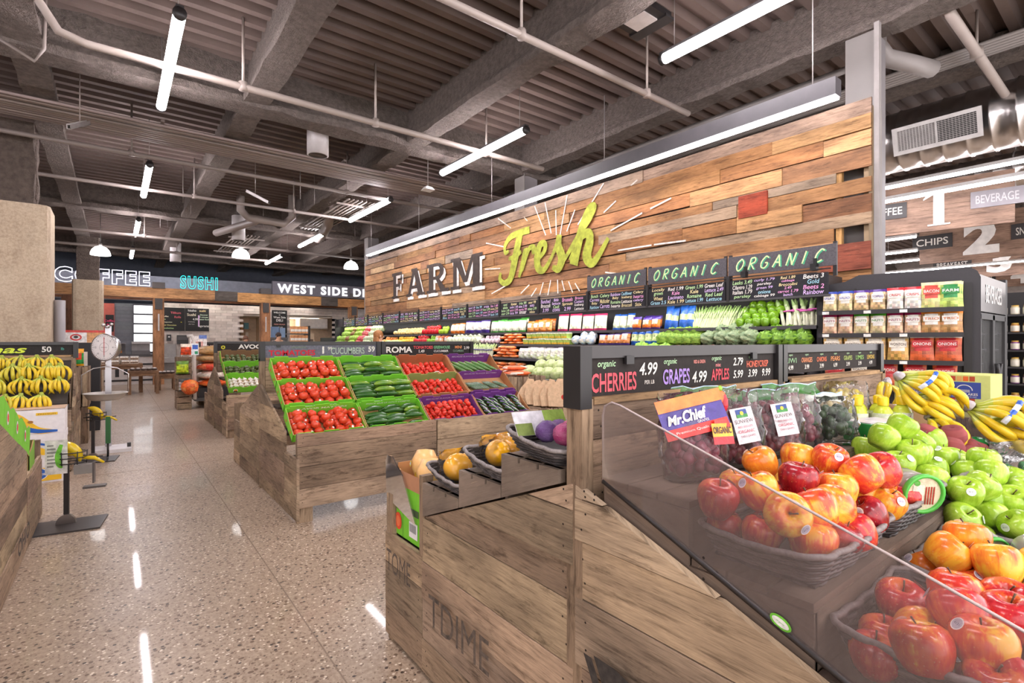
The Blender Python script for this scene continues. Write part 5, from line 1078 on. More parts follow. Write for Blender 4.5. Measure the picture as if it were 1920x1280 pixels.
# ---------------------------------------------------------------- foreground stand of organic fruit
random.seed(77)
GX, GX2 = 1.02, 3.46
fs = stand('large crate wood stand in the foreground holding the organic fruit', GX, GX2, 1.03, -.3, 2.3, zf=.683, zr=1.0, lowlen=.37, h=.15)
FO = Vector((GX, 1.03, 0)); FL = Fr((GX, 0, 0), (0, -1, 0), (0, 0, 1))
INK = plain('stencil_ink', .85, nz=(55, .5)); b = MB(); k = C('5a4e45')
b.text('TOME', FL, -2.11, .40, .10, k, .0245, 'c', .24); b.text('TDIME', FL, -1.62, .33, .12, k, .0245, 'c', .42); b.text('I', FL, -1.25, .16, .1, k, .0245, bold=.05); b.text('J', FL, -.93, .50, .13, C('38322e'), .0245, bold=.06, shear=-.5); b.text('D', FL, -.84, .5, .15, C('38322e'), .0247, bold=.07, shear=-.5); b.text('I', FL, -.72, .46, .13, C('38322e'), .0245, bold=.07, shear=-.5)
obj('stencil', rel(b, FO), INK, fs)
price_sign('black chalk sign listing organic cherries, grapes and apples', GX-.01, 2.21, 1.03, 1.242, 1.387, [
    ('organic', .13, .09, .024, C('a9c9a0'), dict(sh=.2)), ('CHERRIES', .165, .038, .056, C('cf5a64'), dict(w=.2, b=.02)), ('4.99', .325, .072, .04, Wt, dict(sh=.2, w=.09)), ('PER LB', .33, .03, .012, C('cfc8c0'), {}),
    ('organic', .44, .09, .022, C('a9c9a0'), dict(sh=.2)), ('GRAPES', .475, .042, .05, C('a98ad0'), dict(w=.15, b=.02)), ('4.99', .61, .035, .04, Wt, dict(sh=.2, w=.09)), ('RED & GREEN', .61, .088, .012, C('d98a80'), dict(w=.07)),
    ('organic', .72, .095, .02, C('a9c9a0'), dict(sh=.2)), ('misc', .73, .073, .013, C('e08a8a'), {}), ('APPLES', .745, .038, .042, C('d0505a'), dict(w=.12, b=.02)), ('2.79', .87, .082, .03, Wt, dict(sh=.2)), ('5.99', .87, .034, .03, Wt, dict(sh=.2)),
    ('organic', .98, .097, .018, C('a9c9a0'), dict(sh=.2)), ('HONEYCRISP', 1.02, .07, .026, C('e0705a'), dict(w=.17)), ('3.99', .98, .034, .03, Wt, dict(sh=.2)), ('9.99', 1.09, .034, .03, Wt, dict(sh=.2))], C('2a2422'), (.2, .95))
price_sign('shorter black chalk sign of small organic prices at the right end', 2.2, 3.42, 1.03, 1.262, 1.387, [q for i, (s, c) in enumerate((('KIWI', '8fb08a'), ('ORANGES', 'e0926a'), ('ONIONS', 'e07a5a'), ('PEARS', 'd9905a'), ('GRAPES', 'a9b86a'), ('LIMES', '8fb86a'), ('LEMONS', 'd9b85a'))) for q in (('organic', .12+.16*i, .078, .011, C('a9c9a0'), dict(sh=.2)), (s, .12+.16*i, .055, .022, C(c), dict(w=.11, b=.01)), (('4.99', '3.99', '3.99', '6.99', '3.99', '3.99', '4.99')[i], .12+.16*i, .024, .02, Wt, {}))], C('2e2826'))
# acrylic side guard and its sticker
t = thing('acrylic_guard', 'clear acrylic side guard rising over the sloping end of the foreground stand', 'guard', (1.05, .94, 1.03)); o = Vector((1.05, .94, 1.03)); b = MB()
P = [(.945, 1.027), (.405, .806), (-.29, .52), (-.29, .83), (.28, 1.03), (.885, 1.232), (.915, 1.238), (.94, 1.225), (.947, 1.2)]
b.prism([Vector((1.043, y, z))-o for y, z in P], (.006, 0, 0), (1, 1, 1)); obj('panel', b, ACRYL, t)
b = MB(); E1 = [Vector((1.046, y, z))-o for y, z in P[3:]+P[:1]]; b.tube(E1, .0028, C('b9a9a6'), 6); obj('top_edge', b, PLASTIC, t, label='pale polished edge')
b = MB(); b.tube([Vector((1.046, y, z-.004))-o for y, z in P[:3]], .007, C('2b2625'), 6); obj('bottom_channel', b, SATIN, t)
b = MB(); F = Fr((1.0405, .475, .845), (0, -.92, -.38), (0, -.38, .92)); b.disc(F, 0, 0, .022, C('6fc23a'), .001, 20, .0125); b.disc(F, 0, 0, .0175, C('e9e9e2'), .0015, 20, .008); b.text('organic', F, 0, 0, .005, C('4a8a3a'), .002); obj('sticker', b, PAPER, t, loc=tuple(-o))
t = thing('acrylic_guard', 'clear acrylic guard at the far right end beyond the bananas', 'guard', (3.46, .94, 1.03)); o = Vector((3.46, .94, 1.03)); b = MB()
b.prism([Vector((3.457, y, z))-o for y, z in [(.945, 1.027), (.405, .806), (.2, .72), (.2, .93), (.28, .965), (.94, 1.17)]], (.006, 0, 0), (1, 1, 1)); obj('panel', b, ACRYL, t)
b = MB(); b.tube([Vector((3.46, y, z))-o for y, z in [(.2, .93), (.28, .965), (.94, 1.17)]], .003, C('b9a9a6'), 6); b.tube([Vector((3.45, .5, .8))-o, Vector((3.45, .5, 1.035))-o], .005, C('d9cfc6'), 6); obj('top_edge', b, PLASTIC, t)
# stepped shelves, near side and far side
SG = C('7b6b60')
def steps(name, segs, xa, xb, d):
    for z, ya, yb in segs:
        b = MB(); n = 3; w = (yb-ya)/n
        for i in range(n): b.box((xa, ya+w*i+.003, z-.016), (xb, ya+w*(i+1)-.003, z), vary(SG, .05))
        yr = ya if d < 0 else yb; b.box((xa, min(yr, yr+d*-.016), z-.20), (xb, max(yr, yr+d*-.016), z-.016), vary(SG, .05))
        obj(name, rel(b, FO), STEPW, fs)
steps('step', ((1.025, .69, .97), (.895, .42, .69), (.765, .15, .42), (.635, -.12, .15)), 1.062, 3.44, -1)
b = MB()
for z, ya, yb in ((1.008, .69, .95), (.878, .42, .69), (.748, .15, .42)): b.prism([(1.055, yb, z), (1.055, ya, z), (1.055, ya, z-.2), (1.055, yb, z-.1)], (.016, 0, 0), vary(SG, .05))
obj('step_end', rel(b, FO), STEPW, fs)
steps('step', ((1.028, 1.09, 1.365), (.922, 1.365, 1.63), (.812, 1.63, 1.915)), 1.03, 3.44, 1)
for z, ya, yb in ((1.028, 1.09, 1.365), (.922, 1.37, 1.63), (.812, 1.635, 1.915)):
    b = MB(); lo = lambda y: 1.0-.385*(y-1.06); n = 3; w = (yb-ya)/n; pts = [(ya, lo(ya)), (yb, lo(yb)), (yb, z)]
    for i in (2, 1):
        y = ya+w*i; pts += [(y+.006, z), (y+.006, z-.016), (y-.006, z-.016), (y-.006, z)]
    pts += [(ya, z)]; b.prism([(GX-.006, y, q) for y, q in pts], (.03, 0, 0), vary(C('85766b'), .05)); obj('step_bracket', rel(b, FO), STEPW, fs)
b = MB(); b.box((GX, 1.925, .5), (GX+.05, 1.955, .835), C('8a7562')); obj('corner_post', rel(b, FO), WOOD, fs)
b = MB(); b.box((GX+.02, 1.94, .46), (3.44, 2.28, .49), C('4b4038')); obj('step', rel(b, FO), STEPW, fs)
# wicker baskets
WC = [C('4a4444'), C('575050'), C('3b3636'), C('655d5c')]
def basket(label, cx, cy, z, wx, wy, h, lift=.014, tilt=0, rows=11, rz=0):
    t = thing('wicker_basket', label, 'basket', (cx, cy, z), (R(tilt), 0, rz)); N = 72
    def path(k, f):
        out = []; gx, gy = wx/2*(.82+.18*f), wy/2*(.80+.20*f); c = .03
        for i in range(N):
            a = 2*PI*i/N; x = max(-1, min(1, 1.32*math.cos(a))); y = max(-1, min(1, 1.32*math.sin(a)))
            lf = lift*f*(abs(x)*abs(y))**1.5
            wv = .0022*(1 if (i//2+k) % 2 else -1); q = Vector((x*gx, y*gy, 0)); nn = Vector((math.cos(a), math.sin(a), 0))
            q = q+nn*wv; out.append((q.x, q.y, h*f+lf))
        return out
    b = MB()
    for k in range(rows): b.tube(path(k, (k+.4)/rows), h/rows*.56, random.choice(WC), 5, closed=True)
    obj('woven_wall', b, WICKER, t)
    b = MB(); p = path(0, 1.02); b.tube(p, .007, C('857d7b'), 7, closed=True); obj('rim', b, WICKER, t)  # rim coloured lighter than the weave as a painted highlight
    b = MB(); b.box((-wx*.41, -wy*.40, 0), (wx*.41, wy*.40, .006), C('3b3636'))
    pa, pb = path(0, .05), path(0, .98); kk = lambda p, s: (p[0]*s, p[1]*s, p[2]); M_ = len(pa); b.add([kk(p, .985) for p in pa]+[kk(p, .985) for p in pb], [(i, (i+1) % M_, M_+(i+1) % M_, M_+i) for i in range(M_)], C('2b2727')); obj('basket_floor', b, WICKER, t); return t
basket('dark wicker basket of red and orange apples in front, on the middle step', 1.30, .555, .897, .43, .275, .064)
basket('wicker basket with a plastic tub among apples, beside the front apple basket', 1.755, .555, .897, .45, .275, .066)
basket('wicker basket of green apples on the middle step', 2.22, .555, .897, .45, .275, .066)
basket('wicker basket of dark peaches on the middle step', 2.67, .555, .897, .42, .275, .066)
basket('lowest dark wicker basket of red apples at the bottom right corner', 1.30, .265, .767, .41, .29, .076)
basket('low wicker basket of orange yellow apples at the right edge', 1.735, .265, .767, .43, .29, .078)
basket('low wicker basket of green apples at the right edge', 2.19, .265, .767, .45, .29, .078)
basket('low wicker basket under the clear plastic bag at the right edge', 2.66, .265, .767, .45, .29, .078)
# apples
def apple_mat(name, a, bcol, c, k=3.0):
    n = NT(name); v = n.tex('Object'); oi = n.n('ObjectInfo'); ad = n.n('VectorMath', operation='ADD'); n.l(v, ad.inputs[0])
    sc = n.n('VectorMath', operation='SCALE'); n.l(oi.outputs['Random'], sc.inputs['Scale']); sc.inputs[0].default_value = (37, 11, 23); n.l(sc.outputs[0], ad.inputs[1])
    f = n.noise(ad.outputs[0], 30, 3, .6); big = n.noise(ad.outputs[0], 14, 2, .5); mp = n.n('Mapping'); mp.inputs['Scale'].default_value = (90, 90, 9); n.l(ad.outputs[0], mp.inputs[0]); st = n.noise(mp.outputs[0], 1, 3, .7)
    m = n.mix(.45, big, st); m = n.mix(.25, m, f); col = n.ramp(m, [(.42, a), (.5, bcol), (.57, c)])
    sp = n.n('TexVoronoi'); sp.inputs['Scale'].default_value = 170; n.l(v, sp.inputs['Vector']); dots = n.ramp(sp.outputs['Distance'], [(.10, (1, 1, 1)), (.2, (0, 0, 0))])
    col = n.mix(n.mix(1, dots, (.3, .3, .3), 'MULTIPLY'), col, C('f2d9a0')); at = n.n('Attribute', attribute_name='tint'); col = n.mix(1, col, at.outputs['Color'], 'MULTIPLY')
    n.l(col, n.b.inputs['Base Color']); n.b.inputs['Roughness'].default_value = .24; n.b.inputs['Subsurface Weight'].default_value = 0; n.b.inputs['Coat Weight'].default_value = .15; return n.m
AM = dict(red=apple_mat('apple_red', C('b01f2c'), C('c93238'), C('e06a3c')), blush=apple_mat('apple_blush', C('d23a30'), C('e8632f'), C('f2b03a')), gold=apple_mat('apple_gold', C('e2572f'), C('f29a35'), C('f5c23f')),
          dark=apple_mat('apple_dark', C('7f1622'), C('a3202c'), C('bb3a34')), green=apple_mat('apple_green', C('8fb52c'), C('a5c83a'), C('b9d652')), amber=apple_mat('apple_amber', C('e0762a'), C('ec8f2c'), C('f2b038')))
def apple(kind, r=.042):
    b = MB(); W_ = (1, 1, 1); g = (.95, 1.0, .55) if kind != 'green' else (.85, .9, .6)
    pr = [(.001, -.70), (.16, -.76), (.36, -.88), (.62, -.82), (.85, -.45), (.97, -.02), (1.0, .22), (.96, .48), (.82, .72), (.6, .86), (.38, .87), (.2, .76), (.09, .58), (.001, .5)]
    b.lathe([(a*r, z*r*.98) for a, z in pr], [W_]*9+[(1, 1, .9), g, (.85, .85, .4), (.6, .5, .3)], 24, wob=lambda a, z: 1+.018*math.cos(5*a)+(.012*math.cos(3*a)))
    s = MB(); s.tube([(0, 0, .5*r), (.004, 0, .78*r), (.009, .002, 1.02*r)], [.0014, .0012, .0018], C('5a3f28'), 6)
    k = MB(); a = Vector((.62, -.35, .62)).normalized(); q = a*r*1.082; rr = Vector((0, 0, 1)).cross(a).normalized(); F = Fr(q, rr, a.cross(rr)); k.disc(F, 0, 0, .0105, C('f1efee'), .001, 14); k.disc(F, 0, 0, .0088, C('b9b6c4') if kind != 'green' else C('d9e2d0'), .0013, 14); k.text('4131', F, 0, 0, .0042, C('5a5a78'), .0016)
    o = obj('apple', b, AM[kind]); o['category'] = 'apple'; o['label'] = 'x'; obj('stem', s, VEG, o); obj('sticker', k, PAPER, o); return Kind(o)
APL = {k: apple(k) for k in AM}
def put(kind, p, label, tilt=(0, 0), rz=0, s=1, group=None): return APL[kind].put(p, (R(tilt[0]), R(tilt[1]), R(rz)), label, group, s)
A = [  # front basket
 ('red', (1.105, .647, 1.035), 'large pinkish red apple at the left behind the acrylic, highest at that corner', (10, -8), 20, 1.12), ('blush', (1.185, .59, 1.052), 'orange red apple just right of the pinkish one, behind the acrylic edge', (25, 0), 200, 1.1),
 ('amber', (1.325, .655, 1.085), 'all orange apple at the top left of the front basket heap', (-20, 25), 90, 1.02), ('gold', (1.47, .625, 1.082), 'orange and red apple at the top middle of the front heap', (15, 10), 60, 1.08),
 ('blush', (1.475, .548, 1.09), 'apple with a white sticker at the top right of the front heap', (0, 20), 250, 1.04), ('dark', (1.31, .556, 1.065), 'dark crimson apple with a sticker in the middle of the front basket', (5, 5), -30, 1.08),
 ('amber', (1.45, .65, 1.0), 'peachy orange apple half hidden left of the dark crimson apple', (30, 0), 40, 1), ('gold', (1.545, .575, 1.01), 'yellow apple behind the dark crimson apple', (0, 40), 10, 1.02), ('blush', (1.469, .473, 1.07), 'large orange red apple leaning at the right of the front basket', (35, 30), 140, 1.15),
 ('red', (1.55, .456, 1.07), 'red apple with a sticker at the right end of the front heap', (30, 35), 200, 1.08), ('gold', (1.39, .5, 1.04), 'yellow apple with its dimple showing mid front heap', (8, 0), 120, 1.08), ('amber', (1.543, .5, 1.01), 'orange apple low at the right of the front basket', (0, 30), 30, 1),
 ('gold', (1.12, .5, 1.035), 'yellow orange apple against the acrylic edge, second from the front', (65, 20), 300, 1.12), ('blush', (1.21, .478, 1.035), 'red and yellow apple with its stem up in the middle front of the basket', (28, 0), 180, 1.12), ('gold', (1.31, .48, 1.02), 'tall orange apple right of the stem up apple', (-60, 15), 75, 1.14),
 ('dark', (1.44, .452, .98), 'deep red apple low at the right rim of the front basket', (35, 0), 220, 1.05), ('blush', (1.177, .47, .972), 'large yellow and pink apple at the front rim corner behind the acrylic', (12, 0), 100, 1.16), ('dark', (1.283, .455, .96), 'dull red apple along the front rim, next to the corner apple', (25, 0), 20, 1),
 ('red', (1.345, .445, .962), 'orange red apple along the front rim, third from the corner', (30, 0), 200, 1.02), ('red', (1.155, .57, .965), 'bright red apple low behind the acrylic', (12, 0), 60, 1.05), ('red', (1.15, .655, .955), 'red apple under the pinkish one at the back left corner', (0, 10), 10, 1.0),
 ('blush', (1.22, .665, 1.04), 'orange apple with a long stem behind the front row', (0, 0), 80, 1.0)]
for k, p, l, t2, rz, s in A: put(k, p, l, t2, rz, s)
for i, p in enumerate([(1.25, .6, .95), (1.4, .64, .945), (1.4, .54, .95), (1.3, .53, .955), (1.48, .6, .945), (1.33, .6, 1.01), (1.24, .54, 1.0), (1.41, .57, 1.02)]): put('red', p, 'red apple buried inside the front basket heap', (random.uniform(-30, 30), random.uniform(-30, 30)), 40*i, 1, 'apples buried in the front heap')
for k, p, l in (('gold', (1.56, .45, .985), 'yellow red apple at the left of the tub basket'), ('red', (1.725, .46, .972), 'red apple in front of the plastic tub'), ('blush', (1.68, .5, 1.0), 'small orange apple behind the red one by the tub'), ('gold', (1.64, .55, 1.0), 'yellow apple behind the tub basket rim'), ('red', (1.83, .5, .945), 'red apple right of the tub'), ('blush', (1.62, .62, .98), 'orange apple at the back of the tub basket'), ('red', (1.75, .61, .955), 'red apple at the back of the tub basket'), ('red', (1.62, .5, .95), 'low red apple inside the tub basket')): put(k, p, l, (random.uniform(0, 35), random.uniform(-20, 20)), random.uniform(0, 360), 1.04)
for i, (p, l) in enumerate((((2.08, .556, 1.115), 'topmost green apple of the middle step'), ((2.0, .585, 1.085), 'large green apple just below the topmost one'), ((2.11, .67, 1.02), 'green apple at the left of the green heap'), ((2.33, .66, 1.03), 'green apple at the back of the heap'), ((1.93, .525, 1.015), 'big low green apple at the front left of the heap'), ((2.03, .515, 1.04), 'green apple with its stem to the right in the heap'), ((2.2, .54, 1.05), 'green apple right of the topmost one'), ((2.42, .55, 1.03), 'farthest green apple of the heap'), ((2.31, .494, .99), 'green apple near the rim, second from the right'), ((2.17, .493, .97), 'green apple resting on the rim'), ((2.40, .485, .97), 'rightmost green apple on the rim'), ((2.02, .464, .97), 'green apple at the front corner of the rim'))): put('green', p, l, (random.uniform(0, 35), random.uniform(-25, 25)), 70*i, 1.08)
for i, p in enumerate([(2.1, .6, .945), (2.2, .6, .945), (2.3, .58, .945), (2.1, .52, 1.03), (2.2, .61, 1.02), (2.05, .64, .95)]): put('green', p, 'green apple buried in the middle heap', (0, 0), 50*i, 1.05, 'buried green apples')
for i, (p, l) in enumerate((((2.30, .39, 1.0), 'topmost green apple at the right edge'), ((2.26, .365, .97), 'second highest green apple at the right edge'), ((2.27, .42, .955), 'green apple behind the topmost one at the right edge'), ((2.03, .384, .945), 'large green apple with a russet dimple'), ((1.985, .385, .875), 'shaded green apple below the russet one'), ((2.13, .366, .95), 'green apple right of the russet one'), ((2.13, .34, .86), 'green apple in the front row above the plastic tubs'), ((2.085, .275, .86), 'green apple nearest the right edge, above the barcode tub'), ((2.23, .31, .9), 'green apple in the middle of the right edge heap'), ((2.31, .29, .92), 'green apple far right with a stem'), ((2.4, .33, .93), 'farthest green apple at the right edge'))): put('green', p, l, (random.uniform(10, 50), random.uniform(-25, 25)), 80*i, 1.1)
for i, p in enumerate([(2.2, .38, .82), (2.3, .37, .83), (2.05, .36, .81), (2.2, .28, .82), (2.32, .38, .9), (2.13, .41, .9), (2.1, .2, .83), (2.25, .2, .84), (2.2, .36, .89)]): put('green', p, 'green apple low in the right edge heap', (0, 0), 50*i, 1.05, 'low green apples at the right edge')
for i, (k, p, l) in enumerate((('amber', (1.55, .325, .902), 'orange apple with a stem at the left of the low amber basket'), ('amber', (1.615, .303, .925), 'orange apple topmost in the low amber basket'), ('gold', (1.555, .24, .905), 'large golden apple in the middle of the low amber basket'), ('amber', (1.575, .372, .838), 'orange apple with a sticker at the back rim of the low amber basket'), ('blush', (1.56, .285, .838), 'orange apple low at the side rim'), ('gold', (1.585, .215, .845), 'yellow apple at the right edge of the low amber basket'), ('gold', (1.67, .25, .85), 'golden apple buried in the amber basket'), ('amber', (1.66, .34, .84), 'amber apple behind the others'), ('amber', (1.7, .2, .86), 'amber apple out at the right edge'), ('gold', (1.63, .17, .9), 'golden apple at the frame edge'))): put(k, p, l, (random.uniform(5, 40), random.uniform(-25, 25)), 65*i, 1.12)
for i, (k, p, l) in enumerate((('red', (1.29, .345, .858), 'dark red apple at the back of the lowest basket, half behind the acrylic'), ('blush', (1.367, .275, .882), 'orange red apple at the back of the lowest basket'), ('red', (1.227, .241, .9), 'bright red apple with a big white sticker'), ('red', (1.43, .205, .87), 'red apple at the right edge of the lowest basket'), ('red', (1.318, .186, .885), 'shiny red apple with a sticker at the right of the lowest basket'), ('gold', (1.194, .29, .85), 'golden apple with a yellow dimple behind the acrylic'), ('blush', (1.108, .266, .868), 'orange apple with a stem at the front left of the lowest basket'), ('blush', (1.165, .197, .885), 'yellow and red apple lowest in the middle'), ('red', (1.14, .17, .845), 'pink red apple at the bottom corner'))): put(k, p, l, (random.uniform(0, 35), random.uniform(-20, 20)), 75*i, 1.13)
for i, p in enumerate([(1.2, .35, .815), (1.38, .34, .815), (1.3, .26, .815), (1.2, .2, .81), (1.4, .17, .82), (1.3, .12, .83), (1.18, .09, .83), (1.12, .34, .815)]): put('red', p, 'red apple low in the lowest basket', (0, 0), 50*i, 1.03, 'low apples of the lowest basket')
b = MB(); b.lathe([(.001, -.034), (.02, -.033), (.037, -.01), (.038, .01), (.028, .03), (.008, .032), (.001, .026)], [C('c9573a'), C('a5463f'), C('8f3f42'), C('9a4a4a'), C('8a3f42'), C('7f3a3a')], 16, wob=lambda a, z: 1-.06*math.exp(-((a-PI)**2)*6)); PE = produce('peach', 'peach', b, plain('peach_fuzz', .8, nz=(20, .2)))
for i, p in enumerate([(2.5, .515, .995), (2.56, .52, 1.035), (2.42, .57, 1.045), (2.53, .465, .965), (2.66, .485, .972), (2.6, .5, .95), (2.74, .54, .99), (2.64, .55, 1.02), (2.5, .6, .97), (2.75, .48, .95), (2.82, .52, .95), (2.6, .6, .95), (2.72, .6, .95), (2.68, .52, .945)]): PE.put(p, (random.uniform(0, .8), random.uniform(-.5, .5), random.uniform(0, 6)), 'dark fuzzy peach in the peach basket', 'peaches in the wicker basket', 1.15)
def lid_tub(label, loc, rot, barcode=False, s=1):
    t = thing('plastic_tub', label, 'plastic tub', loc, rot); t.scale = (s, s, s); b = MB(); b.lathe([(.001, 0), (.042, .0), (.05, .075), (.048, .076), (.04, .004)], C('cfc4b4'), 20, axis=(0, -1, 0)); obj('cup', b, GLASSY, t)
    b = MB(); b.lathe([(.046, .072), (.054, .072), (.055, .086), (.047, .086), (.046, .08)], C('57bf4a'), 24, axis=(0, -1, 0)); obj('lid_rim', b, PLASTIC, t)
    b = MB(); F = Fr((0, -.08, 0)); b.disc(F, 0, 0, .046, C('d9d2b4'), 0, 24); b.rect(F, -.03, -.02, .0, .025, C('f1ecda'), .001); [b.rect(F, .004+i*.007, -.03, .008+i*.007, .02, C('a33a2a'), .001) for i in range(4)]; b.disc(F, -.02, .03, .008, C('5fb04a'), .0015)
    obj('lid_print', b, PAPER, t)
    if barcode:
        b = MB(); b.box((-.03, -.05, .047), (.03, -.015, .05), C('f1efee')); [b.box((-.02+i*.005, -.045, .05), (-.018+i*.005, -.02, .0505), C('2b2b2b')) for i in range(8)]; obj('barcode_label', b, PAPER, t)
GLASSY = film('tub_plastic', (.95, .93, .9), .6, .1, 0, (.7, .65, .58))
lid_tub('green rimmed plastic tub standing among the apples of the second basket', (1.775, .475, 1.0), (R(8), 0, R(-38)))
lid_tub('green rimmed plastic tub left of the two others by the amber apples', (1.80, .385, .865), (R(25), 0, R(-40)), False, .8)
lid_tub('green rimmed plastic tub between the other two by the amber apples', (1.90, .345, .865), (R(25), 0, R(-40)), False, .8)
lid_tub('green rimmed plastic tub with a barcode label at the right edge', (1.86, .23, .875), (R(20), R(10), R(-48)), True, .85)
# grape bags on the upper step
GRAPE = plain('grape_skin', .35, nz=(30, .25))
def poly_bag(name, label, loc, w, h, d, rz, tilt, gc, n=60, top=None, card=None, seed=1, fillh=.62):
    random.seed(seed); t = thing(name, label, 'bag', loc, (R(tilt), 0, R(rz))); b = MB(); N = 12; M = 12; V = []
    for j in range(M+1):
        v = j/M; dd = d/2*(max(0, 1-max(0, v-.4)/.6)**.7 if v > .4 else (.75+.25*math.sin(v/.4*PI/2)))
        for i in range(2*N):
            a = 2*PI*i/(2*N); V.append((w/2*(.9+.12*v)*math.copysign(abs(math.cos(a))**.7, math.cos(a))+random.uniform(-.006, .006), (dd+.003)*math.copysign(abs(math.sin(a))**.8, math.sin(a))+random.uniform(-.006, .006), v*h+random.uniform(-.004, .004)))
    b.add(V, [(j*2*N+i, j*2*N+(i+1) % (2*N), (j+1)*2*N+(i+1) % (2*N), (j+1)*2*N+i) for j in range(M) for i in range(2*N)]+[tuple(range(2*N-1, -1, -1))], (1, 1, 1), True); obj('bag_film', b, BAGF, t)
    if n:
        b = MB()
        for _ in range(n):
            a = random.uniform(0, 2*PI); q = random.random()**.5; z = random.uniform(.02, h*fillh); kk = 1-.45*(z/h); r = random.uniform(.0125, .0165)
            b.ball((w*.43*q*math.cos(a)*kk, d*.40*q*math.sin(a)*kk, z), (r, r, r*1.15), vary(mixc(gc, (0, 0, 0), .25), .25), 9, 6)
        obj('grape_cluster', b, GRAPE, t)
    if top:
        b = MB(); V = []
        for j in range(3):
            for i in range(7): V.append(((i/6-.5)*w*1.08, -.004-.012*math.sin(i*1.9)*.5-(.02 if j == 0 else 0), h*(.80+.1*j)+.006*math.sin(i*2.3)))
        b.add(V, [(j*7+i, j*7+i+1, j*7+7+i+1, j*7+7+i) for j in range(2) for i in range(6)], top, True); b.tube([((i/6-.5)*w*1.1, -.006*math.sin(i*1.9), h*1.0+.005*math.sin(i*2.3)) for i in range(7)], .004, C('b9d3e8'), 6); obj('zip_top', b, PAPER, t)
    if card:
        b = MB(); F = Fr((0, -d*.56, h*.3), (1, 0, .12), (0, .28, 1)); b.rect(F, -.035, 0, .04, .105, C('e2d6d9'), .004); b.rect(F, -.018, .075, .02, .1, C('2c4a8a'), .005); b.rect(F, -.018, .075, .02, .085, C('3a8a3a'), .006); b.disc(F, .001, .088, .006, C('f2c22f'), .0065, 12)
        b.text('SUNVIEW', F, .002, .064, .012, C('3a3436'), .006, 'c', .062); b.text('RED SEEDLESS', F, .002, .048, .006, C('b0485a'), .006, 'c', .05); b.text('ORGANIC', F, .002, .034, .009, C('c0485a'), .006, 'c', .055); b.text('TABLE GRAPES', F, .002, .02, .006, C('a0707a'), .006, 'c', .05); obj('label_card', b, PAPER, t)
    return t
RG = C('7a2c38')
t = poly_bag('grape_bag', 'bag of red grapes with an orange and purple header standing behind the acrylic', (1.25, .80, 1.027), .19, .235, .13, -28, -6, C('94465a'), 120, None, None, 11, .66)
b = MB(); F = Fr((0, -.045, .165), (1, 0, .2), (-.2, .25, 1)); b.fbox(F, (-.115, -.045, -.001), (.105, .052, .0), C('4a3a8c'))
for q, c, w in ((((-.115, .036), (.11, .075)), C('f2803a'), .003), (((-.115, -.05), (.1, -.018)), C('e0342f'), .003)): b.rect(F, q[0][0], q[0][1], q[1][0], q[1][1], c, w)
b.text('Mr.', F, -.07, .008, .03, Wt, .004, bold=.04, shear=.3); b.text('Chief', F, .0, .012, .036, Wt, .004, 'c', .085, bold=.04, shear=.3); b.text('GRAPES', F, .02, -.012, .008, Wt, .004); b.text('Premium Quality', F, -.02, -.034, .01, Wt, .004, 'c', .12)
b.ball((.095, -.02, .225), (.03, .012, .03), C('f07a3a'), 10, 6, .1); b.ball((.115, -.024, .21), (.014, .008, .03), C('c9283a'), 8, 5, .1); b.ball((.105, -.022, .255), (.01, .005, .01), C('8fc23a'), 6, 4); b.v = [tuple(Vector((p[0]*.86-.012, p[1], .165+(p[2]-.165)*.86))) for p in b.v]; obj('header_card', b, PAPER, t)
b = MB(); F = Fr((.05, -.062, .125), (1, .15, 0), (0, .2, 1)); b.rect(F, -.03, -.01, .035, .025, C('f0b43a'), .003); b.rect(F, -.03, -.03, .035, -.01, C('d8303a'), .003); b.text('ORGANIC', F, .002, .007, .018, C('4a2a2c'), .004, 'c', .058, bold=.03); b.rect(F, -.02, .025, .02, .035, C('d8403a'), .004); obj('label_card', b, PAPER, t)
poly_bag('grape_bag', 'bag of dark red grapes with a white card, left one of the pair', (1.47, .80, 1.027), .2, .23, .12, -24, -10, RG, 150, None, 1, 12, .74)
poly_bag('grape_bag', 'bag of dark red grapes with a white card, right one of the pair', (1.72, .80, 1.027), .2, .22, .12, -30, -8, RG, 150, None, 1, 13, .74)
poly_bag('grape_bag', 'bag of red grapes without a card, right of the carded pair', (1.93, .82, 1.027), .17, .19, .12, -30, -8, C('84404c'), 110, None, None, 14, .72)
poly_bag('zip_bag', 'clear zip bag with a slanted green top leaning high against the chalk sign', (1.56, .93, 1.06), .24, .19, .07, -22, -14, RG, 40, C('4a6f30'), None, 15, .4)
poly_bag('zip_bag', 'clear zip bag with a green top and blue zip at the back', (1.88, .93, 1.03), .24, .19, .08, -20, -6, RG, 40, C('2f7034'), None, 16, .4)
poly_bag('zip_bag', 'clear zip bag with a tall green top at the back beside the ledge', (2.12, .92, 1.03), .24, .2, .08, -24, -6, C('6f8a3a'), 50, C('3d7a30'), None, 17, .5)
poly_bag('produce_bag', 'clear bag of dark leafy greens beside the grapes', (2.10, .76, 1.027), .15, .17, .12, -35, -5, C('41553a'), 70, None, None, 18, .75)
poly_bag('produce_bag', 'clear bag of yellow fruit behind the leafy greens bag', (2.68, .92, 1.027), .22, .19, .12, -30, -5, C('d9c04a'), 70, None, None, 19, .75)
poly_bag('produce_bag', 'clear bag of pale fruit with a white and green print', (2.30, .87, 1.027), .16, .16, .1, -30, -5, C('c9b98a'), 60, C('e9efe2'), None, 20, .8)
poly_bag('produce_bag', 'crumpled clear plastic bag at the right edge over the low basket', (2.75, .33, .86), .3, .16, .2, -30, -8, C('4a9a5a'), 24, None, None, 23, .5)
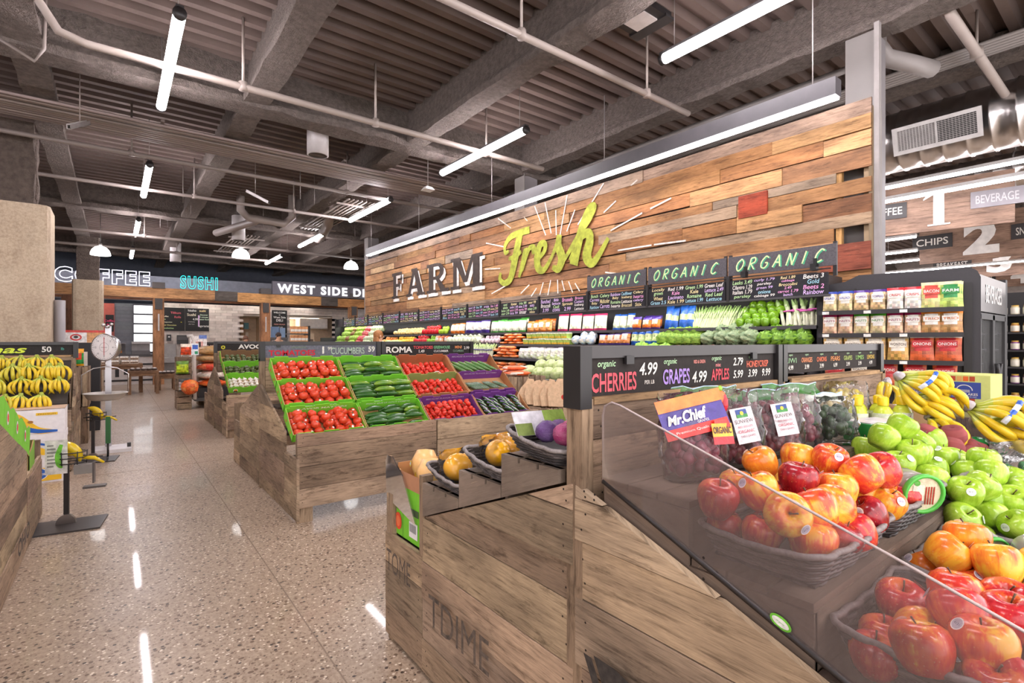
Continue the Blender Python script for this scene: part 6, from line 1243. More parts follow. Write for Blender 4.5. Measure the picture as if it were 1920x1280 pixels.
t = thing('paper_tray', 'small bright green tray with a white top beside the lemon juice', 'tray', (2.28, .70, 1.027), (0, 0, R(-15))); b = MB(); b.hexa([(-.09, -.05, 0), (.09, -.05, 0), (.09, .05, 0), (-.09, .05, 0), (-.1, -.06, .07), (.1, -.06, .07), (.1, .06, .07), (-.1, .06, .07)], C('2f9a4a')); obj('tray', b, CARD, t)
b = MB(); b.box((-.09, -.05, .0705), (.09, .05, .074), C('d6d2d4')); obj('liner', b, PAPER, t)
b = MB(); b.ball((0, 0, .05), (.036, .036, .05), C('cfdc4a'), 14, 9); m1 = MB(); m1.lathe([(.02, .095), (.02, .125), (.014, .13), (.001, .13)], C('f2cf1f'), 12); m2 = MB(); m2.lathe([(.0375, .035), (.0375, .065)], C('e9efd6'), 14); LJ = produce('lemon_juice_bottle', 'bottle', b, GLOSS, [('cap', m1, PLASTIC), ('paper_label', m2, PAPER)])
for i, p in enumerate([(2.52, .83, 1.027), (2.62, .86, 1.027), (2.68, .80, 1.027), (2.70, .72, 1.027), (2.60, .76, 1.027)]): LJ.put(p, (0, 0, i), 'small lemon juice bottle with a yellow cap on the upper step, %s' % ('leftmost', 'second', 'third', 'rightmost', 'front')[i], None, 1.05)
b = MB(); b.ball((0, 0, .05), (.05, .05, .05), C('9a7a5a'), 14, 9, .05); tag(obj('coconut', b, CLOTH, loc=(2.78, .80, 1.02)), 'brown wrapped fruit between the lemon juice and the bananas', 'fruit')
b = MB(); b.box((-.06, -.04, 0), (.06, .04, .07), C('b08a5f')); b.box((-.062, -.042, .07), (.062, .042, .085), C('efe9e2')); tag(obj('small_box', b, CARD, loc=(2.86, .73, 1.027), rot=(0, 0, -.4)), 'small tan carton under the first banana bunch', 'carton')
# bananas
YE, GN2, TIP = C('e2c22c'), C('a9b83a'), C('4a4030')
def banana_mesh(L=.19, r=.0175, bend=1.15, c=YE):
    b = MB(); n = 10; P = []; rs = []; cs = []; Rr = L/bend
    for i in range(n+1):
        a = bend*i/n; P.append((0, -Rr*(1-math.cos(a))*.0-Rr*math.sin(a)*.55, -Rr*math.sin(a)*.2-L*i/n*.85+.06*L*(i/n)**2)); tt = i/n
        if tt < .12: rs.append(r*.42); cs.append(C('b6c04a'))
        elif tt < .22: rs.append(r*.8); cs.append(mixc(C('c9c63a'), c, .4))
        elif tt > .97: rs.append(r*.22); cs.append(TIP)
        elif tt > .88: rs.append(r*.6); cs.append(mixc(c, C('b9a02a'), .4))
        else: rs.append(r); cs.append(c)
    P = [(0, -.10*math.sin(PI*.9*i/n)*L/.19-.03*i/n, -L*i/n) for i in range(n+1)]
    b.tube(P, rs, cs, 7); return b
BM = [banana_mesh().mesh('banana', VEG), banana_mesh(.17, .0165, 1.1, C('dcbc2a')).mesh('banana', VEG), banana_mesh(.185, .0175, 1.1, C('c9bc38')).mesh('banana', VEG)]
cm = MB(); cm.lathe([(.02, -.02), (.022, 0), (.016, .018), (.001, .02)], C('9aa53a'), 8); CROWN = cm.mesh('crown', VEG)
cw = MB(); cw.lathe([(.024, -.006), (.028, .004), (.022, .02), (.013, .034), (.001, .036)], C('b9b0b4'), 8, wob=lambda a, z: 1+.15*math.cos(5*a)); WRAP = cw.mesh('crown_wrap', BAGF2 if 'BAGF2' in globals() else PAPER)
st = MB(); st.disc(Fr((0, -.118, -.09)), 0, 0, .010, C('3d5fb8'), 0, 12, .013); st.disc(Fr((0, -.118, -.09)), 0, 0, .0055, C('e9edf5'), .001, 10, .007); STK = st.mesh('sticker', PAPER)
def bunch(label, loc, rot, n=5, s=1.0, wrap=False, fan=75, seed=0, green=False, group=None):
    random.seed(seed+500); t = thing('banana_bunch', label, 'bananas', loc, rot, group); t.scale = (s, s, s)
    for i in range(n):
        a = R((i/(n-1)-.5)*fan) if n > 1 else 0; m = BM[2] if green else BM[i % 2]
        o = obj('banana', m, None, t, (.008*(i-n/2), 0, -.012), (R(random.uniform(-6, 6)), R(random.uniform(-4, 4)), a))
        if i % 2 == 0: obj('sticker', STK, None, o)
    obj('crown_wrap' if wrap else 'crown', WRAP if wrap else CROWN, None, t, (0, 0, -.005)); return t
def tape(t, pts):
    b = MB(); b.tube(pts, .011, [C('2f62c0') if i % 2 else C('e9edf2') for i in range(len(pts))], 6); obj('tape_band', b, PAPER, t)
b1 = bunch('large wrapped banana bunch at the back with a blue tape band', (2.73, .735, 1.245), (R(-30), R(-38), R(-28)), 7, .86, True, 110, 1)
tape(b1, [(-.06, -.115, -.08), (-.03, -.128, -.085), (0, -.13, -.088), (.03, -.128, -.085), (.06, -.115, -.08)])
bunch('banana bunch lying left of the large wrapped one', (3.0, .86, 1.2), (R(-20), R(25), R(-40)), 5, .8, True, 90, 2)
bunch('second layer of bananas spreading under the large wrapped bunch', (2.74, .69, 1.165), (R(-40), R(-42), R(-20)), 6, .86, True, 70, 3)
b2 = bunch('wrapped banana bunch in front at the right with a blue tape band', (2.87, .53, 1.125), (R(-38), R(-42), R(-25)), 6, 1.0, True, 100, 4)
tape(b2, [(-.06, -.112, -.1), (-.03, -.126, -.1), (0, -.129, -.1), (.03, -.126, -.1), (.06, -.112, -.1)])
bunch('long bananas running to the right edge under the front bunch', (2.88, .50, 1.06), (R(-38), R(-58), R(-15)), 4, 1.1, True, 60, 5)
bunch('small wrapped banana bunch behind the peaches', (2.70, .62, 1.085), (R(-30), R(10), R(-40)), 4, .85, True, 70, 6)
bunch('banana bunch at the right edge of the picture', (3.1, .38, 1.02), (R(-30), R(-20), R(-40)), 5, 1.1, True, 80, 7)
b = MB(); b.ball((0, 0, 0), (.06, .04, .02), C('2fae5a'), 12, 7, .12); tag(obj('plastic_wrapper', b, GLOSS, loc=(2.82, .50, .985)), 'crumpled bright green wrapper beside the peach basket', 'wrapper')
# two printed cartons beyond the stand
b = MB(); b.box((3.52, .3, 0), (3.95, 1.2, 1.0), SB); tag(obj('display_bin', b, WOOD), 'plain wooden bin under the yellow green cartons', 'bin')
for i, (y0, y1) in enumerate(((.775, .575), (.985, .785))):
    t = thing('printed_carton', 'yellow green carton with a blue GREAT LAKES label, %s' % ('the nearer one' if i == 0 else 'the farther one'), 'carton', (3.56, y1, 1.0)); b = MB(); b.box((0, 0, 0), (.3, y0-y1, .222), C('c9cf7a')); obj('box', b, CARD, t)
    F = Fr((0, y0-y1, 0), (0, -1, 0), (0, 0, 1)); L = y0-y1; b = MB()
    for j, c in enumerate(('b8452a', 'd9a05a', 'e0672a', 'b04a2a')): b.rect(F, L*(.2+.13*j), .19, L*(.31+.13*j), .216, C(c), .001); b.rect(F, L*(.2+.13*j), .03, L*(.31+.13*j), .1, C(c), .001)
    b.rect(F, L*.16, .1, L*.82, .185, C('3a4a94'), .002); b.ring(F, L*.49, .142, .034, .004, Wt, .0025, 24, .03); b.rect(F, L*.33, .11, L*.66, .142, C('3a4a94'), .003)
    for j in range(3): b.ribbon(F, [(L*.36+.004*q, .142-.005*j+.0025*(q % 2)) for q in range(13)], .002, Wt, .0035, False)
    b.text('GREAT LAKES', F, L*.49, .122, .013, Wt, .004, 'c', L*.54, bold=.01); b.text('NATURAL FARMS INC', F, L*.49, .108, .005, Wt, .004, 'c', L*.5); obj('printing', b, CARD, t)
# ---- far side baskets of the foreground stand and the squash box
basket('upper wicker basket on the far steps holding purple potatoes', 1.235, 1.225, 1.034, .45, .27, .055, .012, 9)
basket('middle wicker basket on the far steps holding wrapped yellow peppers', 1.235, 1.49, .928, .45, .26, .05, .012, 9)
basket('lower wicker basket on the far steps holding mixed peppers', 1.235, 1.765, .818, .45, .27, .05, .012, 9)
b = MB(); b.ball((0, 0, 0), (.05, .045, .045), C('ffb71a'), 16, 10, .012); YP = produce('yellow_squash', 'squash', b, GLOSS)
YP.put((1.115, 1.80, .885), (0, 0, 0), 'round yellow wrapped pepper in the lower far basket', None, 1.25)
YP.put((1.13, 1.54, .985), (0, 0, 1), 'yellow wrapped pepper in the middle far basket', None, 1.1); YP.put((1.21, 1.58, .99), (0, 0, 1), 'second yellow pepper in the middle far basket', None, 1.0)
for i, (p, c, l) in enumerate((((1.24, 1.83, .875), 'd8392f', 'red pepper in the lower far basket'), ((1.32, 1.80, .87), '8fa83a', 'green pepper piece in the lower far basket'), ((1.4, 1.83, .87), 'e0583a', 'orange red pepper in the lower far basket'))):
    o = head(.04, C(c), C(c), 'pepper', 12, 8, .03, 200+i); o.data.materials[0] = GLOSS; o.location = p; tag(o, l, 'pepper')
poly_bag('produce_bag', 'clear wrap over the yellow pepper in the lower far basket', (1.115, 1.80, .83), .17, .13, .14, 0, 0, YE, 0, None, None, 24); poly_bag('produce_bag', 'clear wrap with a red print in the lower far basket', (1.27, 1.83, .83), .16, .11, .12, 20, 0, YE, 0, C('e9e2e0'), None, 25); poly_bag('produce_bag', 'clear wrap over the yellow peppers in the middle far basket', (1.17, 1.55, .935), .22, .12, .12, 0, 0, YE, 0, None, None, 26)
for i, (p, c, l) in enumerate((((1.075, 1.125, 1.085), 'a83a70', 'magenta potato in the upper far basket'), ((1.07, 1.20, 1.085), '5f3a7a', 'purple potato in the upper far basket'), ((1.13, 1.15, 1.09), 'b84a72', 'pink potato beside the purple one'), ((1.14, 1.22, 1.08), '6a3f80', 'small purple potato at the basket edge'))):
    o = head(.038, C(c), mixc(C(c), (1, 1, 1), .06), 'potato', 12, 8, .05, 210+i); o.location = p; tag(o, l, 'potato')
b = MB(); F = Fr((1.09, 1.25, 1.12), (1, -.2, 0), (0, .5, 1)); b.fbox(F, (-.09, -.02, -.003), (.1, .06, 0), C('e6e4ea')); b.rect(F, .02, .0, .1, .06, C('9fbf5a'), .001); b.rect(F, -.09, -.02, -.03, .02, C('7a8a4a'), .001); tag(obj('net_bag_label', b, PAPER), 'white and green label of the potato bag in the upper far basket', 'label')
ct = carton('lime green upright box of butternut squash at the end of the foreground stand', .40, .32, .31, (1.05, 1.955, .495), 0, LIME, C('c78a5a'), front=.9, logo=False, side=LIME)
b = MB(); F = Fr((-.001, .32, 0), (0, -1, 0), (0, 0, 1))
for v in (.07, .18): b.disc(F, .06, v, .034, C('e0532f'), .002, 16, .04); b.disc(F, .06, v, .02, C('f07a4a'), .003, 12, .026)
b.rect(F, .105, 0, .108, .28, C('4a7a2a'), .002); b.rect(F, 0, .125, .105, .128, C('4a7a2a'), .002); b.rect(F, .14, .13, .26, .16, C('4a5a3a'), .002); b.rect(F, .17, .03, .25, .1, C('ece9ea'), .002)
for i in range(9): b.rect(F, .178+.007*i, .055, .181+.007*i, .092, C('4a4a4a'), .003)
b.rect(F, 0, .24, .32, .31, C('b98462'), .0015); obj('printing', b, CARD, ct)
for i, (p, rot) in enumerate((((1.12, 2.04, .785), (PI-.35, .2, 0)), ((1.16, 2.17, .80), (PI-.1, .3, .6)), ((1.32, 2.08, .79), (PI+.2, 0, 1)))):
    t = thing('butternut_squash', 'tan butternut squash sticking out of the lime green box, %s' % ('nearest', 'behind the nearest', 'farthest')[i], 'squash', p, rot); b = MB(); b.lathe([(.001, -.09), (.04, -.085), (.062, -.04), (.06, 0), (.042, .04), (.04, .07), (.03, .09), (.001, .095)], C('e8b777'), 16); obj('skin', b, VEG, t)
    b = MB(); b.tube([(0, 0, .09), (.005, 0, .115)], .01, C('9a8a5a'), 7); obj('stem', b, VEG, t); b = MB(); b.disc(Fr((-.045, -.045, -.02), (.7, -.7, 0), (0, 0, 1)), 0, 0, .014, C('e9d84a'), .006, 12); b.disc(Fr((-.045, -.045, -.02), (.7, -.7, 0), (0, 0, 1)), 0, 0, .008, C('e2e2ea'), .007, 12); obj('sticker', b, PAPER, t)
t = thing('acrylic_divider', 'small clear rounded acrylic divider beside the butternut squash box', 'divider', (1.03, 2.31, .66)); b = MB(); b.prism([(0, 0, 0), (0, -.30, -.06), (0, -.17, .13), (0, -.06, .2), (0, -.01, .2), (0, .01, .17)], (.006, 0, 0), (1, 1, 1)); obj('panel', b, CLEARP, t)
# ---------------------------------------------------------------- left edge stand and the banana stand
random.seed(41)
ls = stand('weathered wood stand cut off by the left edge with green cartons on its slope', -2.9, -.46, 3.15, 2.0, 5.55, sides=('r',), front=('f',), zf=.62, zr=1.14, lowlen=.85, h=.15)
b = MB(); FR = Fr((-.46, 0, 0), (0, 1, 0), (0, 0, 1)); b.text('OHIO', FR, 4.3, .2, .1, C('4a423c'), .025, 'c', .5, bold=.03, rot=0); obj('stencil', rel(b, (-2.9, 3.15, 0)), INK, ls)
for i, (y, z) in enumerate(((3.5, 1.04), (3.85, .94), (4.2, .84), (4.55, .74))):
    t = carton('lime green carton on the slope of the left edge stand, %s' % ('highest', 'second', 'third', 'lowest')[i], .6, .36, .2, (-1.07, y, z-.03), -18, LIME, front=.9)
    b = MB(); F = Fr((.6, 0, 0), (0, 1, 0), (0, 0, 1)); b.disc(F, .1, .1, .04, C('e9efe0'), .002, 14); b.disc(F, .1, .1, .025, C('e0482a'), .003, 12); obj('printing', b, CARD, t)
t = carton('lime green carton low at the end of the left edge stand', .5, .3, .2, (-.97, 4.9, .47), 0, C('8a7a4a'), side=C('7fae3a'))
BX = -.36
bs = stand('weathered wood stand holding the banana display', -2.9, BX, 8.0, 7.25, 9.1, sides=('r',), front=('n',), zf=.66, zr=1.05)
price_sign('black chalk sign reading bananas 50 over the banana display', -2.2, BX+.02, 8.0, 1.235, 1.395, [('Bananas', 1.04, .075, .085, C('cfe04a'), dict(sh=.3, b=.02, w=.75)), ('50', 1.58, .075, .065, Wt, dict(b=.02)), ('lb', 1.72, .08, .03, C('4f9a8a'), {})])
b = MB()
for k, (y, z) in enumerate(((7.72, 1.02), (7.45, .86), (7.27, .70))): b.box((.03, y-8.0, z-.03), (2.5, y-8.0+.3, z), C('4a4340'))
b.hexa([(.03, -.73, .72), (2.5, -.73, .72), (2.5, -.06, 1.16), (.03, -.06, 1.16), (.03, -.73, .74), (2.5, -.73, .74), (2.5, -.06, 1.18), (.03, -.06, 1.18)], C('3f3a38')); obj('step', b, STEPW, bs)
i = 0
for r, (y, z, xs) in enumerate(((7.86, 1.22, (-.95, -.80, -.66, -.53)), (7.7, 1.13, (-1.02, -.86, -.70, -.56, -.45)), (7.52, 1.0, (-.93, -.74, -.62)), (7.5, .99, (-.46,)), (7.28, .84, (-.84, -.72, -.60)))):
    for x in xs:
        bunch('yellow banana bunch in the %s row of the banana stand' % ('top', 'second', 'third', 'third', 'lowest')[r], (x-.02+random.uniform(-.02, .02), y-.06, z+.02), (R(-12), R(random.uniform(-8, 8)), R(random.uniform(-12, 12))), 5, random.uniform(.88, 1.05), False, random.choice((85, 100, 70)), 20+i, group='banana bunches, %s row' % ('top', 'second', 'third', 'third', 'lowest')[r], green=(i % 4 == 1)); i += 1
bunch('bananas lying flat on the lowest row at the right end', (-.60, 7.2, .80), (R(60), 0, R(70)), 6, 1.05, False, 40, 50)
# white banana cartons on the floor
WHC = C('ece8ea'); BLU = C('2b62b8')
for i in range(3):
    z = .245*i; t = thing('banana_carton', 'white banana carton with yellow and blue print, %s of the stack' % ('lowest', 'middle', 'topmost')[i], 'carton', (-.95, 6.86, z)); b = MB(); b.box((0, 0, 0), (.555, .36, .24), WHC); b.box((-.004, -.004, .17), (.559, .364, .243), vary(WHC, .02)) if i < 2 else b.box((0, 0, .236), (.555, .36, .243), C('c9a98f')); obj('box', b, CARD, t)
    b = MB(); F = Fr((0, -.005, 0))
    if i == 2: b.ribbon(F, [(.02, .06), (.12, .15), (.2, .16), (.34, .04), (.46, .02)], [.06, .1, .09, .07, .03], C('f2c22f'), .001); b.ribbon(F, [(.14, .05), (.25, .055), (.36, .025), (.5, .02)], [.03, .05, .04, .02], BLU, .0015); b.rect(F, .34, .18, .5, .205, C('f0c43a'), .002); b.text('PREMIUM', F, .42, .192, .014, C('8a6a2a'), .003, 'c', .13)
    elif i == 1: b.ribbon(F, [(.02, .12), (.2, .13), (.4, .06), (.5, .05)], [.1, .12, .06, .03], C('f2c22f'), .001); b.ribbon(F, [(.1, .17), (.3, .16), (.5, .1)], [.02, .025, .015], BLU, .0015)
    else: b.rect(F, .01, .02, .53, .15, C('f2c22f'), .001); b.disc(F, .34, .09, .09, C('f4f2ee'), .0015, 20, .065); b.disc(F, .34, .09, .083, BLU, .002, 20, .058); b.text('Chiquita', F, .34, .088, .035, Wt, .003, 'c', .135, bold=.02)
    b.disc(F, .3 if i == 2 else .05, .12, .022, C('a8743a'), .0035, 12, .014); obj('printing', b, CARD, t)
crate('wooden crate beside the banana stand, lower of two', -.62, -.30, 9.15, 9.7, 0, .5, 'v'); crate('wooden crate beside the banana stand, upper of two', -.62, -.285, 9.15, 9.7, .51, 1.05, 'v')
o = bag(.13, .24, .08, C('2f9a4a'), C('e9a52a'), 'snack_bag', (.1, .75), seed=60, c3=C('d8442a')); o.location = (-.40, 9.3, 1.06); tag(o, 'green and orange snack bag standing on the crate by the banana sign', 'snack bag')
b = MB(); b.box((0, 0, 0), (.08, .012, .2), C('e9e2da')); tag(obj('card', b, CARD, loc=(-.38, 9.4, 1.055)), 'pale card behind the green snack bag', 'card')
t = thing('black_display', 'black cabinet with a white and red topped header behind the scale', 'cabinet', (-.62, 10.4, 0)); b = MB(); b.box((0, 0, 0), (.44, .6, 1.38), C('29272a')); obj('cabinet', b, BLACKP, t)
b = MB(); b.box((.02, -.005, 1.385), (.56, .02, 1.56), C('e2a56a')); b.box((0, -.01, 1.54), (.58, .0, 1.575), C('d8382f')); b.box((.02, -.012, 1.385), (.28, -.005, 1.54), C('f1eeee')); F = Fr((.02, -.012, 1.385)); b.ring(F, .13, .08, .07, .02, C('d8302f'), .002, 24, .052); b.disc(F, .13, .085, .028, C('3a3232'), .003, 12, .022); obj('header', b, PAPER, t)
# hanging dial scale
t = thing('produce_scale', 'dial produce scale with a hanging steel pan on a grey post', 'scale', (-.06, 8.38, 0)); b = MB(); b.hexa([(-.16, -.2, 0), (.24, -.24, 0), (.24, .2, 0), (-.16, .2, 0), (-.15, -.19, .04), (.23, -.23, .04), (.23, .19, .04), (-.15, .19, .04)], C('d9d4d4')); b.box((.19, -.1, .04), (.23, -.04, .09), C('2c2a2a')); obj('base', b, SATIN, t)
b = MB(); b.box((-.035, .08, .04), (.03, .14, 1.6), C('a9a6aa')); obj('post', b, STEEL, t); b = MB(); b.tube([(0, .1, 1.58), (0, .02, 1.6), (-.02, -.06, 1.58)], .014, C('c2bebe'), 8); b.ball((-.05, -.05, 1.61), .022, C('d8d4d4'), 8, 6); b.ball((.03, -.05, 1.62), .02, C('d8d4d4'), 8, 6); obj('hook', b, STEEL, t)
ax = Vector((-.62, -.79, 0)).normalized(); b = MB(); b.lathe([(.001, -.11), (.09, -.1), (.16, -.06), (.172, 0), (.176, .02), (.166, .026)], C('dedada'), 28, at=(-.03, .0, 1.325), axis=ax); obj('housing', b, STEEL, t)
FD = Fr(Vector((-.03, 0, 1.325))+ax*.022, Vector((0, 0, 1)).cross(ax)*1, (0, 0, 1)); FD = Fr(FD.o, (.79, -.62, 0), (0, 0, 1)); b = MB(); b.disc(FD, 0, 0, .166, C('f2ecea'), 0, 28)
for k in range(40):
    a = 2*PI*k/40; l = .024 if k % 5 == 0 else .012; b.ribbon(FD, [((.155-l)*math.sin(a), (.155-l)*math.cos(a)), (.155*math.sin(a), .155*math.cos(a))], .004, C('5a5252'), .001, False)
for k in range(8): b.text(str(k*2), FD, .112*math.sin(PI*k/4), .112*math.cos(PI*k/4), .022, C('4a4444'), .0012)
b.ring(FD, 0, 0, .172, .01, C('6a6462'), .0015, 28); b.ring(FD, 0, 0, .06, .003, C('8a8080'), .001, 20); obj('dial', b, SATIN, t); b = MB(); b.ribbon(FD, [(0, .13), (0, -.1)], .008, C('c8303a'), .003, False); b.ribbon(FD, [(-.04, 0), (.04, 0)], .004, C('4a4444'), .002, False); obj('needle', b, PLASTIC, t)
b = MB(); b.lathe([(.001, -.085), (.14, -.08), (.185, -.055), (.215, 0), (.235, .006), (.235, .012), (.21, .008), (.18, -.045), (.001, -.07)], C('bdb6ae'), 28, at=(-.03, -.04, .735)); obj('pan', b, SATIN, t)
b = MB(); b.tube([(-.265, -.04, .74), (-.265, -.04, .98), (-.15, -.03, 1.06), (-.03, -.02, 1.08), (.09, -.03, 1.06), (.205, -.04, .98), (.205, -.04, .74)], .006, C('d2cdcd'), 6); b.tube([(-.03, -.02, 1.08), (-.03, -.01, 1.15)], .006, C('d2cdcd'), 6); obj('bail', b, STEEL, t)
# low banana tree stands on the aisle floor
def holder(label, x, y, s, card, rz=0):
    t = thing('banana_stand', label, 'floor stand', (x, y, 0), (0, 0, rz)); b = MB(); b.hexa([(-.19*s, -.24, 0), (.24*s, -.24, 0), (.24*s, .1, 0), (-.19*s, .1, 0), (-.19*s, -.24, .012), (.24*s, -.24, .012), (.24*s, .1, .012), (-.19*s, .1, .012)], C('3a3636')); obj('base_plate', b, SATIN, t)
    b = MB(); b.prism([(.06*math.cos(R(a)), -.03, .012+.07*math.sin(R(a))) for a in range(0, 181, 20)], (0, .03, 0), C('a9a09c')); obj('foot_bracket', b, STEEL, t)
    b = MB(); b.box((-.016, -.012, .012), (.016, .012, .46), C('2a2626')); obj('pole', b, SATIN, t)
    b = MB()
    for k in range(3): b.tube([(.03+.09*math.cos(a), .0+.07*math.sin(a), .47+.04*k) for a in [i*2*PI/12 for i in range(12)]], .004, BK, 5, closed=True)
    for i in range(6): a = i*PI/3; b.tube([(.03+.09*math.cos(a), .07*math.sin(a), .46), (.03+.095*math.cos(a), .075*math.sin(a), .56)], .004, BK, 5)
    b.tube([(-.09, 0, .5), (.22, .0, .5)], .005, BK, 5); obj('wire_basket', b, SATIN, t)
    b = MB(); P = [(-.05+.13*math.sin(i/8*PI/2), 0, .575+.04*math.cos(i/8*PI/2*1.4)-.08*(i/8)**2) for i in range(9)]; b.tube(P, [.008, .02, .03, .034, .035, .034, .03, .02, .008], C('dcbc24'), 10); b.ball((.03, .02, .55), (.045, .04, .035), C('d8b822'), 10, 7); b.tube([(.1, .0, .5), (.17, 0, .49), (.23, -.01, .45)], [.014, .016, .008], C('d8b822'), 8); obj('toy_bananas', b, GLOSS, t)
    if card:
        b = MB(); b.box((-.115, -.05, .40), (.015, -.044, .655), C('dcd9d6')); obj('card', b, PAPER, t); b = MB(); F = Fr((-.115, -.05, .40)); b.ribbon(F, [(.095, .22), (.075, .14), (.08, .07), (.1, .045)], [.02, .035, .03, .012], C('6fbf3a'), .001)
        for i in range(7): b.rect(F, .012, .21-.026*i, .05+.012*(i % 3), .222-.026*i, C('8f8c8a'), .001)
        obj('print', b, PAPER, t)
        b = MB(); b.box((.05, -.04, .38), (.16, .02, .45), C('8a8482')); b.box((.16, -.03, .30), (.17, .03, .46), C('5a5453')); b.box((.1, -.03, .26), (.24, .04, .275), C('5a5453')); obj('clamp', b, SATIN, t)
    else:
        b = MB(); b.box((.12, -.02, .18), (.165, .02, .5), C('2f6a3a')); b.tube([(.14, 0, .02), (.14, 0, .2)], .012, BK, 6); obj('bag_roll', b, PLASTIC, t)
holder('low black floor stand with toy bananas and a white card with a green banana', -.29, 5.2, 1, True, R(-8)); holder('second low black floor stand with toy bananas before the dial scale', -.20, 7.85, 1, False, R(-8))
# ---------------------------------------------------------------- far counters
def table(label, x0, x1, y0, y1, z, leg=.07, col=C('8a6a52')):
    t = thing('wooden_table', label, 'table', (x0, y0, 0)); w, d = x1-x0, y1-y0; b = MB(); b.box((0, 0, z-.06), (w, d, z), col); b.box((.02, .02, z-.14), (w-.02, .05, z-.06), vary(col, .06)); obj('tabletop', b, WOOD, t)
    for a, c in ((0, 0), (w-leg, 0), (0, d-leg), (w-leg, d-leg)): b = MB(); b.box((a, c, 0), (a+leg, c+leg, z-.06), vary(col, .08)); obj('leg', b, WOOD, t)
table('tallest brown wooden table stacked with pastry packs', -.35, .62, 17.4, 18.2, .79); table('middle brown nesting table of the pastry display', .28, .95, 16.75, 17.36, .62); table('lowest brown nesting table at the right of the pastry display', .98, 1.42, 17.75, 18.3, .47)
b = MB(); b.box((-.09, -.06, 0), (.09, .06, .07), C('d9c9b4')); b.box((-.085, -.063, .015), (.085, -.06, .05), C('6a4a34')); b.box((-.09, -.06, .07), (.09, .06, .10), C('efe9e4')); PP = produce('pastry_pack', 'pastry', b, PAPER)
for i in range(4):
    for L in range(2):
        for j in range(2): PP.put((-.2+.21*i+random.uniform(-.01, .01), 17.5+.2*j, .79+.105*L), (0, 0, random.uniform(-.2, .2)), 'clear pastry pack stacked on the tallest table', 'pastry packs on the tallest table')
b = MB(); b.ball((0, 0, .03), (.07, .05, .035), C('4a3a34'), 8, 5, .1); b.ball((0, .0, .06), (.05, .04, .02), C('d8cfc8'), 8, 5, .1); CKI = produce('cookie_pack', 'pastry', b, PAPER)
for i in range(5): CKI.put((.38+.12*i, 16.95, .62), None, 'dark and white cookie pack on the middle table', 'cookie packs on the middle table'); 
for i in range(4): CKI.put((1.04+.1*i, 17.9, .47), None, 'dark and white cookie pack on the lowest table', 'cookie packs on the lowest table')
t = thing('tote_bag', 'white tote with long black handles hanging by the sushi counter', 'tote bag', (2.0, 22.95, 0)); b = MB(); b.box((-.16, 0, .03), (.16, .08, .5), C('e6e1de')); obj('body', b, CLOTH, t); b = MB(); b.tube([(-.07, 0, .48), (-.01, 0, 1.15), (.08, 0, .48)], .018, BK, 6); b.box((-.05, -.003, .28), (.05, 0, .34), BK); obj('handle', b, CLOTH, t)
def cboard(label, x0, x1, z0, z1, y, texts):
    t = thing('menu_board', label, 'menu board', (x0, y, z0)); b = MB(); b.box((0, 0, 0), (x1-x0, .03, z1-z0), C('2c2b2c')); obj('board', b, CHALK, t); F = Fr((0, 0, 0)); b = MB(); L, H = x1-x0, z1-z0
    for s, u, v, h, c in texts: b.text(s, F, u*L, v*H, h*H, C(c), .004, bold=.015)
    obj('lettering', b, CHALK, t); return t
cboard('left black sushi menu board behind the timber post with a pink title', 1.36, 2.13, 1.8, 2.68, 23.16, [('Tilikum', .62, .78, .09, 'e0707a'), ('Rolls', .7, .6, .09, 'e0707a'), ('Coffee', .2, .62, .06, 'e9e2c9'), ('Tea', .15, .5, .05, 'b9d99a'), ('Cappuccino', .3, .37, .06, 'e9e2c9'), ('Hot Chocolate', .36, .25, .06, 'd9d08a'), ('Sandwiches', .32, .12, .06, 'b9d99a'), ('*', .85, .38, .05, 'f2d43a')])
cboard('right black menu board headed hissho sushi', 2.15, 2.93, 1.8, 2.68, 23.16, [('hissho', .28, .9, .09, 'f2f0ee'), ('sushi', .72, .9, .09, 'f2d9a0'), ('Sushi', .25, .72, .12, 'f2e9d0'), ('4.99', .42, .52, .09, 'f2f0ee'), ('Wednesday', .25, .4, .05, 'c9c5c2'), ('after 4 pm', .25, .3, .05, 'c9c5c2'), ('Discover', .78, .72, .06, 'd9f0d0'), ('5 minutes', .78, .62, .06, 'd9f0d0'), ('better food', .78, .52, .06, 'd9f0d0'), ('aprons', .78, .2, .1, 'e9e5e2'), ('|', .56, .45, .5, 'd9b8e0')])
cboard('tall black board welcoming to the deli, right of the second timber post', 5.22, 5.82, 1.3, 2.72, 23.16, [('WELCOME', .5, .93, .05, 'f2f0ee'), ('to', .5, .86, .03, 'f2f0ee'), ('West Side', .5, .79, .06, 'f2f0ee'), ('DELI', .5, .70, .07, 'f2f0ee'), ('FRESH SALADS', .5, .58, .035, 'e9a59a'), ('cold cuts', .5, .5, .035, 'f2f0ee'), ('and cheese', .5, .42, .035, 'f2f0ee'), ('sliced to order', .5, .34, .035, 'f2f0ee'), ('hot food', .5, .26, .035, 'f2f0ee'), ('daily', .5, .18, .035, 'f2f0ee')])
cboard('small black board with pink script on the red panel', -.25, -.02, 1.75, 2.35, 23.165, [('Coffee', .5, .65, .14, 'e0507a'), ('Bar', .5, .4, .14, 'e0507a')])
def gadget(name, label, cat, boxes, loc):
    b = MB()
    for a, c, k in boxes: b.box(a, c, C(k))
    tag(obj(name, b, SATIN, loc=loc), label, cat)
gadget('soap_dispenser', 'small black soap dispenser on the tiled wall by the timber post', 'dispenser', [((-.07, 0, 0), (.07, .1, .24), '2c2a2b'), ((-.03, -.004, .13), (.03, 0, .18), 'd9d6d4')], (1.62, 23.08, 1.42))
gadget('towel_dispenser', 'black paper towel dispenser on the tiled wall', 'dispenser', [((-.18, 0, 0), (.18, .14, .34), '2f2d2e'), ((-.16, -.004, .16), (.16, 0, .3), '4a4648')], (2.05, 23.04, 1.3))
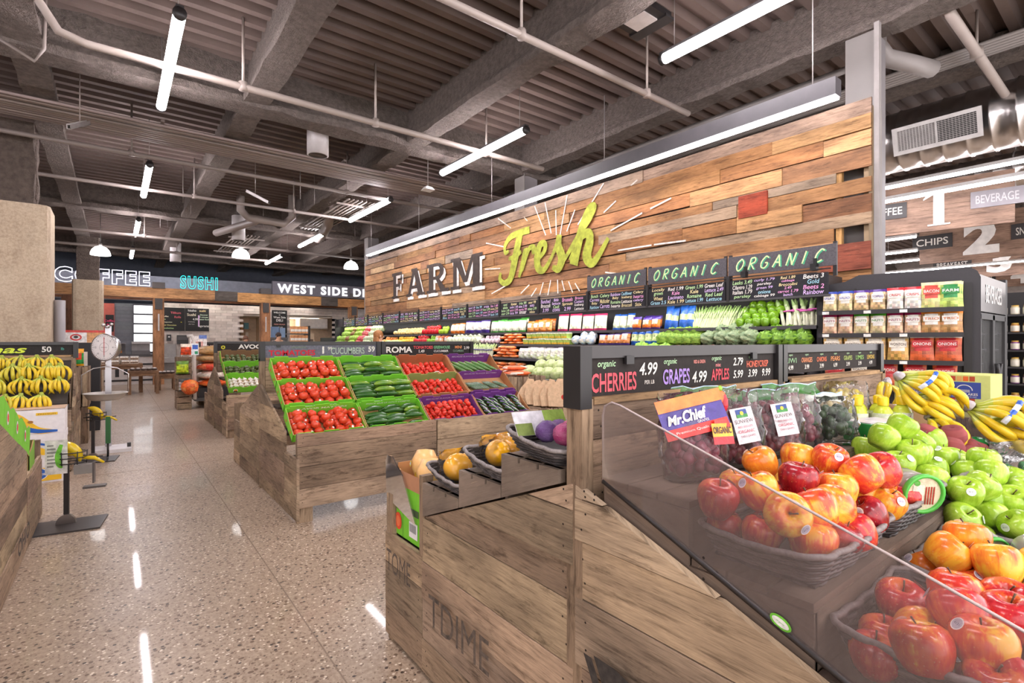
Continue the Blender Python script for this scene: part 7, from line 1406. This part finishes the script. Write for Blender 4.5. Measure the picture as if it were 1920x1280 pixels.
gadget('hand_sink', 'steel hand sink under the soap dispenser', 'sink', [((-.25, -.35, .62), (.25, .1, .8), 'a9a5a4'), ((-.2, -.2, 0), (.2, .1, .62), '7f7b7a'), ((-.22, .06, .8), (.22, .1, 1.3), 'a29d9b')], (1.62, 23.05, 0))
gadget('counter', 'dark cafe counter with patterned black and white front', 'counter', [((-1.2, 0, 0), (1.5, .7, .9), 'd9d2cf'), ((-1.2, -.03, .9), (1.5, .75, .98), '4a4648'), ((-1.2, -.01, .62), (1.5, 0, .68), '2f2d2e'), ((-1.2, -.01, .1), (1.5, 0, .16), '2f2d2e')]+[((-1.1+.22*i, -.012, .25+.07*(i % 2)), (-1.0+.22*i, 0, .5), '2f2d2e') for i in range(11)], (-.2, 20.9, 0))
gadget('pastry_case', 'glass front pastry case on the cafe counter', 'display case', [((0, 0, 0), (.9, .5, .04), '5a5658'), ((0, .46, .04), (.9, .5, .34), '77737a'), ((0, 0, .34), (.9, .5, .37), '8a868a'), ((.1, .1, .04), (.25, .3, .12), 'c98a4a'), ((.4, .1, .04), (.55, .3, .1), 'd9a86a'), ((.65, .1, .04), (.8, .3, .12), 'b9763a')], (-.6, 21.0, .98))
gadget('espresso_machine', 'steel espresso machine on the cafe counter', 'coffee machine', [((0, 0, 0), (.5, .4, .12), '6a6668'), ((0, .15, .12), (.5, .4, .36), 'a5a1a2'), ((0, 0, .34), (.5, .4, .42), 'b9b5b6')], (.45, 21.0, .98))
gadget('kitchen_counter', 'pale deli counter in the lit kitchen opening', 'counter', [((0, 0, 0), (2.2, .6, 1.05), 'c9b49c'), ((0, -.03, 1.05), (2.2, .6, 1.1), 'e0d6cc'), ((.4, .05, 1.1), (1.1, .5, 1.75), 'cdb394'), ((.5, .04, 1.2), (.78, .05, 1.5), '6a5444'), ((.82, .04, 1.2), (1.05, .05, 1.5), '6a5444')], (6.0, 23.6, 0))
gadget('range_hood', 'white range hood in the lit kitchen opening', 'hood', [((0, 0, 0), (1.2, .8, .45), 'e6e2de'), ((0, -.01, 0), (1.2, 0, .04), 'b9b4b0')], (6.5, 23.7, 1.98))
gadget('wall_shelf', 'small shelf with orange and teal containers in the beige doorway', 'shelf', [((0, 0, 0), (.5, .15, .03), 'b99a7a'), ((.05, .02, .03), (.2, .12, .25), 'f0a83a'), ((.26, .02, .03), (.44, .12, .3), '5a9aa8'), ((.3, .0, -.3), (.42, .1, -.1), 'e6dccf')], (4.12, 24.3, 1.9))
gadget('water_jugs', 'blue water jugs right of the second timber post', 'jug', [((-.12, 0, 0), (.12, .24, .42), '7f9fc8'), ((.16, 0, 0), (.36, .24, .38), '8fadd0'), ((-.2, -.02, -.06), (.45, .3, 0), '6a6462'), ((-.2, 0, -1.56), (.45, .3, -.06), '5a5654')], (5.0, 21.6, 1.56))
b = MB(); b.lathe([(.001, 0), (.5, 0), (.5, 1.6), (.001, 1.6)], C('4a484c'), 20, axis=(1, 0, 0)); b.v = [tuple(Vector(p)) for p in b.v]; tag(obj('duct_drum', b, STEEL, loc=(6.7, 22.6, 3.35)), 'dark round duct section behind the deli sign', 'duct')
# rack of packaged goods at the far end of the case
t = thing('goods_rack', 'small rack of packaged goods at the far end of the produce case', 'rack', (4.4, 15.2, 0)); b = MB(); b.box((0, 0, 0), (.05, .5, 1.85), BK); [b.box((-.5, 0, z), (.05, .5, z+.03), C('4a4646')) for z in (.6, 1.0, 1.35, 1.6)]; obj('frame', b, SATIN, t)
b = MB(); b.box((0, 0, 0), (.09, .1, .2), C('e5a06a')); b.box((-.002, -.002, .05), (.092, 0, .12), C('efe6dc')); BXK = produce('goods_box', 'box', b, PAPER)
for z in (1.03, 1.38, 1.63):
    for i in range(5): BXK.put((3.93+.1*i, 15.25, z), None, 'orange and white package on the %s shelf of the far goods rack' % ('lower', 'middle', 'upper')[[1.03, 1.38, 1.63].index(z)], 'packages on the goods rack, height %d' % int(z*10))
# ---------------------------------------------------------------- people
def person(label, x, y, h, face, shirt, hairc, longhair=False, cap=None):
    t = thing('person', label, 'person', (x, y, 0), (0, 0, face)); k = h/1.7
    def body(nm, verts, edges, radii, mat, col):
        me = bpy.data.meshes.new(nm); me.from_pydata([tuple(c*k for c in v) for v in verts], edges, []); o = bpy.data.objects.new(nm, me); COL.objects.link(o); o.parent = t
        m = o.modifiers.new('skin', 'SKIN'); m.use_smooth_shade = True
        for v, r in zip(me.skin_vertices[0].data, radii): v.radius = (r[0]*k, r[1]*k) if isinstance(r, tuple) else (r*k, r*k)
        me.skin_vertices[0].data[0].use_root = True; o.modifiers.new('sub', 'SUBSURF').levels = 1
        mm = bpy.data.materials.get(mat.name+'_'+col) or mat.copy(); mm.name = mat.name+'_'+col
        for nd in mm.node_tree.nodes:
            if nd.type == 'ATTRIBUTE':
                ln = nd.outputs['Color'].links
                rgb = mm.node_tree.nodes.new('ShaderNodeRGB'); rgb.outputs[0].default_value = (*C(col), 1)
                for l in list(ln): mm.node_tree.links.new(rgb.outputs[0], l.to_socket)
                break
        me.materials.append(mm); return o
    V = [(0, 0, .95), (0, -.01, 1.15), (0, 0, 1.36), (0, 0, 1.46), (0, -.01, 1.53), (0, -.01, 1.6), (.17, 0, 1.38), (.22, 0, 1.12), (.22, -.08, .9), (.225, -.11, .82), (-.17, 0, 1.38), (-.22, 0, 1.12), (-.22, -.08, .9), (-.225, -.11, .82), (.095, 0, .88), (.1, -.01, .48), (.1, .02, .09), (.1, -.12, .04), (-.095, 0, .88), (-.1, -.01, .48), (-.1, .02, .09), (-.1, -.12, .04)]
    E = [(0, 1), (1, 2), (2, 3), (3, 4), (4, 5), (2, 6), (6, 7), (7, 8), (8, 9), (2, 10), (10, 11), (11, 12), (12, 13), (0, 14), (14, 15), (15, 16), (16, 17), (0, 18), (18, 19), (19, 20), (20, 21)]
    rd = [(.15, .11), (.135, .1), (.15, .1), .055, (.075, .09), (.07, .085), .055, .042, .033, .036, .055, .042, .033, .036, .085, .06, .045, .04, .085, .06, .045, .04]
    body('body', V, E, rd, SKIN, 'd9a98a')
    sv = [0, 1, 2, 6, 7, 10, 11]; V2 = [V[i] for i in sv]; body('shirt', V2, [(0, 1), (1, 2), (2, 3), (3, 4), (2, 5), (5, 6)], [(.165, .125), (.15, .115), (.165, .115), .068, .055, .068, .055], CLOTH, shirt)
    V3 = [V[0], V[14], V[15], V[16], V[18], V[19], V[20]]; body('trousers', V3, [(0, 1), (1, 2), (2, 3), (0, 4), (4, 5), (5, 6)], [(.16, .12), .1, .072, .06, .1, .072, .06], CLOTH, '3a3f4e')
    b = MB(); b.ball((0, .012*k, 1.595*k), (.088*k, .108*k, .105*k), C(hairc), 12, 8, .03)
    if longhair: b.ball((0, .06*k, 1.42*k), (.1*k, .06*k, .2*k), C(hairc), 12, 8, .05)
    obj('hair', b, HAIR, t); b = MB()
    for s in (-1, 1): b.ball((s*.03*k, -.098*k, 1.575*k), (.012*k, .006*k, .007*k), C('2a2220'), 8, 5)
    b.ball((0, -.108*k, 1.55*k), (.012*k, .015*k, .018*k), C('d0a080'), 8, 6); b.ball((0, -.098*k, 1.51*k), (.022*k, .006*k, .006*k), C('b0605a'), 8, 5)
    for s in (-1, 1): b.ball((s*.088*k, .0, 1.56*k), (.01*k, .02*k, .03*k), C('d9a98a'), 6, 5)
    obj('face', b, SKIN, t)
    if cap: b = MB(); b.ball((0, .01*k, 1.625*k), (.095*k, .112*k, .085*k), C(cap), 12, 8); b.box((-.07*k, -.19*k, 1.61*k), (.07*k, -.09*k, 1.62*k), C(cap)); obj('cap', b, CLOTH, t)
    return t
person('person with long light brown hair standing before the far greens, facing the case', 4.12, 9.6, 1.63, R(90), 'd9d2cc', 'a8703f', True)
person('person with brown hair behind the avocado sign near the sushi wall', 3.45, 18.9, 1.60, R(0), '4a4a52', '6a4530')
person('person with dark hair and a pale band behind the tomato sign near the deli', 4.45, 18.8, 1.72, R(20), '6a6462', '3a2a24')
